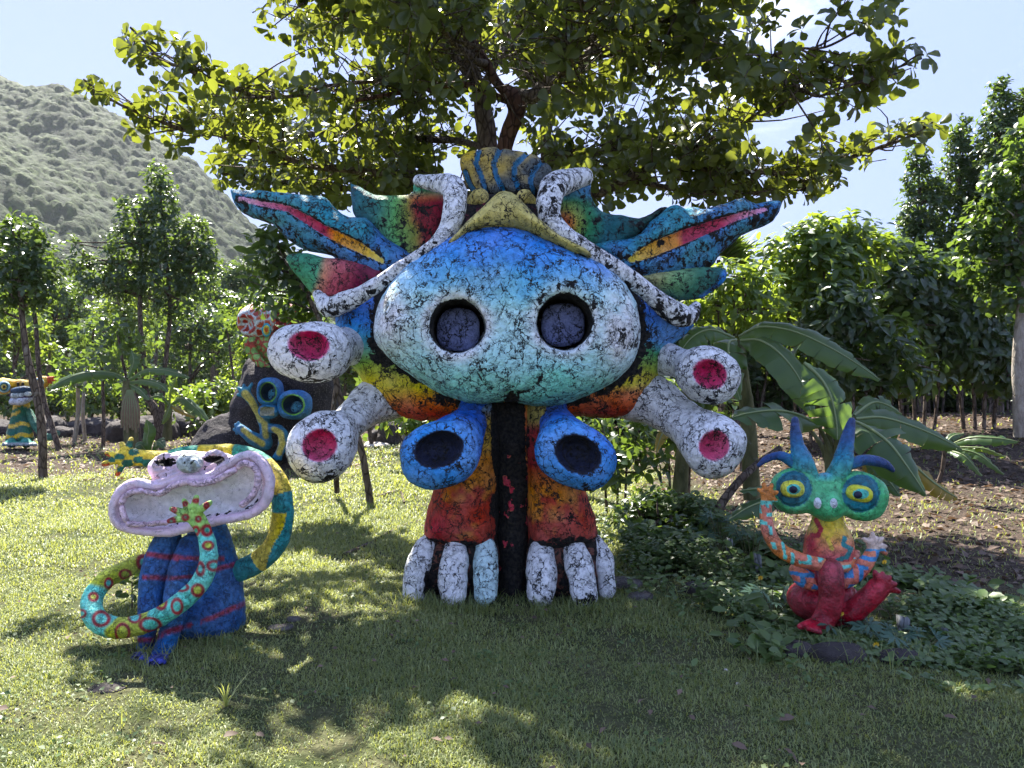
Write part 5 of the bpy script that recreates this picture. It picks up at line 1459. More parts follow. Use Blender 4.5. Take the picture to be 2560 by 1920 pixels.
    t2 = rp([(1372, 1210, 11.6, 20), (1370, 700, 11.6, 19), (1367, 407, 11.6, 17), (1364, 325, 11.6, 17), (1378, 253, 11.6, 19), (1369, 194, 11.6, 14), (1350, 60, 11.6, 9)])
    branch_obj('trunk', [t2], M['bark'], r2, 12, 0.02)
    b2 = [rp([(1367, 300, 11.6, 9), (1450, 180, 11.5, 7), (1560, 100, 11.4, 5)]), rp([(1367, 260, 11.6, 9), (1280, 120, 12, 7), (1200, 20, 12.3, 5)]), rp([(1369, 194, 11.6, 8), (1420, 60, 12, 6), (1480, -100, 12.4, 4)])]
    branch_obj('limb', b2, M['bark'], r2, 8, 0.01)
    cc = np.concatenate([b[0][-7:] for b in b2]); cc = np.repeat(cc, 14, 0) + R.normal(0, 0.42, (len(cc) * 14, 3))
    x, y = to_px(cc); cc = cc[in_poly(x, y, sil) | (y < -20)]
    Pp, D, N = rosettes(cc, R.normal(0, 0.5, (len(cc), 3)) + [0, 0, 0.8], 6, (50, 105), R)
    leaf_obj('foliage', OBO, Pp, D, N, R.uniform(0.12, 0.24, len(Pp)), R.beta(2, 2.6, len(Pp)), M['almond_leaf'], r2)
    print('almond rosettes', len(C))
T0 = time.time(); build_almond(); print('almond', time.time() - T0)

# ---- generic leafy tree / shrub made of crown blobs given in px
def blob_points(blobs, dens, R, shell=0.55):
    """blobs: (px,py,Y,rx,ry) -> centres and outward axes"""
    Cs, As = [], []
    for px_, py_, y, rx, ry in blobs:
        c = P(px_, py_, y); a = rx * y / F; b = ry * y / F
        n = max(6, int(dens * 4.2 * a * b))
        d = norm(R.normal(0, 1, (n, 3)))
        r = (shell + (1 - shell) * R.random((n, 1))) ** 0.8
        r *= 1 + 0.22 * vnoise(d * 2 + px_ * 0.1, 2.0, 5)[:, None]
        p = c + d * r * [a, min(a, 1.15 * b) * 0.95, b]
        Cs.append(p); As.append(d + [0, 0, 0.7])
    return np.concatenate(Cs), np.concatenate(As)

def leafy(name, label, cat, trunks, blobs, dens, leaf, tm, mat, k=6, group=None, R=None, barkm='bark', open_=(35, 85), parts=('trunk', 'crown'), wscale=1.0, base=None, vy=0.0):
    R = R or np.random.default_rng(abs(hash(label)) % 1000 if False else sum(map(ord, label)))
    if base is None:
        b0 = trunks[0][0] if trunks else blobs[0]
        base = P(b0[0], b0[1], b0[2])
    root = empty(name, base, label, cat, group)
    pths = []
    for L in trunks:
        c = catmull([[*P(a, b, y), r * y / F] for a, b, y, r in L], 3)
        pths.append((c[:, :3], c[:, 3]))
    C, A = blob_points(blobs, dens, R)
    g = gh(C[:, 0], C[:, 1]) + 0.05
    ok = C[:, 2] > g; C, A = C[ok], A[ok]
    if pths:
        for p_ in pths: branch_obj('trunk', [p_], M[barkm], root, 8, 0.008 * base[1] / 10)
        # limbs reach from the trunks to the crown blobs
        tp = np.concatenate([p_[0][len(p_[0]) // 2:] for p_ in pths])
        br = []
        for px_, py_, y, rx, ry in blobs:
            c = P(px_, py_, y)
            for q in range(3):
                e = c + R.normal(0, 0.35, 3) * [rx * y / F, rx * y / F, ry * y / F]
                cand = tp[tp[:, 2] < e[2] + 0.2]
                if len(cand) == 0: cand = tp
                s = cand[np.argmin(np.linalg.norm(cand - e, axis=1) + R.random(len(cand)) * 0.8)]
                m = (s + e) / 2 + R.normal(0, 0.08, 3) * np.linalg.norm(e - s)
                br.append((catmull([s, m, e], 3), np.linspace(0.03, 0.008, 7) * base[1] / 14))
        branch_obj('branches', br, M[barkm], root, 5, kind='stuff')
    Pp, D, N = rosettes(C, A, k, open_, R, leaf * 0.35)
    sz = R.uniform(0.65, 1.25, len(Pp)) * leaf
    var = np.clip(R.beta(2, 2.2, len(Pp)) * 0.9 + 0.12 * vnoise(Pp, 1.3, 9) + vy, 0, 0.99)
    leaf_obj('crown', tm, Pp, D, N, sz, var, M[mat], root, wscale)
    return root

def build_left_trees():
    leafy('slender_tree', 'slender dark green tree with leaning grey trunk, nearest on the left lawn', 'tree',
          [[(107, 1196, 12.9, 10), (106, 1100, 12.9, 10), (98, 1020, 12.9, 9), (84, 960, 12.9, 9), (68, 890, 12.9, 8), (57, 800, 12.9, 7), (50, 700, 12.9, 5), (48, 600, 12.9, 3)]],
          [(55, 580, 12.9, 52, 48), (30, 640, 12.8, 70, 60), (100, 660, 13, 55, 60), (60, 720, 12.9, 80, 45), (0, 720, 13, 60, 70), (-60, 640, 13, 60, 80), (120, 730, 13.2, 42, 34)], 120, 0.115, OVAL, 'dark_leaf', 6, vy=0.0)
    leafy('slender_tree', 'tall twin-stemmed dark tree with pointed top in front of the mountain', 'tree',
          [[(398, 1100, 19.5, 10), (392, 1030, 19.5, 11), (366, 985, 19.5, 8), (360, 900, 19.5, 7), (350, 800, 19.5, 6), (352, 700, 19.5, 5), (350, 560, 19.5, 3)],
           [(402, 1095, 19.5, 9), (408, 950, 19.6, 6), (420, 850, 19.6, 6), (424, 740, 19.6, 5), (412, 600, 19.6, 4), (400, 470, 19.6, 2)]],
          [(392, 445, 19.6, 26, 40), (405, 510, 19.6, 42, 55), (340, 540, 19.5, 45, 50), (330, 620, 19.5, 68, 60), (420, 600, 19.6, 60, 65), (478, 590, 19.6, 46, 50), (490, 680, 19.6, 55, 60), (410, 690, 19.5, 75, 55), (320, 700, 19.5, 62, 50), (240, 690, 19.5, 48, 45), (185, 610, 19.6, 10, 18), (200, 660, 19.5, 30, 34), (520, 640, 19.7, 24, 40), (440, 760, 19.6, 50, 34)], 85, 0.14, OVAL, 'dark_leaf', 6)
    leafy('young_tree', 'young tree with thin bare stem behind the upper left trumpet arm', 'tree',
          [[(925, 1262, 10.0, 9), (915, 1190, 10, 9), (902, 1120, 10, 9), (868, 1040, 10, 9), (842, 960, 10, 8), (830, 880, 10, 7), (790, 780, 10, 6), (740, 680, 10, 4)],
           [(842, 960, 10, 6), (832, 1040, 10, 6), (838, 1090, 10, 6), (842, 1230, 10.4, 7)]],
          [(665, 610, 10, 32, 40), (715, 650, 10, 52, 48), (640, 690, 9.9, 36, 38), (705, 740, 10.1, 60, 48), (770, 720, 10.2, 44, 60), (740, 790, 10.2, 52, 34), (690, 600, 10.1, 24, 36)], 60, 0.17, OVAL, 'dark_leaf', 6)
    # woods in the middle distance
    R = np.random.default_rng(5)
    spec = [(40, 830, 27, 90, 80, 'small round tree at the left edge behind the toothy sculpture'), (150, 800, 31, 85, 90, 'leafy tree between the two slender left trees'), (235, 850, 25, 70, 60, 'low bright-topped tree right of the leaning trunks'),
            (300, 800, 34, 80, 95, 'tree behind the big hanging banana leaf'), (480, 830, 29, 80, 85, 'tree just right of the twin-stemmed tree'), (570, 800, 33, 80, 100, 'dark tree left of the black boulder'),
            (640, 860, 26, 60, 90, 'tree directly behind the black boulder'), (700, 790, 38, 90, 90, 'far tree above the red helmet figure'), (800, 860, 30, 80, 100, 'tree seen between boulder and monster face'),
            (880, 900, 28, 70, 90, 'dark tree above the lower left trumpet arm'), (960, 880, 34, 90, 120, 'tree hidden behind the left side of the monster face'), (100, 760, 42, 100, 110, 'far tree behind the left woods'), (400, 760, 44, 110, 110, 'far tree rising behind the twin-stemmed tree'), (560, 740, 46, 110, 100, 'far tree below the mountain foot')]
    for i, (px_, py_, y, rx, ry, lab) in enumerate(spec):
        gz = 960 + (CAMZ - float(gh(P(px_, py_, y)[0], y))) * F / y
        tr = [[(px_ + dx, gz + 4, y, 5.5), (px_ + dx + R.uniform(-6, 6), (gz + py_) / 2 + 20, y, 4.5), (px_ + dx * 0.5, py_, y, 3)] for dx in ((-25, 18) if i % 2 else (-8,))]
        bl = [(px_, py_, y, rx * .8, ry * .75)] + [(px_ + R.uniform(-1, 1) * rx * 0.75, py_ + R.uniform(-.8, .7) * ry, y + R.uniform(-1, 1), rx * 0.42, ry * 0.36) for _ in range(6)]
        leafy('woodland_tree', lab, 'tree', tr, bl, 34, 0.19, SIMP, 'dark_leaf' if i % 3 else 'bright_leaf', 6, 'trees of the wood on the left', wscale=1.3)
    leafy('bright_shrub', 'bright green rounded shrub left of the black boulder', 'shrub', [[(535, 1060, 21, 4), (535, 1000, 21, 3)]],
          [(535, 985, 21, 58, 38), (500, 1010, 21, 36, 30), (575, 1010, 21, 38, 36), (540, 1030, 21, 45, 26)], 75, 0.15, OVAL, 'bright_leaf', 6, vy=0.1)
    for i, (px_, py_, y, rx, ry, pl) in enumerate([(30, 985, 25, 70, 40, 'leftmost'), (130, 990, 26, 60, 36, 'second from the left'), (225, 985, 24.5, 60, 40, 'third from the left'), (300, 1000, 25, 50, 34, 'fourth from the left'), (455, 1010, 25.5, 50, 36, 'fifth from the left'), (380, 960, 28, 70, 50, 'behind the twin-stemmed tree'), (610, 940, 29, 60, 60, 'behind the boulder')]):
        leafy('undergrowth_bush', 'shady undergrowth bush of the left wood, ' + pl, 'bush', [[(px_, 1062, y, 3), (px_, 1030, y, 3), (px_ + 4, py_, y, 2)]],
              [(px_, py_, y, rx, ry), (px_ - rx * .6, py_ + 15, y, rx * .5, ry * .7), (px_ + rx * .6, py_ + 12, y, rx * .5, ry * .8), (px_ + rx * .1, py_ + 34, y - .3, rx * .8, ry * .5)], 34, 0.19, SIMP, 'dark_leaf' if i % 2 else 'bright_leaf', 6, 'undergrowth bushes of the left wood', wscale=1.2)
    # bare thin stems of the wood
    stems = [(185, 1065, 20, 195, 960, 6, 'pale crooked stem beside the toothy sculpture'), (212, 1065, 21, 216, 930, 5, 'straight stem right of the pale crooked stem'), (258, 1078, 19, 256, 940, 5, 'thin straight stem by the dark mound'),
             (150, 1010, 18, 90, 820, 7, 'long trunk leaning left behind the nearest slender tree'), (312, 1112, 18, 306, 900, 5, 'thin stem behind the raised yellow hand'), (490, 1105, 20, 484, 1040, 3, 'short thin stem on the sunlit lawn'),
             (932, 1120, 19.5, 928, 1030, 6, 'stem next to the dark upright stones'), (1001, 1140, 17.5, 1000, 1040, 6, 'pale stake-like stem by the blue trumpet'), (588, 980, 24, 575, 880, 4, 'thin stem left of the boulder'), (350, 1050, 19, 340, 940, 5, 'stem beside the banana plants')]
    for bx, by, y, tx, ty, r, lab in stems:
        b = P(bx, by, y); b[2] = float(gh(b[0], b[1])) - 0.05
        t_ = P(tx, ty, y); m = (b + t_) / 2 + R.normal(0, 0.12, 3) * [1, 1, 0]
        root = empty('bare_sapling', b, lab, 'sapling', 'bare stems standing in the left wood')
        c = catmull([b, m, t_, t_ + (t_ - m) * 0.6], 4)
        branch_obj('stem', [(c, np.linspace(r, r * 0.6, len(c)) * y / F)], M['pale_bark'] if 'pale' in lab else M['bark'], root, 7, 0.01)
        cc = c[-3:].repeat(10, 0) + R.normal(0, 0.3, (30, 3))
        Pp, D, N = rosettes(cc, R.normal(0, 1, (30, 3)) + [0, 0, 1], 5, (40, 90), R)
        leaf_obj('leaves', SIMP, Pp, D, N, R.uniform(0.12, 0.26, len(Pp)), R.random(len(Pp)), M['dark_leaf'], root, 1.3)
T0 = time.time(); build_left_trees(); print('left trees', time.time() - T0)

def build_right_trees():
    leafy('columnar_tree', 'shortest of the three pointed evergreen trees on the right', 'tree', [[(2300, 1030, 18.5, 8), (2300, 700, 18.5, 6), (2298, 420, 18.5, 2)]],
          [(2296, 400, 18.5, 22, 36), (2300, 450, 18.5, 38, 50), (2305, 530, 18.5, 52, 60), (2310, 620, 18.5, 62, 70), (2270, 560, 18.5, 22, 30), (2340, 480, 18.6, 22, 40), (2260, 640, 18.6, 50, 60)], 120, 0.135, OVAL, 'dark_leaf', 6)
    leafy('columnar_tree', 'middle one of the three pointed evergreen trees on the right', 'tree', [[(2400, 1030, 18.8, 8), (2400, 700, 18.8, 6), (2400, 340, 18.8, 2)]],
          [(2402, 325, 18.8, 20, 38), (2400, 380, 18.8, 36, 50), (2395, 450, 18.8, 46, 60), (2390, 550, 18.8, 56, 70), (2395, 640, 18.8, 60, 60), (2430, 420, 18.8, 20, 40), (2440, 520, 18.8, 50, 80)], 120, 0.135, OVAL, 'dark_leaf', 6)
    leafy('columnar_tree', 'tallest of the three pointed evergreen trees near the right edge', 'tree', [[(2500, 1030, 18, 9), (2500, 700, 18, 7), (2502, 240, 18, 2)]],
          [(2502, 228, 18, 20, 38), (2500, 280, 18, 38, 48), (2495, 350, 18, 58, 60), (2500, 430, 18, 68, 66), (2495, 530, 18, 74, 74), (2550, 330, 18, 46, 90), (2580, 260, 18, 30, 60), (2540, 470, 18, 60, 80), (2460, 600, 18, 60, 70)], 110, 0.135, OVAL, 'dark_leaf', 6)
    leafy('light_leaved_tree', 'light green round-leaved tree at the right edge with a pale trunk', 'tree', [[(2552, 1092, 11.3, 16), (2548, 1000, 11.3, 15), (2546, 900, 11.3, 15), (2550, 845, 11.3, 14), (2556, 700, 11.3, 10), (2550, 560, 11.3, 6)]],
          [(2530, 470, 11.3, 62, 62), (2480, 560, 11.4, 60, 66), (2560, 600, 11.3, 90, 90), (2470, 660, 11.5, 70, 60), (2540, 720, 11.4, 80, 60), (2440, 600, 11.5, 36, 40), (2600, 450, 11.2, 60, 90), (2560, 360, 11.3, 40, 50)], 75, 0.125, OBO, 'dark_leaf', 7, barkm='pale_bark', vy=0.12)
    bigs = [('large-leaved shrub with bright top right of the monster fins', [(2030, 600, 13.5, 70, 60), (1960, 640, 13.5, 62, 60), (2100, 590, 13.5, 70, 60), (2150, 640, 13.5, 80, 70), (2060, 690, 13.3, 100, 80), (1985, 735, 13.4, 66, 60)], 13.5, 2040),
            ('large-leaved dark shrub below the pointed trees', [(2220, 640, 14.5, 80, 60), (2250, 720, 14.3, 110, 90), (2330, 700, 14.5, 100, 80), (2300, 820, 14.3, 120, 90), (2400, 780, 14.5, 110, 100)], 14.5, 2300),
            ('dark shrub behind the big banana leaves', [(2100, 780, 12.8, 100, 90), (2180, 860, 12.8, 100, 80), (2060, 860, 12.9, 90, 80), (2260, 930, 13, 90, 60), (2150, 940, 13, 100, 60)], 12.8, 2150),
            ('dark shrub near the right edge above the leaf-strewn ground', [(2440, 860, 14.5, 90, 80), (2500, 800, 14.7, 80, 90), (2380, 900, 14.4, 80, 70), (2480, 930, 14.6, 70, 60), (2560, 900, 14.8, 70, 80)], 14.5, 2450)]
    for lab, bl, y, bx in bigs:
        gz = 960 + (CAMZ - float(gh(P(bx, 900, y)[0], y))) * F / y
        tr = [[(bx + dx, gz + 3, y, 5), (bx + dx * 1.3, gz - 90, y, 4), (bx + dx * 2, bl[0][1] + 60, y, 3)] for dx in (-40, -12, 10, 34)]
        leafy('glossy_shrub', lab, 'shrub', tr, bl, 52, 0.21, OVAL, 'dark_leaf' if 'dark' in lab else 'bright_leaf', 6, 'large-leaved shrubs behind the right figure', wscale=0.95, open_=(45, 115))
    mids = [('yellow-green shrub between the monster fins and the banana plants', [(1830, 700, 12.5, 60, 50), (1760, 740, 12.5, 50, 50), (1880, 720, 12.7, 60, 60), (1900, 790, 12.6, 70, 60), (1800, 800, 12.4, 70, 60)], 12.5, 1830, 'bright_leaf', 0.17),
            ('small dark shrub behind the lower right trumpet arm', [(1700, 1000, 10.5, 70, 50), (1620, 1040, 10.5, 60, 50), (1780, 1020, 10.6, 60, 50), (1690, 1080, 10.3, 90, 40)], 10.5, 1700, 'dark_leaf', 0.17),
            ('dark leafy shrub behind the right blue trumpet', [(1480, 1070, 9.4, 60, 30), (1560, 1090, 9.2, 60, 50), (1600, 1150, 8.8, 70, 45), (1520, 1160, 8.9, 60, 45), (1450, 1170, 9.0, 50, 40)], 9.2, 1540, 'dark_leaf', 0.15),
            ('dark undergrowth beside the monster right foot', [(1580, 1290, 7.6, 50, 34), (1640, 1270, 7.8, 60, 45), (1700, 1330, 7.2, 55, 34), (1600, 1340, 7.0, 60, 22), (1760, 1300, 7.6, 50, 40)], 7.6, 1640, 'dark_leaf', 0.085),
            ('leafy shrub seen under the red chin of the monster', [(1010, 1045, 14, 60, 24), (1060, 1060, 14, 50, 26), (1100, 1060, 14, 50, 30)], 14, 1050, 'bright_leaf', 0.2)]
    for lab, bl, y, bx, mt, lf in mids:
        gz = 960 + (CAMZ - float(gh(P(bx, 900, y)[0], y))) * F / y
        tr = [[(bx + dx, gz + 3, y, 3.5), (bx + dx * 1.2, (gz + bl[0][1]) / 2, y, 3), (bx + dx * 1.6, bl[0][1], y, 2)] for dx in (-24, 4, 22)]
        leafy('leafy_shrub', lab, 'shrub', tr, bl, 62 if lf > .1 else 170, lf, OVAL, mt, 6, 'lower shrubs behind the sculptures')
    # hedge row of thin stems closing the garden on the right, and woods beyond
    R = np.random.default_rng(9)
    for i in range(9):
        px_ = 1500 + i * 140; y = 19.5 + R.uniform(-.5, .8)
        base = P(px_, 960, y); base[2] = float(gh(base[0], base[1]))
        root = empty('hedge_bush', base, 'dark hedge bush with bare stems below, %s of nine counted from the left' % ['first', 'second', 'third', 'fourth', 'fifth', 'sixth', 'seventh', 'eighth', 'ninth'][i], 'bush', 'hedge row bushes at the back right')
        st = []
        for q in range(16):
            b = base + [R.uniform(-.8, .8), R.uniform(-.4, .4), -0.05]
            e = b + [R.normal(0, .18), R.normal(0, .1), R.uniform(1.4, 2.6)]
            st.append((catmull([b, (b + e) / 2 + R.normal(0, .06, 3), e], 3), np.linspace(0.03, 0.015, 7)))
        branch_obj('stems', st, M['bark'], root, 5, kind='stuff')
        C = base + np.stack([R.uniform(-1.0, 1.0, 420), R.uniform(-.5, .5, 420), R.uniform(1.0, 3.6, 420)], 1)
        C2 = base + np.stack([R.uniform(-1.0, 1.0, 420), R.uniform(0.2, .8, 420), R.uniform(0.0, 1.4, 420)], 1)
        C = np.concatenate([C, C2])
        Pp, D, N = rosettes(C, R.normal(0, .6, (len(C), 3)) + [0, -.3, .6], 5, (40, 90), R, 0.06)
        leaf_obj('leaves', SIMP, Pp, D, N, R.uniform(.16, .3, len(Pp)), R.beta(2, 2.5, len(Pp)), M['dark_leaf'], root, 1.3)
    for i in range(10):
        px_ = 980 + i * 120 + R.uniform(-30, 30); y = 27 + R.uniform(-2, 6)
        lab = 'low far tree behind the sculptures, %s of ten counted from the left' % ['first', 'second', 'third', 'fourth', 'fifth', 'sixth', 'seventh', 'eighth', 'ninth', 'tenth'][i]
        leafy('woodland_tree', lab, 'tree', [[(px_, 1030, y, 6), (px_, 940, y, 5), (px_, 860, y, 3)]],
              [(px_, 900, y, 80, 80), (px_ - 30, 850, y, 50, 50), (px_ + 35, 870, y, 50, 50), (px_, 985, y + 1, 75, 40)], 22, 0.24, SIMP, 'dark_leaf', 6, 'trees of the far belt behind the garden', wscale=1.3)
    # palm tuft
    b = P(1800, 700, 16); b[2] = 0.3
    root = empty('palm', b, 'small palm whose spiky yellow-green fan shows beside the right lower fin', 'palm tree')
    c = np.array([b, P(1800, 650, 16)])
    branch_obj('trunk', [(catmull([b, (b + c[1]) / 2 + [.05, 0, 0], c[1]], 4), np.linspace(.09, .07, 9))], M['bark'], root, 8, .01)
    n = 420; th = R.uniform(-.2, 3.34, n); ph = R.uniform(-.9, .9, n)
    D = np.stack([np.cos(th) * np.cos(ph), np.sin(ph), np.sin(th) * np.cos(ph)], 1)
    leaf_obj('fronds', SIMP, np.tile(c[1], (n, 1)) + D * 0.1, D, R.normal(0, 1, (n, 3)), R.uniform(.45, .85, n), R.uniform(.4, 1, n), M['bright_leaf'], root, 0.12)
def build_far_wood():
    R = np.random.default_rng(15)
    n = 9000
    x = R.uniform(-48, 16, n); y = R.uniform(50, 58, n)
    h = 5.5 + 2.2 * vnoise(np.c_[x, 0 * x, 0 * x], 0.25, 3) + 1.2 * vnoise(np.c_[x, 0 * x, 0 * x], 0.9, 4)
    z = h * R.random(n) ** 0.8 + gh(x, y)
    C = np.c_[x, y, z]
    Pp, D, N = rosettes(C, R.normal(0, .6, (n, 3)) + [0, -.3, .7], 5, (40, 95), R, .12)
    o = leaf_obj('distant_wood', SIMP, Pp, D, N, R.uniform(.3, .55, len(Pp)), np.clip(R.beta(2, 2, len(Pp)), 0, 1), M['dark_leaf'], None, 1.4)
    tag(o, 'dark mass of bushes closing the view below the mountain', 'wood')
build_far_wood()
T0 = time.time(); build_right_trees(); print('right trees', time.time() - T0)
# ------------------------------------------------------------------ banana plants
def banana_leaf(path, widths, parent, mat='banana_leaf', seed=0, face=None, tears=0.6, droop=0.5, name='leaf'):
    """path: (px,py,Y) rows of the midrib; widths: half width in px at each row; blade sides droop"""
    R = np.random.default_rng(seed)
    pts = np.array([[*P(a, b, y), w * y / F] for (a, b, y), w in zip(path, widths)])
    c = catmull(pts, max(4, 22 // (len(pts) - 1)))
    n = len(c); T = norm(np.gradient(c[:, :3], axis=0))
    up = np.array([0, -0.75, 0.66]) if face is None else np.array(face, float)
    V, Fq, va = [], [], []
    cols = 5
    for side in (-1, 1):
        i0 = 0; seg = []
        while i0 < n - 1:
            i1 = min(n - 1, i0 + R.integers(2, 6)); seg.append((i0, i1)); i0 = i1
        for (a, b) in seg:
            gap = R.random() < tears; dr = droop + R.normal(0, 0.14); shift = (R.uniform(0.05, 0.38) if gap else 0)
            base_i = len(V)
            for i in range(a, b + 1):
                S_ = norm(np.cross(T[i], up)) * side; U = norm(np.cross(S_, T[i]) * side)
                fr = 0 if b == a else (i - a) / (b - a)
                pinch = shift * c[i, 3] * (1 if i == b else 0)
                for j in range(cols):
                    s = j / (cols - 1); w_ = c[i, 3] * s
                    z = -dr * w_ * s * 1.0 + 0.10 * w_
                    p = c[i, :3] + S_ * w_ * math.cos(min(1.2, dr * s)) + U * z - T[i] * pinch * s * s + U * 0.012 * math.sin(i * 2.1) * s
                    V.append(p); va.append(1.0 if (j == cols - 1 and R.random() < 0.22) else 0.45 + 0.25 * math.sin(i * 1.9 + side) * 0.6 + 0.2 * s + R.normal(0, 0.03))
            m = b - a + 1
            for i in range(m - 1):
                for j in range(cols - 1):
                    k = base_i + i * cols + j
                    q = (k, k + 1, k + cols + 1, k + cols)
                    Fq.append(q if side > 0 else q[::-1])
    o = obj_np(name, np.array(V), np.array(Fq), 4, M[mat], parent, {'var': ('FLOAT', 'POINT', np.clip(va, 0, 1))}, True)
    rr = np.linspace(0.016, 0.004, n) * (0.6 + c[:, 3].max() * 2)
    mr = branch_obj('midrib', [(c[:, :3] + np.array([0, 0, 0.004]), rr)], M['midrib'], None, 6)
    mr.parent = o
    base = wpos(parent)
    mr.data.transform(Matrix.Translation(tuple(-base)))
    return o
t_ = NT('banana_midrib'); M['midrib'] = t_.done(t_.bsdf((0.22, 0.27, 0.11), 0.5, 0.4))

def stem_part(parent, L, r0, r1, mat='stem', name='stem'):
    c = catmull([P(*q) for q in L], 4)
    return branch_obj(name, [(c, np.linspace(r0, r1, len(c)))], M[mat], parent, 10, 0.008)

def build_bananas():
    b = P(2085, 1380, 6.9); b[2] = float(gh(b[0], b[1]))
    r = empty('banana_plant', b, 'big banana plant with broad arching leaves right behind the goggle-eyed figure', 'banana plant')
    stem_part(r, [(2085, 1400, 6.9), (2082, 1300, 6.9), (2080, 1180, 6.9), (2070, 1110, 6.9)], 0.085, 0.05)
    for pth in ([(2080, 1190, 6.9), (2068, 1110, 6.85), (2046, 1062, 6.8)], [(2084, 1180, 6.9), (2096, 1090, 6.8), (2118, 1040, 6.7), (2139, 1052, 6.6)], [(2080, 1180, 6.9), (2072, 1080, 6.85), (2040, 1000, 6.7), (2019, 912, 6.5)], [(2075, 1190, 6.95), (2055, 1120, 7.0), (2030, 1080, 7.1)]):
        stem_part(r, pth, 0.030, 0.016, name='leaf_stalk')
    banana_leaf([(2010, 908, 6.4), (2050, 945, 6.35), (2076, 990, 6.3), (2090, 1050, 6.28), (2094, 1100, 6.26)], [14, 62, 72, 56, 6], r, seed=1)
    banana_leaf([(2048, 1062, 6.7), (1990, 1036, 6.6), (1933, 1027, 6.5), (1870, 1034, 6.4), (1830, 1045, 6.35)], [10, 56, 62, 46, 4], r, seed=2, face=(0, -0.5, 0.86))
    banana_leaf([(2128, 1052, 6.6), (2170, 1070, 6.3), (2222, 1108, 6.1), (2268, 1168, 6.0), (2316, 1240, 5.95)], [12, 66, 74, 62, 5], r, seed=3)
    banana_leaf([(2140, 1048, 6.8), (2200, 1044, 6.8), (2264, 1060, 6.8), (2335, 1088, 6.8), (2405, 1124, 6.8)], [8, 38, 46, 40, 4], r, seed=4)
    banana_leaf([(2135, 1040, 7.1), (2180, 1008, 7.2), (2215, 1012, 7.2), (2255, 1036, 7.2)], [8, 30, 32, 4], r, seed=5)
    banana_leaf([(2170, 1160, 6.7), (2215, 1196, 6.6), (2250, 1240, 6.5)], [10, 34, 6], r, seed=6)
    banana_leaf([(2270, 1150, 6.4), (2320, 1196, 6.4), (2360, 1226, 6.4), (2394, 1246, 6.4)], [8, 24, 28, 6], r, 'old_leaf', seed=7)
    banana_leaf([(2150, 1150, 6.8), (2180, 1172, 6.8), (2205, 1205, 6.8)], [8, 24, 8], r, 'old_leaf', seed=8)
    banana_leaf([(2040, 1200, 6.6), (1980, 1218, 6.4), (1900, 1222, 6.3), (1848, 1228, 6.2)], [6, 22, 26, 4], r, seed=9, face=(0, -.4, .9))
    banana_leaf([(2020, 1240, 6.5), (1950, 1245, 6.3), (1880, 1265, 6.1), (1822, 1300, 6.0)], [6, 26, 32, 4], r, seed=10, face=(0, -.6, .8))
    b = P(1860, 1200, 8.4); b[2] = float(gh(b[0], b[1]))
    r = empty('banana_plant', b, 'banana plant between the right trumpet arms and the broad-leaved one', 'banana plant')
    stem_part(r, [(1880, 1250, 8.4), (1870, 1050, 8.4), (1850, 900, 8.4), (1848, 850, 8.4)], 0.10, 0.045)
    banana_leaf([(1848, 842, 8.2), (1900, 818, 8.0), (1980, 828, 7.8), (2060, 862, 7.6), (2130, 902, 7.5), (2200, 950, 7.4)], [8, 36, 44, 46, 38, 5], r, seed=11, face=(0.1, -0.8, 0.6))
    banana_leaf([(1852, 852, 8.0), (1900, 852, 7.8), (1955, 890, 7.6), (2005, 960, 7.5), (2030, 1040, 7.4)], [10, 46, 58, 52, 6], r, seed=12)
    banana_leaf([(1840, 850, 8.3), (1822, 860, 8.0), (1826, 920, 7.8), (1850, 1000, 7.7)], [8, 46, 50, 5], r, seed=13)
    banana_leaf([(1835, 845, 8.5), (1780, 825, 8.4), (1735, 840, 8.3), (1700, 880, 8.2)], [8, 36, 38, 5], r, seed=14)
    b = P(1700, 1270, 8.6); b[2] = float(gh(b[0], b[1]))
    r = empty('banana_plant', b, 'banana plant stem with dry hanging leaves below the lower right trumpet arm', 'banana plant')
    stem_part(r, [(1695, 1310, 8.6), (1702, 1200, 8.6), (1712, 1080, 8.6), (1720, 960, 8.6)], 0.095, 0.06)
    banana_leaf([(1718, 980, 8.5), (1690, 900, 8.4), (1650, 870, 8.3)], [8, 30, 5], r, seed=17)
    banana_leaf([(1715, 1040, 8.4), (1735, 1100, 8.3), (1742, 1180, 8.3)], [6, 16, 4], r, 'old_leaf', seed=18)
    banana_leaf([(1705, 1060, 8.4), (1660, 1080, 8.1), (1640, 1130, 8.0)], [6, 18, 4], r, 'old_leaf', seed=19)
    log = empty('leaning_log', P(1790, 1290, 7.8), 'brown dead banana trunk leaning behind the raised orange hand', 'log')
    stem_part(log, [(1762, 1330, 7.6), (1810, 1250, 7.7), (1870, 1180, 7.9), (1950, 1120, 8.2)], 0.05, 0.035, 'bark', 'trunk')
    b = P(2352, 1215, 9.6); b[2] = float(gh(b[0], b[1]))
    r = empty('broad_leaved_plant', b, 'small plant with dark paddle leaves standing on the leaf-strewn ground', 'plant')
    stem_part(r, [(2345, 1212, 9.6), (2356, 1170, 9.6), (2360, 1120, 9.6)], 0.03, 0.02, 'bark')
    for i, (pa, w_) in enumerate((([(2362, 1120, 9.6), (2420, 1096, 9.3), (2490, 1096, 9.1), (2545, 1104, 9.0)], [5, 18, 20, 4]), ([(2364, 1125, 9.6), (2410, 1140, 9.3), (2455, 1190, 9.2)], [5, 17, 4]), ([(2366, 1122, 9.6), (2440, 1134, 9.4), (2510, 1186, 9.2)], [5, 17, 4]),
                                  ([(2360, 1118, 9.6), (2380, 1092, 9.7), (2410, 1084, 9.8)], [5, 12, 3]), ([(2360, 1120, 9.6), (2330, 1100, 9.5), (2290, 1105, 9.4)], [5, 14, 3]))):
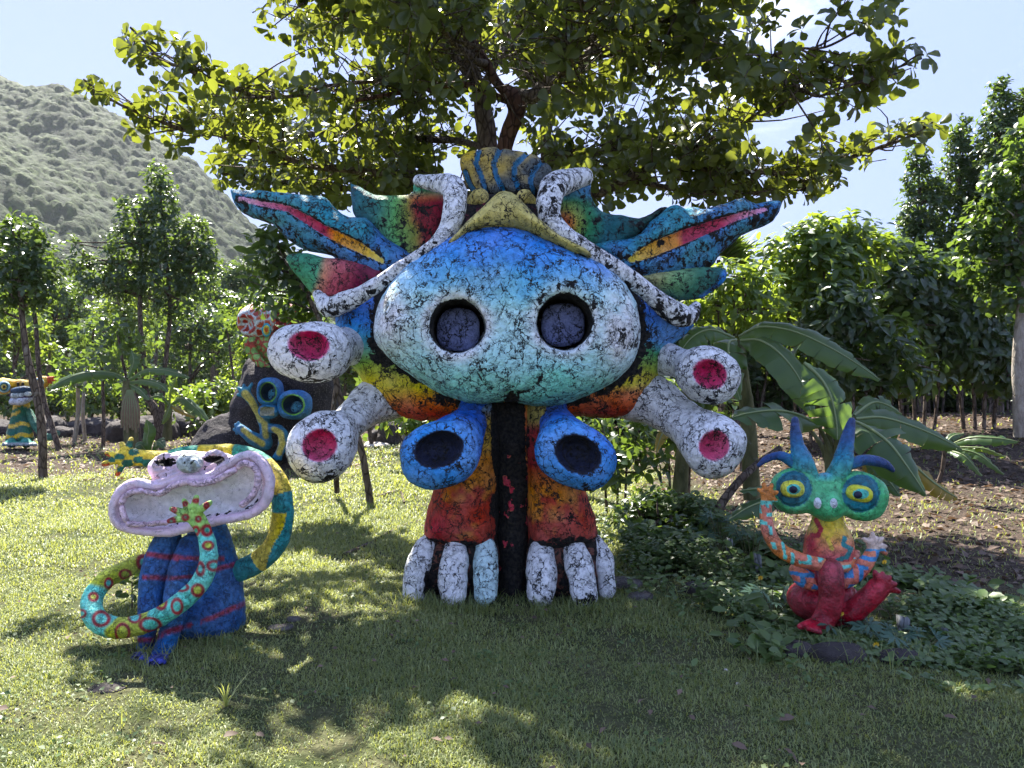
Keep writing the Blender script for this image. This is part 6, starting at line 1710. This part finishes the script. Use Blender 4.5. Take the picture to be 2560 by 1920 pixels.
        banana_leaf(pa, w_, r, seed=30 + i, tears=0.05)
    banana_leaf([(2400, 1118, 9.6), (2460, 1122, 9.4), (2515, 1144, 9.3)], [4, 10, 3], r, 'bright_leaf', seed=36, tears=0.0)
    # left garden
    b = P(325, 1112, 17.5); b[2] = float(gh(b[0], b[1]))
    r = empty('banana_plant', b, 'tattered banana plant with one long leaf hanging left, beyond the yellow hand', 'banana plant')
    stem_part(r, [(328, 1120, 17.5), (325, 1040, 17.5), (318, 980, 17.5), (318, 950, 17.5)], 0.17, 0.08)
    banana_leaf([(316, 950, 17.4), (280, 932, 17.1), (215, 932, 16.8), (160, 950, 16.6), (122, 974, 16.5)], [5, 17, 21, 18, 3], r, seed=41, face=(0, -.7, .7))
    banana_leaf([(320, 945, 17.5), (334, 905, 17.5), (328, 876, 17.6)], [5, 14, 3], r, seed=42)
    banana_leaf([(322, 950, 17.5), (362, 926, 17.3), (416, 926, 17.1), (474, 944, 17.0)], [5, 13, 14, 3], r, seed=43)
    banana_leaf([(322, 955, 17.5), (360, 952, 17.2), (400, 962, 17.0), (420, 980, 16.9)], [5, 12, 13, 3], r, seed=44)
    banana_leaf([(322, 960, 17.5), (350, 975, 17.2), (372, 1000, 17.0)], [5, 12, 3], r, seed=45)
    for q in range(7):
        banana_leaf([(318 + q * 2, 975, 17.4), (306 + q * 6, 1020, 17.2), (304 + q * 7, 1070 + 6 * (q % 3), 17.15)], [3, 7, 3], r, 'dead_banana', seed=50 + q)
    b = P(418, 1062, 18.5); b[2] = float(gh(b[0], b[1]))
    r = empty('banana_plant', b, 'smaller banana plant with bright sunlit leaves left of the bright shrub', 'banana plant')
    stem_part(r, [(418, 1100, 18.5), (420, 1050, 18.5), (425, 1010, 18.5)], 0.12, 0.06)
    banana_leaf([(425, 1010, 18.5), (428, 980, 18.4), (440, 945, 18.3)], [4, 17, 4], r, 'bright_leaf', seed=61)
    banana_leaf([(428, 1010, 18.4), (455, 996, 18.2), (490, 1020, 18.0), (525, 1058, 17.9)], [4, 12, 14, 3], r, seed=62)
    banana_leaf([(424, 1012, 18.4), (398, 990, 18.3), (370, 996, 18.2)], [4, 11, 3], r, seed=63)
    banana_leaf([(428, 1014, 18.3), (450, 1026, 18.1), (486, 1044, 18.0)], [4, 8, 3], r, 'old_leaf', seed=64)
    banana_leaf([(426, 1012, 18.3), (415, 1040, 18.1), (404, 1060, 18.0)], [4, 10, 3], r, 'bright_leaf', seed=65)
    b = P(380, 1130, 15.6); b[2] = float(gh(b[0], b[1]))
    r = empty('banana_plant', b, 'young banana plant with two wide leaves just above the raised yellow-green arm', 'banana plant')
    banana_leaf([(372, 1140, 15.6), (368, 1100, 15.6), (372, 1075, 15.6), (366, 1050, 15.6)], [3, 15, 17, 3], r, seed=66, tears=0.0)
    banana_leaf([(374, 1140, 15.6), (392, 1105, 15.4), (412, 1118, 15.3)], [3, 20, 4], r, seed=67, tears=0.0)
    banana_leaf([(372, 1140, 15.6), (352, 1112, 15.4), (338, 1120, 15.3)], [3, 18, 4], r, seed=68, tears=0.0)
M['dead_banana'] = leaf_mat('dry_banana_leaf', (0.14, 0.09, 0.05), (0.3, 0.21, 0.12), (0.3, 0.2, 0.1), 0.2, 0.7)
T0 = time.time(); build_bananas(); print('bananas', time.time() - T0)
# ------------------------------------------------------------------ mountain
def build_mountain():
    prof = [(-900, -150), (-400, 40), (-100, 130), (0, 168), (130, 200), (250, 262), (330, 318), (400, 372), (480, 440), (560, 505), (650, 590), (760, 690), (900, 800), (1100, 900), (1400, 1000)]
    Yr = 430.0
    X, Y = np.meshgrid(np.arange(-400, 0, 0.9), np.concatenate([np.arange(140, 440, 1.05), np.arange(440, 620, 8)]), indexing='ij')
    px_ = 1280 + F * X / Yr
    H = np.maximum(0, (960 - np.interp(px_, [p[0] for p in prof], [p[1] for p in prof])) / F * Yr + CAMZ)
    s = smooth01((Y - 100) / 400) * 0.35 + np.clip((Y - 100) / 330, 0, 1) * 0.65
    back = np.clip(1 - (Y - Yr) / 600, 0, 1)
    P0 = np.stack([X.ravel(), Y.ravel(), 0 * X.ravel()], 1)
    Z = H * s * np.where(Y > Yr, back, 1) + (15 * fbm(P0, 1 / 60.0, 3, 3) + 4 * fbm(P0, 1 / 20.0, 2, 4)).reshape(X.shape) * np.clip(H / 30, 0, 1)
    def crowns(cell, seed):
        qx, qy = X / cell, (Y * 1.0) / cell
        ix, iy = np.floor(qx).astype(int), np.floor(qy).astype(int)
        best = np.full(X.shape, 9.0); hv = np.zeros(X.shape)
        for dx in (-1, 0, 1):
            for dy in (-1, 0, 1):
                jx, jy = ix + dx, iy + dy
                r1 = hash3(jx, jy, jx * 0, seed); r2 = hash3(jx, jy, jx * 0, seed + 1)
                d = np.hypot(jx + r1 - qx, jy + r2 - qy)
                m = d < best
                hv = np.where(m, hash3(jx, jy, jx * 0, seed + 2), hv); best = np.minimum(best, d)
        return best, hv
    d1, h1 = crowns(4.4, 1); d2, h2 = crowns(2.1, 5)
    Z = Z + np.clip(H / 20, 0, 1) * (2.3 * np.sqrt(np.clip(1 - (d1 / 0.8) ** 2, 0, 1)) * (0.2 + 1.2 * h1) + 1.5 * np.sqrt(np.clip(1 - (d2 / 0.8) ** 2, 0, 1)))
    V = np.stack([X.ravel(), Y.ravel(), Z.ravel() - 0.5], 1)
    nx, ny = X.shape
    i = np.arange((nx - 1) * (ny - 1)); a = (i // (ny - 1)) * ny + i % (ny - 1)
    Fq = np.stack([a, a + ny, a + ny + 1, a + 1], 1)
    t = NT('forested_slope')
    at = t.n('ShaderNodeAttribute'); at.attribute_name = 'var'
    n1 = t.noise(t.coord(), 0.5, 4.0, 0.7)
    col = t.mix(at.outputs['Fac'], (0.010, 0.030, 0.006), (0.056, 0.090, 0.015))
    col = t.mix(t.map(n1.outputs[0], 0.35, 0.65), t.mix(1.0, col, (0.55, 0.55, 0.55), 'MULTIPLY'), col)
    mat = t.done(t.bsdf(col, 0.85, 0.15, n1.outputs[0], 1.0, 1.0))
    o = obj_np('mountain', V, Fq, 4, mat, None, {'var': ('FLOAT', 'POINT', (0.6 * h1 + 0.4 * h2).ravel())})
    tag(o, kind='structure')
T0 = time.time(); build_mountain(); print('mountain', time.time() - T0)

# ------------------------------------------------------------------ grass
COVER = [(1.00, 6.9), (1.55, 8.6), (2.4, 7.6), (3.05, 6.5), (3.35, 4.9), (3.9, 4.3), (3.0, 4.05), (2.3, 4.15), (1.75, 4.45), (1.5, 5.0), (1.15, 5.7)]
def build_grass():
    R = np.random.default_rng(21)
    def band(y0, y1, dens, l0, l1, wd):
        A = 0.5 * 1.42 * (y1 ** 2 - y0 ** 2)
        n = int(A * dens)
        y = np.sqrt(R.random(n) * (y1 ** 2 - y0 ** 2) + y0 ** 2)
        x = (R.random(n) - 0.5) * 1.42 * y
        p = np.stack([x, y, 0 * x], 1)
        cl = fbm(p, 2.2, 3, 31); big = fbm(p, 0.7, 2, 37)
        keep = R.random(n) < np.clip(0.85 + 0.9 * cl, 0.12, 1)
        # bare / other ground
        inc = in_poly(x, y, COVER)
        keep &= ~(inc & (R.random(n) < 0.75))
        rgt = (x + 1.2 * big > 2.5) & (y > 5.6); keep &= ~(rgt & (R.random(n) < 0.93))
        lft = (y > 12.8 + 1.5 * big) & (x < -3.6); keep &= ~(lft & (R.random(n) < 0.8))
        bare = (fbm(p, 1.3, 3, 91) < -0.40) | (np.hypot((x + 1.50) / .42, (y - 4.95) / .32) < 1) | (np.hypot((x + 2.08) / .2, (y - 3.9) / .18) < 1)
        keep &= ~(bare & (R.random(n) < 0.72))
        x, y, cl, big = x[keep], y[keep], cl[keep], big[keep]; n = len(x)
        z = gh(x, y)
        th = R.random(n) * 6.283
        lean = np.abs(R.normal(1.05, 0.35, n))
        ln = R.uniform(l0, l1, n) * (1 + 0.5 * cl)
        w_ = wd * R.uniform(0.6, 1.3, n)
        d = np.stack([np.cos(th), np.sin(th), 0 * th], 1)
        sd = np.stack([-np.sin(th), np.cos(th), 0 * th], 1)
        up = np.array([0, 0, 1.0])
        b = np.stack([x, y, z - 0.004], 1)
        m = b + (d * np.sin(lean * 0.55)[:, None] + up * np.cos(lean * 0.55)[:, None]) * (ln * 0.55)[:, None]
        e = m + (d * np.sin(lean * 1.35)[:, None] + up * np.cos(lean * 1.35)[:, None]) * (ln * 0.45)[:, None]
        V = np.stack([b - sd * w_[:, None], b + sd * w_[:, None], m - sd * w_[:, None] * .8, m + sd * w_[:, None] * .8, e], 1).reshape(-1, 3)
        k = np.arange(n)[:, None] * 5
        Q = np.concatenate([k + [0, 1, 3, 2]], 1); Tt = k + np.array([2, 3, 4])
        var = np.repeat(np.clip(0.42 + 0.4 * big + 0.40 * R.normal(0, 1, n), 0, 1), 5)
        return V, Q, Tt, var
    bands = [band(2.85, 4.6, 12500, 0.020, 0.048, 0.0023), band(4.6, 6.5, 8000, 0.022, 0.052, 0.0032), band(6.5, 9.5, 3300, 0.04, 0.09, 0.0048), band(9.5, 14, 900, 0.05, 0.10, 0.008), band(14, 24, 170, 0.07, 0.13, 0.016)]
    VV, LL, LT, va = [], [], [], []; off = 0
    for V, Q, Tt, var in bands:
        VV.append(V); va.append(var)
        LL.append((Q + off).ravel()); LT.append(np.full(len(Q), 4))
        LL.append((Tt + off).ravel()); LT.append(np.full(len(Tt), 3))
        off += len(V)
    me = mesh_np('grass', np.concatenate(VV), np.concatenate(LL), np.concatenate(LT), M['grass'], {'var': ('FLOAT', 'POINT', np.concatenate(va))}, False)
    o = bpy.data.objects.new('grass', me); link(o)
    tag(o, 'short green lawn grass around all the sculptures', 'grass', kind='stuff')
    print('blades', off // 5)
    # taller tufts round the feet and stones
    C = []
    for px_, py_, y, n, s in [(1040, 1500, 5.42, 160, .22), (1130, 1510, 5.36, 200, .22), (1215, 1510, 5.36, 200, .2), (1290, 1480, 5.7, 200, .4), (1355, 1510, 5.36, 200, .22), (1450, 1510, 5.36, 200, .22), (1520, 1480, 5.6, 60, .3), (420, 1650, 4.3, 110, .35), (560, 1580, 4.7, 120, .4), (350, 1640, 4.4, 70, .3), (2010, 1620, 4.5, 200, .5), (2180, 1650, 4.35, 200, .5), (2330, 1640, 4.4, 200, .5), (2500, 1600, 4.6, 200, .6), (1650, 1480, 6.0, 120, .6), (200, 1830, 3.45, 20, .3)]:
        q = P(px_, py_, y); a = R.normal(0, 1, (n, 2)) * s * [0.5, 0.3] + q[:2]
        C.append(np.c_[a, gh(a[:, 0], a[:, 1])])
    C = np.concatenate(C); n = len(C)
    th = R.random(n) * 6.28; el = R.uniform(0.5, 1.35, n)
    D = np.stack([np.cos(th) * np.cos(el), np.sin(th) * np.cos(el), np.sin(el)], 1)
    T = np.array([(0, -1, 0), (0, 1, 0), (.4, -.8, .02), (.4, .8, .02), (.75, -.5, -.06), (.75, .5, -.06), (1, 0, -.2), (1, 0.01, -.2)], float) * [1, 0.022, 1]
    o = leaf_obj('tall_grass', (T, np.array([(0, 2, 3, 1), (2, 4, 5, 3), (4, 6, 7, 5)])), C, D, np.tile([0, 0, 1.0], (n, 1)) + R.normal(0, .1, (n, 3)), R.uniform(.05, .15, n), R.random(n) * .6, M['grass'])
    tag(o, 'longer grass tufts at the feet of the sculptures and among the ground cover', 'grass')
T0 = time.time(); build_grass(); print('grass', time.time() - T0)

def in_cover(n, R, pad=0.0):
    out_ = []
    while len(out_) < n:
        x = R.uniform(0.9, 4.4, n); y = R.uniform(4.0, 8.8, n)
        ok = in_poly(x, y, COVER)
        out_ += list(np.c_[x[ok], y[ok]])
    return np.array(out_[:n])

def build_cover():
    R = np.random.default_rng(31)
    # low ground cover
    c = in_cover(4200, R); c = c + R.normal(0, 1, c.shape) * np.where(R.random((len(c), 1)) < 0.35, 0.28, 0.0); c = c[fbm(np.c_[c, c[:, :1] * 0], 1.5, 2, 66) > -0.28]; cz = gh(c[:, 0], c[:, 1])
    nz_ = fbm(np.c_[c, cz * 0], 1.6, 3, 61)
    k = 6
    base = np.repeat(np.c_[c, cz], k, 0)
    hmax = np.repeat(np.clip(0.10 + 0.2 * nz_ + 0.22 * smooth01((c[:, 1] - 5.6) / 1.0) * smooth01((2.6 - c[:, 0]) / 0.8), 0.03, 0.45), k)
    front = (base[:, 0] > 1.6) & (base[:, 0] < 2.55) & (base[:, 1] < 4.95); hmax = np.where(front, 0.035, hmax)
    n = len(base)
    base = base + np.c_[R.normal(0, 0.03, (n, 2)), R.random(n) * hmax + 0.01]
    th = R.random(n) * 6.28; el = R.uniform(-0.2, 0.8, n)
    D = np.stack([np.cos(th) * np.cos(el), np.sin(th) * np.cos(el), np.sin(el)], 1)
    o = leaf_obj('ground_cover', OVAL, base, D, np.tile([0, -0.3, 1.0], (n, 1)) + R.normal(0, .25, (n, 3)), R.uniform(.03, .062, n) * (1 + 0.9 * (fbm(base, 1.3, 2, 88) > 0.15) * ~front), R.beta(2, 2, n), M['cover_leaf'], None, 1.3)
    tag(o, 'low leafy creeping plants covering the ground round the right figure', 'ground cover')
    # lobed grey-green leaves
    TT, QQ = [], []
    for q, a in enumerate(np.radians([-75, -38, 0, 38, 75])):
        for (x, y, z) in ((0, 0, 0), (.55, -.13, .02), (1, 0, -.1), (.55, .13, .02)):
            TT.append((x * math.cos(a) - y * math.sin(a), x * math.sin(a) + y * math.cos(a), z)); 
        b = q * 4; QQ.append((b, b + 1, b + 2, b + 3))
    tl = (np.array(TT), np.array(QQ))
    spots = [(1935, 1480, 5.2, 'at the left foot of the red seat'), (2140, 1555, 4.7, 'in front of the folded red foot'), (2205, 1575, 4.65, 'left of the wooden stakes'), (2300, 1610, 4.5, 'below the wooden stakes'), (1720, 1330, 7.0, 'behind the left wooden stake, upper one'), (1690, 1370, 6.6, 'left of the tall wooden stake'), (1880, 1300, 6.4, 'under the raised orange hand'), (1800, 1290, 7.0, 'beneath the leaning log')]
    for px_, py_, y, lab in spots:
        b = P(px_, py_, y); g = float(gh(b[0], b[1])); hz = max(0.08, b[2] - g)
        root = empty('lobed_leaf_plant', (b[0], b[1], g), 'grey-green plant with lobed leaves ' + lab, 'plant', 'lobed-leaf plants in the ground cover')
        n = 9; th = R.random(n) * 6.28
        tips = np.stack([b[0] + np.cos(th) * R.uniform(.04, .2, n), b[1] + np.sin(th) * R.uniform(.04, .12, n), g + hz * R.uniform(.6, 1.15, n)], 1)
        branch_obj('stems', [(np.array([[b[0], b[1], g], t_]), np.array([.004, .003])) for t_ in tips], M['stem'], root, 4, kind='stuff')
        D = np.stack([np.cos(th), np.sin(th) - 0.3, R.uniform(-.3, .3, n)], 1)
        for j in range(n):
            leaf_obj('leaf', tl, tips[j:j + 1], D[j:j + 1], np.array([[0, -.45, 1.0]]), np.array([R.uniform(.07, .12)]), R.random(1), M['lobed_leaf'], root, kind=None)
    # yellow flowers
    fl = [(1901, 1445, 5.4, 'left of the blue-patterned hip'), (2031, 1483, 5.0, 'in front of the red seat'), (2103, 1535, 4.75, 'between the two red legs'), (2190, 1612, 4.4, 'nearest, above the stones'), (2211, 1405, 5.6, 'below the pale waving hand'), (2490, 1318, 7.2, 'far one near the right edge')]
    for px_, py_, y, lab in fl:
        b = P(px_, py_, y); g = float(gh(b[0], b[1]))
        root = empty('yellow_flower', (b[0], b[1], g), 'small yellow flower ' + lab, 'flower')
        branch_obj('stem', [(np.array([[b[0], b[1], g], b]), np.array([.002, .002]))], M['stem'], root, 4)
        th = np.arange(8) / 8 * 6.28
        for a in th:
            leaf_obj('petal', SIMP, b[None], np.array([[math.cos(a), -.35 * math.sin(a) - 0.1, math.sin(a)]]), np.array([[0, -1.0, 0.3]]), np.array([.020]), np.array([.5]), M['flower'], root, 1.6, kind=None)
    # wooden stakes
    stk = [(1825, 1347, 1412, 6.3, 13, 'tall weathered wooden stake in the ground cover left of the right figure'), (1895, 1386, 1428, 6.0, 16, 'dark stub of a wooden stake near the bent arm'), (2256, 1542, 1600, 4.75, 26, 'thick split wooden stake, foremost of the group at right'), (2292, 1545, 1590, 5.0, 20, 'low wooden stake just right of the split one'), (2360, 1573, 1625, 4.65, 13, 'thin round wooden stake, rightmost of the group')]
    for px_, py0, py1, y, wpx, lab in stk:
        g = P(px_, py1, y); zt = P(px_, py0, y)[2]; zg = float(gh(g[0], g[1])) - 0.05
        hw = wpx / 2 * y / F
        V, Q = [], []
        zs = np.linspace(zg, zt, 5)
        prof = [(-1, -.7), (-.35, -.85), (.05, -.55), (.4, -.85), (1, -.7), (1, .7), (0, .8), (-1, .7)]
        for z in zs:
            for (a, b_) in prof: V.append((g[0] + a * hw + 0.006 * math.sin(z * 20), y + b_ * hw, z + (0.012 * math.sin(a * 5) if z == zs[-1] else 0)))
        m_ = len(prof)
        for i in range(4):
            for j in range(m_): Q.append((i * m_ + j, i * m_ + (j + 1) % m_, (i + 1) * m_ + (j + 1) % m_, (i + 1) * m_ + j))
        V = np.array(V); top = list(range(4 * m_, 5 * m_))
        o = obj_np('wooden_stake', V, np.concatenate([np.array(Q).ravel(), top]), [4] * len(Q) + [m_], M['old_wood'], None, None, False, loc=(g[0], y, zg))
        tag(o, lab, 'stake')
    # stones
    st = [(1985, 1640, 4.45, .13, .05, 'dark_rock', 'dark flat stone at the edge of the lawn below the red foot'), (2095, 1655, 4.35, .15, .06, 'dark_rock', 'reddish-brown stone right of the dark flat one'), (2250, 1665, 4.3, .13, .05, 'dark_rock', 'low stone half hidden under creepers, right of two others'), (1745, 1452, 5.9, .12, .06, 'dark_rock', 'brown stone in the creepers between the two big sculptures'),
          (1560, 1450, 6.0, .16, .05, 'grey_rock', 'pale rubble stone right of the monster foot'), (1600, 1482, 5.65, .10, .04, 'grey_rock', 'small pale stone in the grass near the monster foot'), (270, 1738, 3.88, .10, .008, 'dark_rock', 'flat brown stone sunk in the lawn at lower left'), (735, 1560, 5.0, .05, .02, 'grey_rock', 'small white stone in the worn lawn right of the seated figure'), (700, 1580, 4.85, .08, .015, 'grey_rock', 'flat pebble patch beside the blue body'),
          (1815, 1667, 4.25, .012, .012, 'pale_stone', 'small round white pebble on the dark lawn'), (1845, 1700, 4.07, .012, .010, 'pale_stone', 'lower white pebble on the dark lawn')]
    t = NT('pale_stone'); M['pale_stone'] = t.done(t.bsdf((.5, .44, .38), .8, .2))
    for px_, py_, y, r_, hgt, mt, lab in st:
        g = P(px_, py_, y); g[2] = float(gh(g[0], g[1]))
        o = sculpt('stone', [Ell(g + [0, 0, hgt * .25], (r_, r_ * .75, hgt), k=0.01, e=2.5)], max(0.004, min(0.014, r_ / 9)), M[mt], [0.1, 0.1, 0.1, 0], None, lump=r_ * 0.16, lscale=0.9 / r_, loc=g)
        tag(o, lab, 'stone')
    for px_, py_, y, wx, hz, mt, lab in [(983, 1085, 20, .42, .50, 'dark_rock', 'upright dark gravestone-like slab at the back lawn edge'), (955, 1098, 20.5, .32, .28, 'dark_rock', 'smaller dark stone left of the upright slab'), (1030, 1095, 20.4, .35, .3, 'grey_rock', 'grey stone right of the upright slab'), (945, 1100, 19.6, .35, .06, 'pale_stone', 'low white stone in front of the slabs'),
                                         (262, 1064, 23, .62, .36, 'dark_rock', 'dark rock mound beyond the hanging banana leaf'), (205, 1066, 23.4, .5, .22, 'dark_rock', 'low dark rock between the pale crooked stem and the banana plants'), (95, 1062, 22.3, .7, .42, 'dark_rock', 'dark rock mound just right of the toothy sculpture'), (5, 1066, 22.8, .6, .3, 'dark_rock', 'dark rock mound at the left edge behind the toothy sculpture'), (150, 1070, 22, .4, .2, 'dark_rock', 'small dark rock behind the leaning trunk'), (470, 1075, 22.5, 1.1, .45, 'dark_rock', 'low dark rocks between shrub and banana plants'), (350, 1070, 21.5, 1.0, .5, 'dark_rock', 'dark boulder behind the tattered banana plant')]:
        g = P(px_, py_, y); g[2] = float(gh(g[0], g[1]))
        o = sculpt('stone_mound' if wx > .9 else 'stone', [Ell(g + [0, 0, hz * .35], (wx, min(wx, .8), hz), k=0.05, e=2.8)], max(.03, wx / 22), M[mt], [0.1, 0.1, 0.1, 0], None, lump=wx * .26, lscale=1.3 / wx, loc=g)
        tag(o, lab, 'stone')
    # dead leaves: litter
    n = 9000
    x = R.uniform(1.2, 11, n); y = R.uniform(5.2, 19, n)
    p = np.c_[x, y, 0 * x]; big = fbm(p, .7, 2, 37)
    ok = (x + 1.2 * big > 2.4) & (np.abs(x) < .75 * y) & ~(in_poly(x, y, COVER) & (R.random(n) < .7))
    x2 = R.uniform(-16, -2.5, 3500); y2 = R.uniform(12, 24, 3500); ok2 = np.abs(x2) < .72 * y2
    x3 = R.uniform(-4, 4, 900); y3 = R.uniform(3, 9, 900); ok3 = R.random(900) < 0.5
    n3 = int(ok3.sum()); x = np.r_[x[ok], x2[ok2], x3[ok3]]; y = np.r_[y[ok], y2[ok2], y3[ok3]]; n = len(x); sm_ = np.r_[np.ones(n - n3), np.full(n3, .38)]
    th = R.random(n) * 6.28
    o = leaf_obj('leaf_litter', SIMP, np.c_[x, y, gh(x, y) + .012 + R.random(n) * .02 + .02 * (sm_ < 1)], np.c_[np.cos(th), np.sin(th), R.normal(0, .2, n)], np.c_[R.normal(0, .45, (n, 2)), np.ones(n)], R.uniform(.05, .14, n) * sm_, R.random(n), M['dead_leaf'], None, 1.2)
    tag(o, 'dead brown leaves littering the bare earth', 'leaf litter')
    for i, (px_, py_, y, s, lab) in enumerate([(560, 1848, 3.35, .10, 'brown curled fallen leaf, largest on the lower left lawn'), (640, 1838, 3.4, .06, 'small tan fallen leaf right of the curled brown one'), (415, 1870, 3.25, .12, 'long dry twig-like leaf at the lower left'), (20, 1790, 3.6, .09, 'crumpled brown leaf at the left edge of the lawn'), (170, 1595, 4.6, .06, 'pale dry leaf in front of the looping arm'),
                                               (1725, 1778, 3.62, .06, 'reddish fallen leaf on the shaded lawn left of centre right'), (1985, 1790, 3.6, .10, 'brown fallen leaf below the stones'), (2390, 1815, 3.5, .07, 'light brown fallen leaf at the lower right'), (1830, 1855, 3.3, .09, 'dull red leaf near the bottom edge'), (1960, 1865, 3.28, .14, 'thin dry stalk near the bottom right'), (1240, 1742, 3.8, .03, 'tiny white fallen petal on the central lawn')]):
        g = P(px_, py_, y); g[2] = float(gh(g[0], g[1])) + .03; s = s * .72
        a = R.random() * 6.28
        o = leaf_obj('fallen_leaf', OVAL, g[None], np.array([[math.cos(a), math.sin(a), .1]]), np.array([[0, -.4, 1.0]]), np.array([s]), np.array([.25 + .05 * i]), M['dead_leaf'], None, .35 if 'twig' in lab or 'stalk' in lab else 1.2, kind=None, loc=g)
        tag(o, lab, 'leaf')
    # a few upright seedlings
    b = P(565, 1790, 3.72); b[2] = float(gh(b[0], b[1]))
    n = 13; th = R.random(n) * 6.28; el = R.uniform(.75, 1.4, n)
    D = np.stack([np.cos(th) * np.cos(el), np.sin(th) * np.cos(el), np.sin(el)], 1)
    T = np.array([(0, -1, 0), (0, 1, 0), (.4, -.8, .02), (.4, .8, .02), (.75, -.5, -.06), (.75, .5, -.06), (1, 0, -.2), (1, 0.01, -.2)], float) * [1, 0.02, 1]
    r = empty('grass_tuft', b, 'tall light green grass tuft on the lawn in front of the seated figure', 'grass')
    for j in range(n):
        leaf_obj('blade', (T, np.array([(0, 2, 3, 1), (2, 4, 5, 3), (4, 6, 7, 5)])), b[None], D[j:j + 1], np.array([[0, 0, 1.0]]), np.array([R.uniform(.1, .24)]), np.array([.8]), M['grass'], r, kind=None)
    b = P(330, 1505, 5.3); b[2] = float(gh(b[0], b[1]))
    r = empty('seedling', b, 'dark glossy seedling inside the loop of the patterned arm', 'plant')
    branch_obj('stem', [(np.array([b, b + [0, 0, .2]]), np.array([.006, .004]))], M['bark'], r, 5)
    C = b + np.stack([R.normal(0, .02, 7), R.normal(0, .02, 7), R.uniform(.04, .22, 7)], 1)
    Pp, D, N = rosettes(C, R.normal(0, .4, (7, 3)) + [0, 0, 1], 3, (40, 80), R)
    for j in range(len(Pp)): leaf_obj('leaf', OVAL, Pp[j:j + 1], D[j:j + 1], N[j:j + 1], np.array([.09]), np.array([.3]), M['dark_leaf'], r, kind=None)
    # roots and edging planks
    for L, lab in (([(860, 1385, 7.05), (930, 1345, 7.7), (1000, 1312, 8.4), (1070, 1290, 9.0)], 'surface root running up to the left monster foot'), ([(940, 1240, 10.6), (1000, 1225, 11), (1010, 1262, 10.2)], 'thin fallen branch on the lawn behind the monster')):
        q = np.array([P(*a) for a in L]); q[:, 2] = gh(q[:, 0], q[:, 1]) + .01
        o = branch_obj('surface_root' if 'root' in lab else 'fallen_branch', [(catmull(q, 4), np.linspace(.03, .015, (len(q) - 1) * 4 + 1))], M['bark'], None, 7, .01, loc=q[0])
        tag(o, lab, 'root' if 'root' in lab else 'branch')
def build_weeds():
    R = np.random.default_rng(71)
    c = np.c_[R.uniform(-3.6, 3.2, 160), R.uniform(3.1, 8.5, 160)]
    c = np.repeat(c, 14, 0) + R.normal(0, 0.05, (160 * 14, 2))
    c = c[~in_poly(c[:, 0], c[:, 1], COVER)]; n = len(c)
    th = R.random(n) * 6.28; el = R.uniform(0.0, 0.7, n)
    D = np.stack([np.cos(th) * np.cos(el), np.sin(th) * np.cos(el), np.sin(el)], 1)
    o = leaf_obj('clover_weeds', SIMP, np.c_[c, gh(c[:, 0], c[:, 1]) + R.uniform(.01, .035, n)], D, np.tile([0, -.2, 1.0], (n, 1)) + R.normal(0, .3, (n, 3)), R.uniform(.014, .034, n), R.random(n), M['cover_leaf'], None, 1.8)
    tag(o, 'small broad-leaved weeds dotted through the lawn', 'weeds')
build_weeds()
T0 = time.time(); build_cover(); print('cover', time.time() - T0)

# ------------------------------------------------------------------ air
def build_haze():
    lo = np.array([-520.0, -30.0, -1.6]); hi = np.array([200.0, 700.0, 215.0])
    V = np.array([[x, y, z] for x in (lo[0], hi[0]) for y in (lo[1], hi[1]) for z in (lo[2], hi[2])])
    Fq = [(0, 1, 3, 2), (4, 6, 7, 5), (0, 4, 5, 1), (2, 3, 7, 6), (0, 2, 6, 4), (1, 5, 7, 3)]
    m = bpy.data.materials.new('haze_air'); m.use_nodes = True; t = m.node_tree; t.nodes.clear()
    o_ = t.nodes.new('ShaderNodeOutputMaterial'); v = t.nodes.new('ShaderNodeVolumePrincipled')
    v.inputs['Color'].default_value = (0.90, 0.92, 1.0, 1); v.inputs['Density'].default_value = 0.00018; v.inputs['Anisotropy'].default_value = 0.0
    t.links.new(v.outputs[0], o_.inputs['Volume'])
    o = obj_np('haze', V, np.array(Fq), 4, m, None, None, False)
    tag(o, 'pale air haze over the whole garden and mountain', kind='stuff')
HAZE = True
if HAZE: build_haze()
print('total', time.time() - T_START, 'tris', sum(len(m.loops) - 2 * len(m.polygons) for m in bpy.data.meshes) / 1e6)
